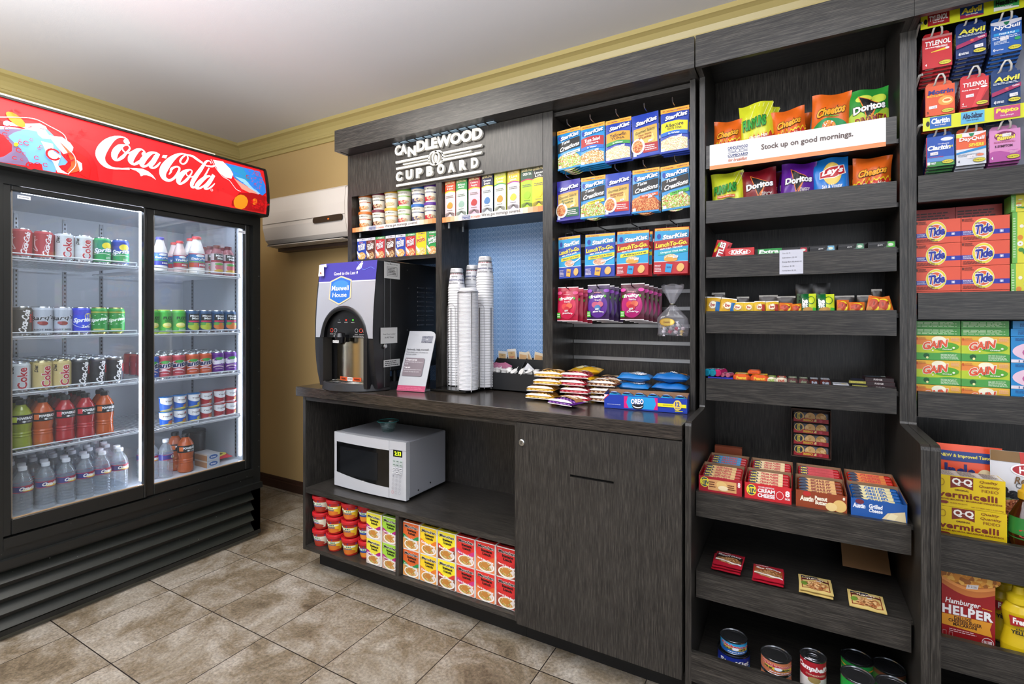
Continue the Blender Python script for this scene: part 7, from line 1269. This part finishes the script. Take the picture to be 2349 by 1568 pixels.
T5 = tin(.0415, .104, '1c8c3c', lambda f: (f.R(0, 0, 50, 70, 'c8b878'), f.B(0, 100, lambda x: 84, lambda x: 88, 'e0a030', 6), f.E(60, 40, 20, 24, '58a838')), dark=True); T6 = tin(.0415, .104, '5c3420', lambda f: (f.R(0, 60, 100, 88, '3c6c30'), f.E(40, 40, 30, 20, 'a84828')), dark=True); T7 = tin(.0415, .104, '1c9c3c', lambda f: (f.P([(0, 60), (30, 70), (40, 20), (0, 30)], '58b848'), f.E(60, 40, 20, 20, '68c050')))
def tp(px, py, z): return AT(px, py, z)
x, y = tp(1683, 1457, .208); T2.put((x, y, .1185), 'wide blue tuna can at the left of the bottom shelf', 'food cans'); T1.put((x, y, .1185 + .0488), 'small light blue tuna can standing on the wide blue can', 'food cans', rz=.1)
x, y = tp(1780, 1499, .204)
for j in range(2): T3.put((x, y, .1185 + .0428 * j), f'salmon-pink fish can, {("lower", "upper")[j]} of the two stacked', 'food cans', rz=.05)
x, y = tp(1865, 1502, .2205); T4.put((x, y, .1185), 'red and white condensed soup can with pull tab', 'food cans')
x, y = tp(1966, 1507, .2225); T5.put((x, y, .1185), 'green vegetable can with dark lid in the rear row', 'food cans', rz=-.4)
x, y = tp(2056, 1532, .2225); T6.put((min(x, .253), y, .1185), 'brown and green can in the right rear corner of the bottom shelf', 'food cans')
x, y = tp(1980, 1549, .2225); T7.put((x - .014, y - .006, .1185), 'bright green can with silver lid in the front row', 'food cans', rz=-.2)
x, y = tp(2062, 1572, .2225); T7.put((min(x + .008, .253), y - .004, .1185), 'silver-topped green can cut off at the front right of the bottom shelf', 'food cans')
# ================================================================ medicine rack
t = empty('medicine_rack', (.6, 2.1, 1.7)); tag(t, 'white wire rack with yellow brand strips holding medicine packets', 'rack')
WW = M('d4d2cc', .35)
g = G().box(.40, .97, 2.115, 2.121, 1.72, 2.14, M('8c90a0', .4)); f = F(g, .57, .42, lambda u, v, n: (.685 + u, 2.115 - n, 1.72 + v)); f.R(0, 64, 12, 78, 'a4acc8')
part('back_plate', g, t)
def ystrip(x0, x1, z0, z1, items):
    w, h = x1 - x0, z1 - z0; g = G().box(x0, x1, 1.968, 1.9695, z0, z1, 'd4d824'); f = F(g, w, h, lambda u, v, n: (x0 + w / 2 + u, 1.968 - n, z0 + v)); f.E((.012 / w) * 100, 50, .45 / w, 20, '141410', 14)
    for (a, b, c, tx, tc, bd) in items:
        a, b = (PX(a, 1.968) - x0) / w * 100, (PX(b, 1.968) - x0) / w * 100; f.R(a, 12, b, 96, c)
        if bd: f.P([(a, 12), (a, 40), (b, 20), (b, 12)], bd)
        f.T(tx, (a + b) / 2, 64, (b - a) * .84, 36, tc, .05, .1); f.T('Extra Strength', (a + b) / 2, 32, (b - a) * .5, 12, 'f0e8e8' if c != '5cb0d8' else '1c2c54', .02)
    return part('brand_strip', g, t)
ystrip(PX(2112, 1.968), .95, PZ(2112, 69, 1.968), PZ(2112, 38, 1.968), [(2128, 2178, 'a02024', 'TYLENOL', 'f4f0f0', 0), (2202, 2256, '1c3c78', 'Advil', 'ecdc40', 'a02848'), (2279, 2337, '3c9c50', 'Headache', '141c18', 'e8ece8')])
ystrip(PX(2117, 1.968), .95, PZ(2117, 302, 1.968), PZ(2117, 271, 1.968), [(2133, 2182, '1c60b0', 'Claritin', 'f4f4f8', 0), (2204, 2258, '5cb0d8', 'Alka-Seltzer', '1c2c54', 0), (2280, 2340, 'c04880', 'Pepto', 'ece040', 0)])
x_ = PX(2112, 1.968)
for z in (PZ(2112, 54, 1.968), PZ(2117, 286, 1.968), PZ(2112, 172, 1.968)):
    g = G().tube([(x_ + .004, 2.115, z - .012), (x_ - .004, 1.985, z - .006), (x_ - .002, 1.972, z), (x_ + .004, 1.967, z)], .004, WW, 7); part('strip_arm', g, t)
def med(c, c2, name, nc, draw2, w, h=.112):
    g = G(); d = .013; g.box(-w / 2, w / 2, -d, 0, 0, h, M(c2, .35)); P = [(-w / 2 + .004, h), (w / 2 - .004, h), (w / 2 - .006, h + .012), (w / 2 - .014, h + .018), (-w / 2 + .014, h + .018), (-w / 2 + .006, h + .012)]
    g.prism(P, 'y', -.0012, -.0002, M(c, .4)); f = F(g, w, h, lambda u, v, n: (u, -d - n, v)); f.R(0, 0, 100, 100, c); draw2(f)
    f.T(name, 52, 78, 84, 14, nc, .035, .1) if name else None; f.E(76, 12, 21, 7, '3c3818'); f.E(76, 12, 20, 6, 'd8cc3c'); f.T('Drug Store', 76, 12, 30, 4, '3c3818', .02)
    s = sidef(g, d * .9, h, w / 2); s.L(10, 90, 5, 95, 14, 'c8b8b8')
    s2 = F(g, .011, h, lambda u, v, n: (-w / 2 - n, -d / 2 + u, v)); s2.R(5, 30, 95, 90, c2); s2.T(name or 'Relief', 50, 60, 420, 7, nc, .05, rot=90)
    b = F(g, w, d, lambda u, v, n: (u, -v, -n)); b.R(10, 20, 40, 80, 'c8c4bc'); b.L(50, 92, 20, 80, 2, 'a8a4a0')
    return Kind('medicine_packet', 'medicine packet', [('packet', g)])
def st(f, x, y): f.P([(x - 14, y - 5), (x + 14, y - 4), (x + 14, y + 6), (x - 14, y + 5)], 'e4e0e4'); f.T('1.50', x + 4, y, 12, 4, '80808c')
def m_ty(f): f.R(0, 93, 100, 100, 'c88080'); f.W_([(30, 50, 2), (86, 56, 7)], 'e8c838'); f.E(84, 56, 7, 3.5, 'e8e8ec'); f.L(10, 60, 62, 68, 1, 'f4e8e8'); f.T('EXTRA STRENGTH', 66, 64, 36, 6, 'f4e8e8', .04); f.T('4', 12, 12, 5, 7, 'f4e8e8', .04)
def m_ad(f):
    for i in range(12): f.R(i * 8.3, 0, i * 8.3 + .5, 100, '2c4880'); f.R(0, i * 8.3, 100, i * 8.3 + .4, '2c4880')
    f.P([(0, 28), (0, 40), (100, 62), (100, 50)], 'a02458'); f.E(52, 48, 6, 4, 'd86050'); f.T('Tablets', 82, 54, 24, 5, 'f0dce4', .03, slope=3); f.L(5, 95, 62, 69, 2, 'dce4f0'); f.T('4', 10, 10, 6, 9, 'f0f0f4', .05); f.T('COATED TABLETS', 28, 10, 26, 6, 'f0f0f4', .04); st(f, 74, 26)
def m_ny(f): f.B(0, 100, lambda x: 86 + 8 * ((x - 50) / 50) ** 2 if 0 else 92 - 8 * sin(pi * x / 100), lambda x: 100, 'dcdce8', 8); f.P([(42, 96), (62, 96), (58, 88), (52, 85), (46, 88)], '1c7850'); f.R(10, 56, 92, 64, '1c90d0'); f.T('COLD & FLU', 52, 60, 50, 5, 'f0f4f8', .04); f.L(5, 95, 44, 54, 2, 'd0dcec'); f.L(10, 60, 28, 40, 3, 'd0dcec'); f.E(86, 38, 10, 5, '2c9c58'); st(f, 44, 44); f.T('4', 9, 12, 5, 9, 'f0f0f4', .05); f.T('LiquiCaps', 27, 11, 26, 5, 'f0f0f4', .03)
def m_mo(f): f.E(70, 46, 26, 16, 'f0a048'); f.E(74, 46, 16, 9, 'f8e0a0'); f.E(74, 47, 12, 4, 'e06830'); f.L(5, 70, 62, 70, 2, 'f4d840'); st(f, 26, 28); f.T('2', 8, 12, 5, 7, '3c2820', .03)
def m_t2(f): f.P([(40, 0), (60, 0), (90, 60), (70, 60)], 'dc4044'); f.P([(60, 0), (100, 0), (100, 60)], '8c1c24'); f.T('Extra Strength', 36, 60, 60, 5, 'f4e8e8', .04, .2); f.E(84, 66, 12, 3.5, 'f0e8e8'); st(f, 34, 40); f.T('4', 9, 14, 5, 7, 'f4e8e8', .04); f.L(5, 24, 4, 9, 1, 'f0e0e0')
def m_cl(f): f.R(0, 0, 3, 100, 'c02048'); f.B(3, 100, lambda x: 0, lambda x: 16 - .03 * x, '3c8c3c', 6); f.R(3, 16, 100, 30, '5c90d0'); f.E(74, 88, 22, 6, 'e4ecf8'); f.T('Claritin', 46, 62, 80, 14, 'f4f4f8', .05, .15); f.T('Non-Drowsy', 62, 73, 40, 4, 'f4f4f8', .03); f.L(6, 84, 53, 57, 1, 'e0e8f4'); f.T('24', 88, 62, 12, 6, 'e8dc40', .04); st(f, 28, 42); f.T('1', 8, 10, 5, 9, 'f4f4f8', .05); f.T('TABLET', 24, 10, 20, 6, 'f4f4f8', .04); f.T('Indoor & Outdoor Allergies', 36, 30, 50, 5, 'c03050', .02)
def m_dq(f): f.R(0, 0, 100, 50, 'd4d8e0'); f.B(0, 100, lambda x: 90 - 6 * sin(pi * x / 100) + .06 * x, lambda x: 100, 'e8e4e8', 8); f.P([(42, 97), (62, 97), (58, 89), (52, 86), (46, 89)], '1c8858'); f.R(0, 86, 20, 98, 'd8dc50'); f.P([(0, 40), (100, 54), (100, 46), (0, 34)], '2488c8'); f.T('SEVERE', 68, 60, 50, 9, 'f0dc40', .05, .2); f.L(5, 94, 26, 34, 3, '8c94a4'); f.E(80, 28, 12, 4, 'e08060'); st(f, 50, 24); f.T('4', 8, 12, 5, 7, '2c3450', .04)
def m_pb(f): f.R(0, 0, 100, 34, 'b0509c'); f.B(0, 100, lambda x: 30 + 5 * sin(x / 16), lambda x: 36 + 5 * sin(x / 16), 'd888bc', 10); f.E(50, 80, 34, 15, '7c2858'); f.T('Pepto', 46, 84, 50, 11, 'ecdc50', .06, slope=3); f.T('Bismol', 54, 74, 54, 11, 'ecdc50', .06, slope=3); f.T('5 SYMPTOM', 46, 48, 56, 7, '4c1c3c', .05); f.L(14, 86, 58, 64, 2, 'b04c70'); st(f, 56, 82); f.L(64, 90, 22, 32, 3, 'f0c8e0'); f.T('4', 8, 12, 5, 9, 'f4e8f0', .05)
Ym = 2.0
MR = [[(2116, 2184, 81, 155, med('c4242c', '8c1c22', 'TYLENOL', 'f4f0f0', m_ty, .098), 'red pain relief packet with yellow streak'), (2193, 2262, 56, 130, med('1c3470', '16244c', 'Advil', 'e8e050', m_ad, .098), 'navy packet with magenta stripe'), (2273, 2344, 46, 121, med('1c58a8', '16244c', 'NyQuil', 'f4f4f8', m_ny, .098), 'blue cold and flu packet with white top')],
      [(2123, 2190, 195, 264, med('e0582c', '8c2c18', 'Motrin', '242c80', m_mo, .098), 'orange packet with sunburst'), (2203, 2268, 178, 246, med('cc2c34', '8c1c24', 'TYLENOL', 'f4f0f0', m_t2, .098), 'red packet with angled dark corner'), (2274, 2341, 165, 242, med('143c74', '0c2448', 'Advil', 'e8e050', m_ad, .098), 'dark blue packet with magenta stripe and price sticker')],
      [(2125, 2189, 312, 381, med('1c50b0', '142c70', '', 'f4f4f8', m_cl, .098), 'bright blue allergy packet with green base'), (2194, 2262, 303, 378, med('e06038', '8c94a8', 'DayQuil', 'f4f0f0', m_dq, .098), 'orange and white daytime cold packet'), (2270, 2341, 297, 370, med('d48cc0', '8c3c80', '', 'f4f0f0', m_pb, .098), 'pink stomach tablet packet')]]
RN = ('top', 'middle', 'bottom')
for r, row in enumerate(MR):
    for c, (a, b, t0, b0, k, desc) in enumerate(row):
        px = (a + b) / 2; z0 = PZ(px, b0, Ym - .014); z1 = PZ(px, t0, Ym - .014); w_ = PX(b, Ym) - PX(a, Ym); x = PX(px, Ym - .014)
        for j in range(6 if r < 2 else 4): k.put((x + .001 * j, Ym + .0165 * j, z0 - .0055 * j), f'{desc}, {("front one" if j == 0 else ORD[j - 1] + " behind front")}, {RN[r]} rack row', f'medicine packets on the {RN[r]} rack row', rx=-.03, sc=(w_ / .098, 1, (z1 - z0) / .112))
        g = G(); hz = (z1 - z0) + .008; g.tube([(-.012, .095, hz), (-.012, -.012, hz - .002), (-.010, -.021, hz + .010), (-.004, -.024, hz + .022), (.004, -.024, hz + .022), (.010, -.021, hz + .010), (.012, -.012, hz - .002), (.012, .095, hz)], .0028, WW, 7)
        o = g.obj('loop_hook'); o.location = (x, Ym, z0); tag(o, f'white wire loop hook holding the {ORD[c]} packet column from left, {RN[r]} rack row', 'hook', 'loop hooks on the rack')
# ================================================================ detergent boxes
def d_tide(f):
    f.R(0, 26, 100, 45, '2434a8'); f.E(46, 50, 23, 43, 'f4ecc0'); f.E(46, 50, 22, 41, 'ecdc3c'); f.E(46, 50, 17.5, 33, 'f4e8e0'); f.E(46, 50, 15.5, 29, 'e0603c'); f.E(48, 48, 9, 17, 'ecdc3c'); f.T('Tide', 47, 50, 34, 34, '2434a0', .07, .18, slope=6, out='f4f0f0', ow=.12); f.T('ULTRA', 34, 74, 10, 5, '2434a0', .03)
    f.T('1', 3, 90, 2, 10, '2c2020', .02); f.L(6, 26, 82, 96, 3, '5c2c24'); f.L(3, 24, 28, 43, 3, 'e8e4f4'); f.L(3, 50, 6, 20, 3, '5c2420'); f.ring(83, 36, 5, 7, 1, 'e8e8f8', 4, pi / 4, pi / 4 + 2 * pi); f.E(83, 36, 2.4, 4, 'e8e8f8', 10)
def d_gain(f):
    f.R(0, 0, 100, 60, '68b040'); f.B(0, 100, lambda x: 30, lambda x: 62, 'b8d030', 6); f.R(0, 62, 100, 100, 'e8b83c'); f.B(0, 60, lambda x: 64, lambda x: 90 - .2 * x, 'e8883c', 4); f.E(52, 84, 16, 14, 'f8f4d8'); f.E(66, 56, 30, 18, '58a828'); f.B(0, 100, lambda x: 0, lambda x: 30 - 4 * sin(x / 16), '4ca048', 8); f.T('GAIN', 44, 64, 54, 28, 'e05a38', .09, .15, slope=14, out='f4f0ec', ow=.2); f.T('Original', 70, 45, 20, 7, 'f0f4e8', .03)
    f.L(56, 97, 4, 26, 5, 'd8ecd0'); f.E(24, 18, 7, 10, '14582c', 8); f.E(26, 10, 3, 5, 'ece8a0', 8); f.T('1', 3, 88, 2, 10, 'c85020', .02); f.L(6, 24, 84, 95, 2, 'd88040'); f.L(78, 98, 78, 94, 4, 'f0b8a0'); f.E(38, 40, 2, 3, 'f0f0e0', 8); f.E(84, 52, 3, 4, 'f0f4e0', 8)
def d_floral(f): f.R(0, 0, 7, 100, '6cb850'); f.R(7, 0, 100, 100, 'dcd838'); f.L(1, 5, 10, 90, 16, 'd0e8c0'); f.E(11, 50, 4, 5, 'e08c30'); f.E(11, 38, 4.4, 5, 'f0f0ec'); f.E(11, 38, 1.3, 1.6, 'c0a030'); f.E(13, 72, 3, 3.5, 'f4f0e0'); f.E(12, 26, 4, 4, '3c8c3c'); f.E(17, 22, 3, 5, '3c8c3c'); f.T('GAIN', 58, 60, 74, 44, 'e05a38', .09, out='f4f4f4', ow=.2)
def d_down(f): f.E(62, 44, 60, 44, 'e8c8dc'); f.E(66, 40, 50, 34, 'c0609c'); f.E(84, 50, 20, 26, '8c3468'); f.R(0, 0, 100, 12, 'e4dce8'); f.T('1 LOAD', 26, 6, 30, 8, '3c4c7c', .03); f.L(6, 50, 84, 96, 3, '1c4c88')
Yt = 2.0; wT = (PX(2317, Yt) - .3435) / 2 - .001; xT = PX(2317, Yt) - wT / 2
def det(c, draw, topc, h, w=wT, d=.055): return boxp('detergent_box', 'detergent box', w, d, h, c, draw, cs=topc, top=lambda f: (f.R(0, 0, 100, 100, topc), f.L(4, 96, 20, 85, 5, '401c18' if topc[0] in '8b' else 'c8e0b8')))
hT = (PZ(2258, 478, Yt) - PZ(2258, 648, Yt)) / 3
K_T = det('e2583e', d_tide, 'b03c38', hT - .0012)
for c in range(2):
    for r in range(4): K_T.put((xT - (1 - c) * (wT + .0014), Yt + .03, 1.2705 + (hT) * r - .03 * 0), f'orange detergent box with blue stripe, {("bottom", "second", "third", "top")[r]} of the {("left", "right")[c]} column', 'orange detergent boxes', rz=0)
zt4 = 1.2705 + hT * 4
K_TB = det('b03c38', lambda f: f.L(4, 96, 20, 85, 5, '401c18'), '9c3430', hT * .9)
for c in range(2):
    for r in range(5): K_TB.put((xT - (1 - c) * (wT + .0012), Yt + .09, 1.2705 + hT * .92 * r), f'dark red detergent box in the rear, {ORD[r]} from the bottom of the {("left", "right")[c]} column', 'orange detergent boxes, rear rows')
xs_ = PX(2320, Yt); wF = .15
K_F = boxp('detergent_box', 'detergent box', wF, .055, .098, 'dcd838', d_floral, cs='6cb850')
for r in range(3): K_F.put((xs_ + wF / 2 + .003 * (r % 2), Yt + .03, 1.2705 + .151 * r), f'yellow and green floral detergent box at the right edge, {("bottom", "middle", "top")[r]} one', 'floral detergent boxes', sc=(1, 1, (1.53, 1.53, .5)[r]))
hG = (PZ(2256, 771, Yt) - PZ(2256, 888, Yt)) / 2
zG = PZ(2256, 771, Yt) - 3 * hG
K_G = det('68b040', d_gain, '4c9c48', hG - .0012); K_GB = boxp('detergent_box', 'detergent box', wT * .99, .11, .0222, '4c9c48', lambda f: f.L(4, 96, 15, 85, 4, 'c8e0b8'), cs='4c9c48', top=lambda f: f.R(0, 0, 100, 100, '4c9c48'))
K_D = boxp('detergent_box', 'detergent box', wF, .055, hG - .0012, '1c88cc', d_down, cs='1c80c4'); K_DB = boxp('detergent_box', 'detergent box', wF, .11, .0222, '1c88cc', lambda f: (f.T('Downy', 70, 50, 40, 60, '1c3c88', .04), f.L(10, 36, 20, 80, 4, '1c3c70')), cs='1c80c4')
for c in range(2):
    for r in range(3): K_G.put((xT - (1 - c) * (wT + .0014), Yt + .03, max(.9665, zG) + hG * r), f'green and yellow detergent box, {("bottom", "middle", "top")[r]} of the {("left", "right")[c]} column', 'green and yellow detergent boxes')
    for r in range(2): K_GB.put((xT - (1 - c) * (wT + .0014) - .0 * (1 - r), Yt + .06, max(.9665, zG) + hG * 3 + .023 * r), f'flat green detergent box lying on the {("left", "right")[c]} column, {("lower", "upper")[r]} one', 'flat green detergent boxes')
for r in range(3): K_D.put((xs_ + wF / 2, Yt + .03, max(.9665, zG) + hG * r), f'blue fabric softener box with pink picture, {("bottom", "middle", "top")[r]} one', 'blue fabric softener boxes')
for r in range(2): K_DB.put((xs_ + wF / 2 + .004 * r, Yt + .058, max(.9665, zG) + hG * 3 + .023 * r), f'flat blue box lying on the softener boxes, {("lower", "upper")[r]} one', 'flat blue boxes')
# ================================================================ pantry shelf
def d_verm(f):
    f.R(0, 0, 100, 100, 'e0c010'); f.P([(20, 98), (54, 98), (54, 60), (37, 68), (20, 60)], '7c2c1c'); f.T('Q', 29, 82, 12, 22, 'f4f0e8', .06); f.T('Q', 46, 82, 12, 22, 'f4f0e8', .06); f.R(35, 82, 40, 84, 'f4f0e8') ; f.T('ORIGINAL', 37, 56, 21, 5, '5c2418', .03); f.T('vermicelli', 45, 40, 86, 18, '7c2c18', .035, sp=1.08)
    f.T('Quality', 76, 90, 26, 10, '7c2c18', .01, .2); f.T('Quantity', 77, 76, 30, 10, '7c2c18', .01, .2); f.T('FIDEO', 78, 63, 24, 9, '7c2c18', .0); f.T('ENRICHED MACARONI / MACARRONES ENRIQUECIDOS', 48, 24, 94, 5.5, '7c2c18', .03); f.P([(1, 18), (14, 18), (18, 14), (14, 9), (1, 9)], '7c2c28'); f.T('THE ORIGINAL FIDEO SINCE 1910', 32, 13, 26, 4, '7c2c18', .01); f.T('NET WT./PESO NETO 5 OZ.(142g)', 74, 7, 46, 4.5, '7c2c18', .01); f.ring(6, 78, 5, 12, .7, '8c5c18', 14)
Yv = 1.79; xv0, xv1 = PX(2153, Yv), PX(2310, Yv); zv = .6555
K_V = boxp('pasta_box', 'pasta box', xv1 - xv0, .06, .085, 'e0c010', lambda f: (d_verm(f)), cs='d8b810', top=lambda f: (f.R(2, 4, 98, 96, 'e4dcd0'), f.L(5, 30, 10, 90, 7, '5c4c40'), f.L(36, 64, 10, 90, 7, '5c4c40'), f.L(70, 95, 10, 90, 7, '5c4c40')))
for r in range(2): K_V.put(((xv0 + xv1) / 2 - .003 * r, Yv + .03, zv + .0858 * r), f'yellow vermicelli pasta box, {("lower", "upper")[r]} of the two stacked', 'yellow pasta boxes')
def d_unc(f): f.R(0, 80, 100, 92, '1c3878'); f.T('NEW & Improved Taste!', 50, 86, 70, 5, 'ecdc50', .02); f.T('Uncle', 36, 68, 52, 16, '1c2c6c', .05); f.E(76, 64, 11, 9, 'd8c8a0')
Kind('rice_pouch', 'rice pouch', [('pouch', pouch(.16, .235, .02, 'e0502c', d_unc, seal=.04, wr=.002, seed=12, n0=.001))]).put((PX(2215, 1.90), 1.90, .656), 'orange and blue rice pouch standing behind the yellow pasta boxes', rx=-.03)
def d_bac(f): f.R(0, 88, 46, 100, '7c5c30'); f.R(46, 76, 100, 100, 'b83028'); f.E(64, 80, 34, 8, 'f0f0f0'); f.E(64, 80, 31, 6.5, 'a82028'); f.T('Hormel', 66, 80, 44, 7, 'f4f0f0', .04); f.T('Real', 50, 68, 30, 8, '6c4c28', .02, .3); f.T('Crumbled', 62, 62, 50, 6, '202020'); f.T('Bacon', 50, 53, 80, 12, '14181c', .05); f.B(0, 100, lambda x: 20, lambda x: 46, '70984c', 6); f.E(40, 34, 38, 12, food('a85838', 'c87850', '7c3824', 'e0a078')); f.R(0, 16, 100, 24, '6c1c18'); f.T('ORIGINAL', 60, 20, 80, 5, 'e0c890', .02); f.B(0, 100, lambda x: 0, lambda x: 15, '5c9444', 6); price(f, 70, 44)
Kind('bacon_bag', 'bacon bag', [('bag', pouch(.13, .235, .03, 'd0d0d4', d_bac, seal=.03, wr=.003, seed=14, n0=.0015))]).put((PX(2276, 1.86) + .066, 1.875, .656), 'white, red and green bag of crumbled bacon beside the pasta boxes', rx=-.03)
sy = empty('syrup_bottle', (PX(2352, 1.80), 1.80, .656)); tag(sy, 'brown syrup bottle with yellow cap at the right edge of the pantry shelf', 'bottle')
b = G().lathe([(0, 0), (.022, 0), (.029, .008), (.033, .04), (.030, .085), (.020, .11), (.0125, .125), (.0125, .135)], M('3c1808', .1), 22); o = b.obj('bottle'); o.parent = sy
b = G().lathe([(.014, .131), (.0145, .133), (.0145, .15), (.008, .155), (.006, .168), (0, .17)], M('c89c20', .35), 16); o = b.obj('cap'); o.parent = sy
b = G().lathe([(.0318, .03), (.0334, .045), (.031, .085)], M('2c7c34', .4), 22); f = cyl(b, .0325, .03, .085); f.E(50, 30, 30, 20, 'c03c30'); o = b.obj('label'); o.parent = sy
def d_help(f):
    f.B(0, 100, lambda x: 78 - 12 * sin(pi * x / 110), lambda x: 100, 'c87438', 12); f.E(50, 92, 60, 12, food('e8a040', 'd88c30', 'f0b858', 'a86428', scale=50)); f.B(0, 100, lambda x: 84 - 10 * sin(pi * x / 110), lambda x: 88 - 10 * sin(pi * x / 110), 'e89850', 12)
    f.P([(46, 76), (68, 78), (70, 84), (48, 82)], 'e4dcdc'); f.T('$ 2.50', 58, 80, 16, 3, '403838'); f.T('Hamburger', 40, 55, 66, 9, 'f4f0ee', .02, .2); f.W_([(76, 54, 1), (94, 53, 1)], 'e8a030'); f.T('HELPER', 48, 44, 92, 11, 'f0eeee', .045, sp=1.12); f.P([(0, 37), (94, 37), (90, 28), (94, 18), (0, 22)], 'dc9428')
    f.T('DELUXE', 40, 34, 32, 4, '3c1c14', .03); f.T('CHEESEBURGER', 44, 29.5, 62, 4.2, '3c1c14', .03); f.T('MACARONI', 44, 25, 44, 4, '3c1c14', .03); f.L(14, 66, 14, 19, 2, 'e0b0b0'); f.ring(86, 10, 11, 6, 1, 'f0e4e4', 20); f.T('REAL CHEESE', 86, 10, 15, 4, 'f0e4e4', .04); f.T('NET WT 5.5 OZ (156g)', 72, 2.5, 36, 2.2, 'e0c0c0'); f.ring(5, 11, 5, 5, .6, 'd8b0b0', 4, pi / 4, pi / 4 + 2 * pi); f.ring(17, 10, 5, 5, .6, 'd8b0b0', 4, pi / 4, pi / 4 + 2 * pi)
Yh = 1.79; a_, b_ = PX(2160, Yh), PX(2283, Yh)
boxp('dinner_box', 'dinner box', b_ - a_, .035, PZ(2283, 1322, Yh) - .371, '98181c', d_help, cs='7c1418').put(((a_ + b_) / 2, Yh + .0175, .3705), 'dark red cheeseburger macaroni dinner box on the lower right shelf')
def must():
    P = [(0, 0), (.026, 0), (.031, .006), (.032, .03), (.027, .055), (.0245, .07), (.029, .095), (.030, .108), (.024, .122), (.016, .130)]
    b = G().lathe(P, M('d8b818', .25), 26, sy=.75); f = F(b, .05, .05, lambda u, v, n: (u, -sqrt(max(0, 1 - (u / .034) ** 2)) * .0255 - .0005 - n + .002 * 0 - .0 , .055 + v), nx=10, ny=4); f.n = .001
    f.P([(5, 96), (100, 96), (100, 52), (50, 56), (10, 50)], 'a82020'); f.nx = 1; f.T("French's", 56, 76, 76, 26, 'f4f0ec', .06); f.T('classic', 52, 40, 50, 10, '202018', .02); f.T('YELLOW', 52, 24, 80, 16, '202018', .06)
    c = G().lathe([(.020, .127), (.021, .129), (.021, .143), (.012, .150), (.010, .166), (.0, .168)], M('dcc020', .3), 20)
    return Kind('mustard_bottle', 'mustard bottle', [('bottle', b), ('cap', c)])
K_MU = must(); K_MU.put((PX(2338, 1.79), 1.795, .3705), 'yellow mustard bottle with red label in front at the right edge', 'mustard bottles', sc=1.12); K_MU.put((PX(2308, 1.85), 1.87, .3705), 'yellow mustard bottle standing behind the labelled one', 'mustard bottles', sc=1.12)
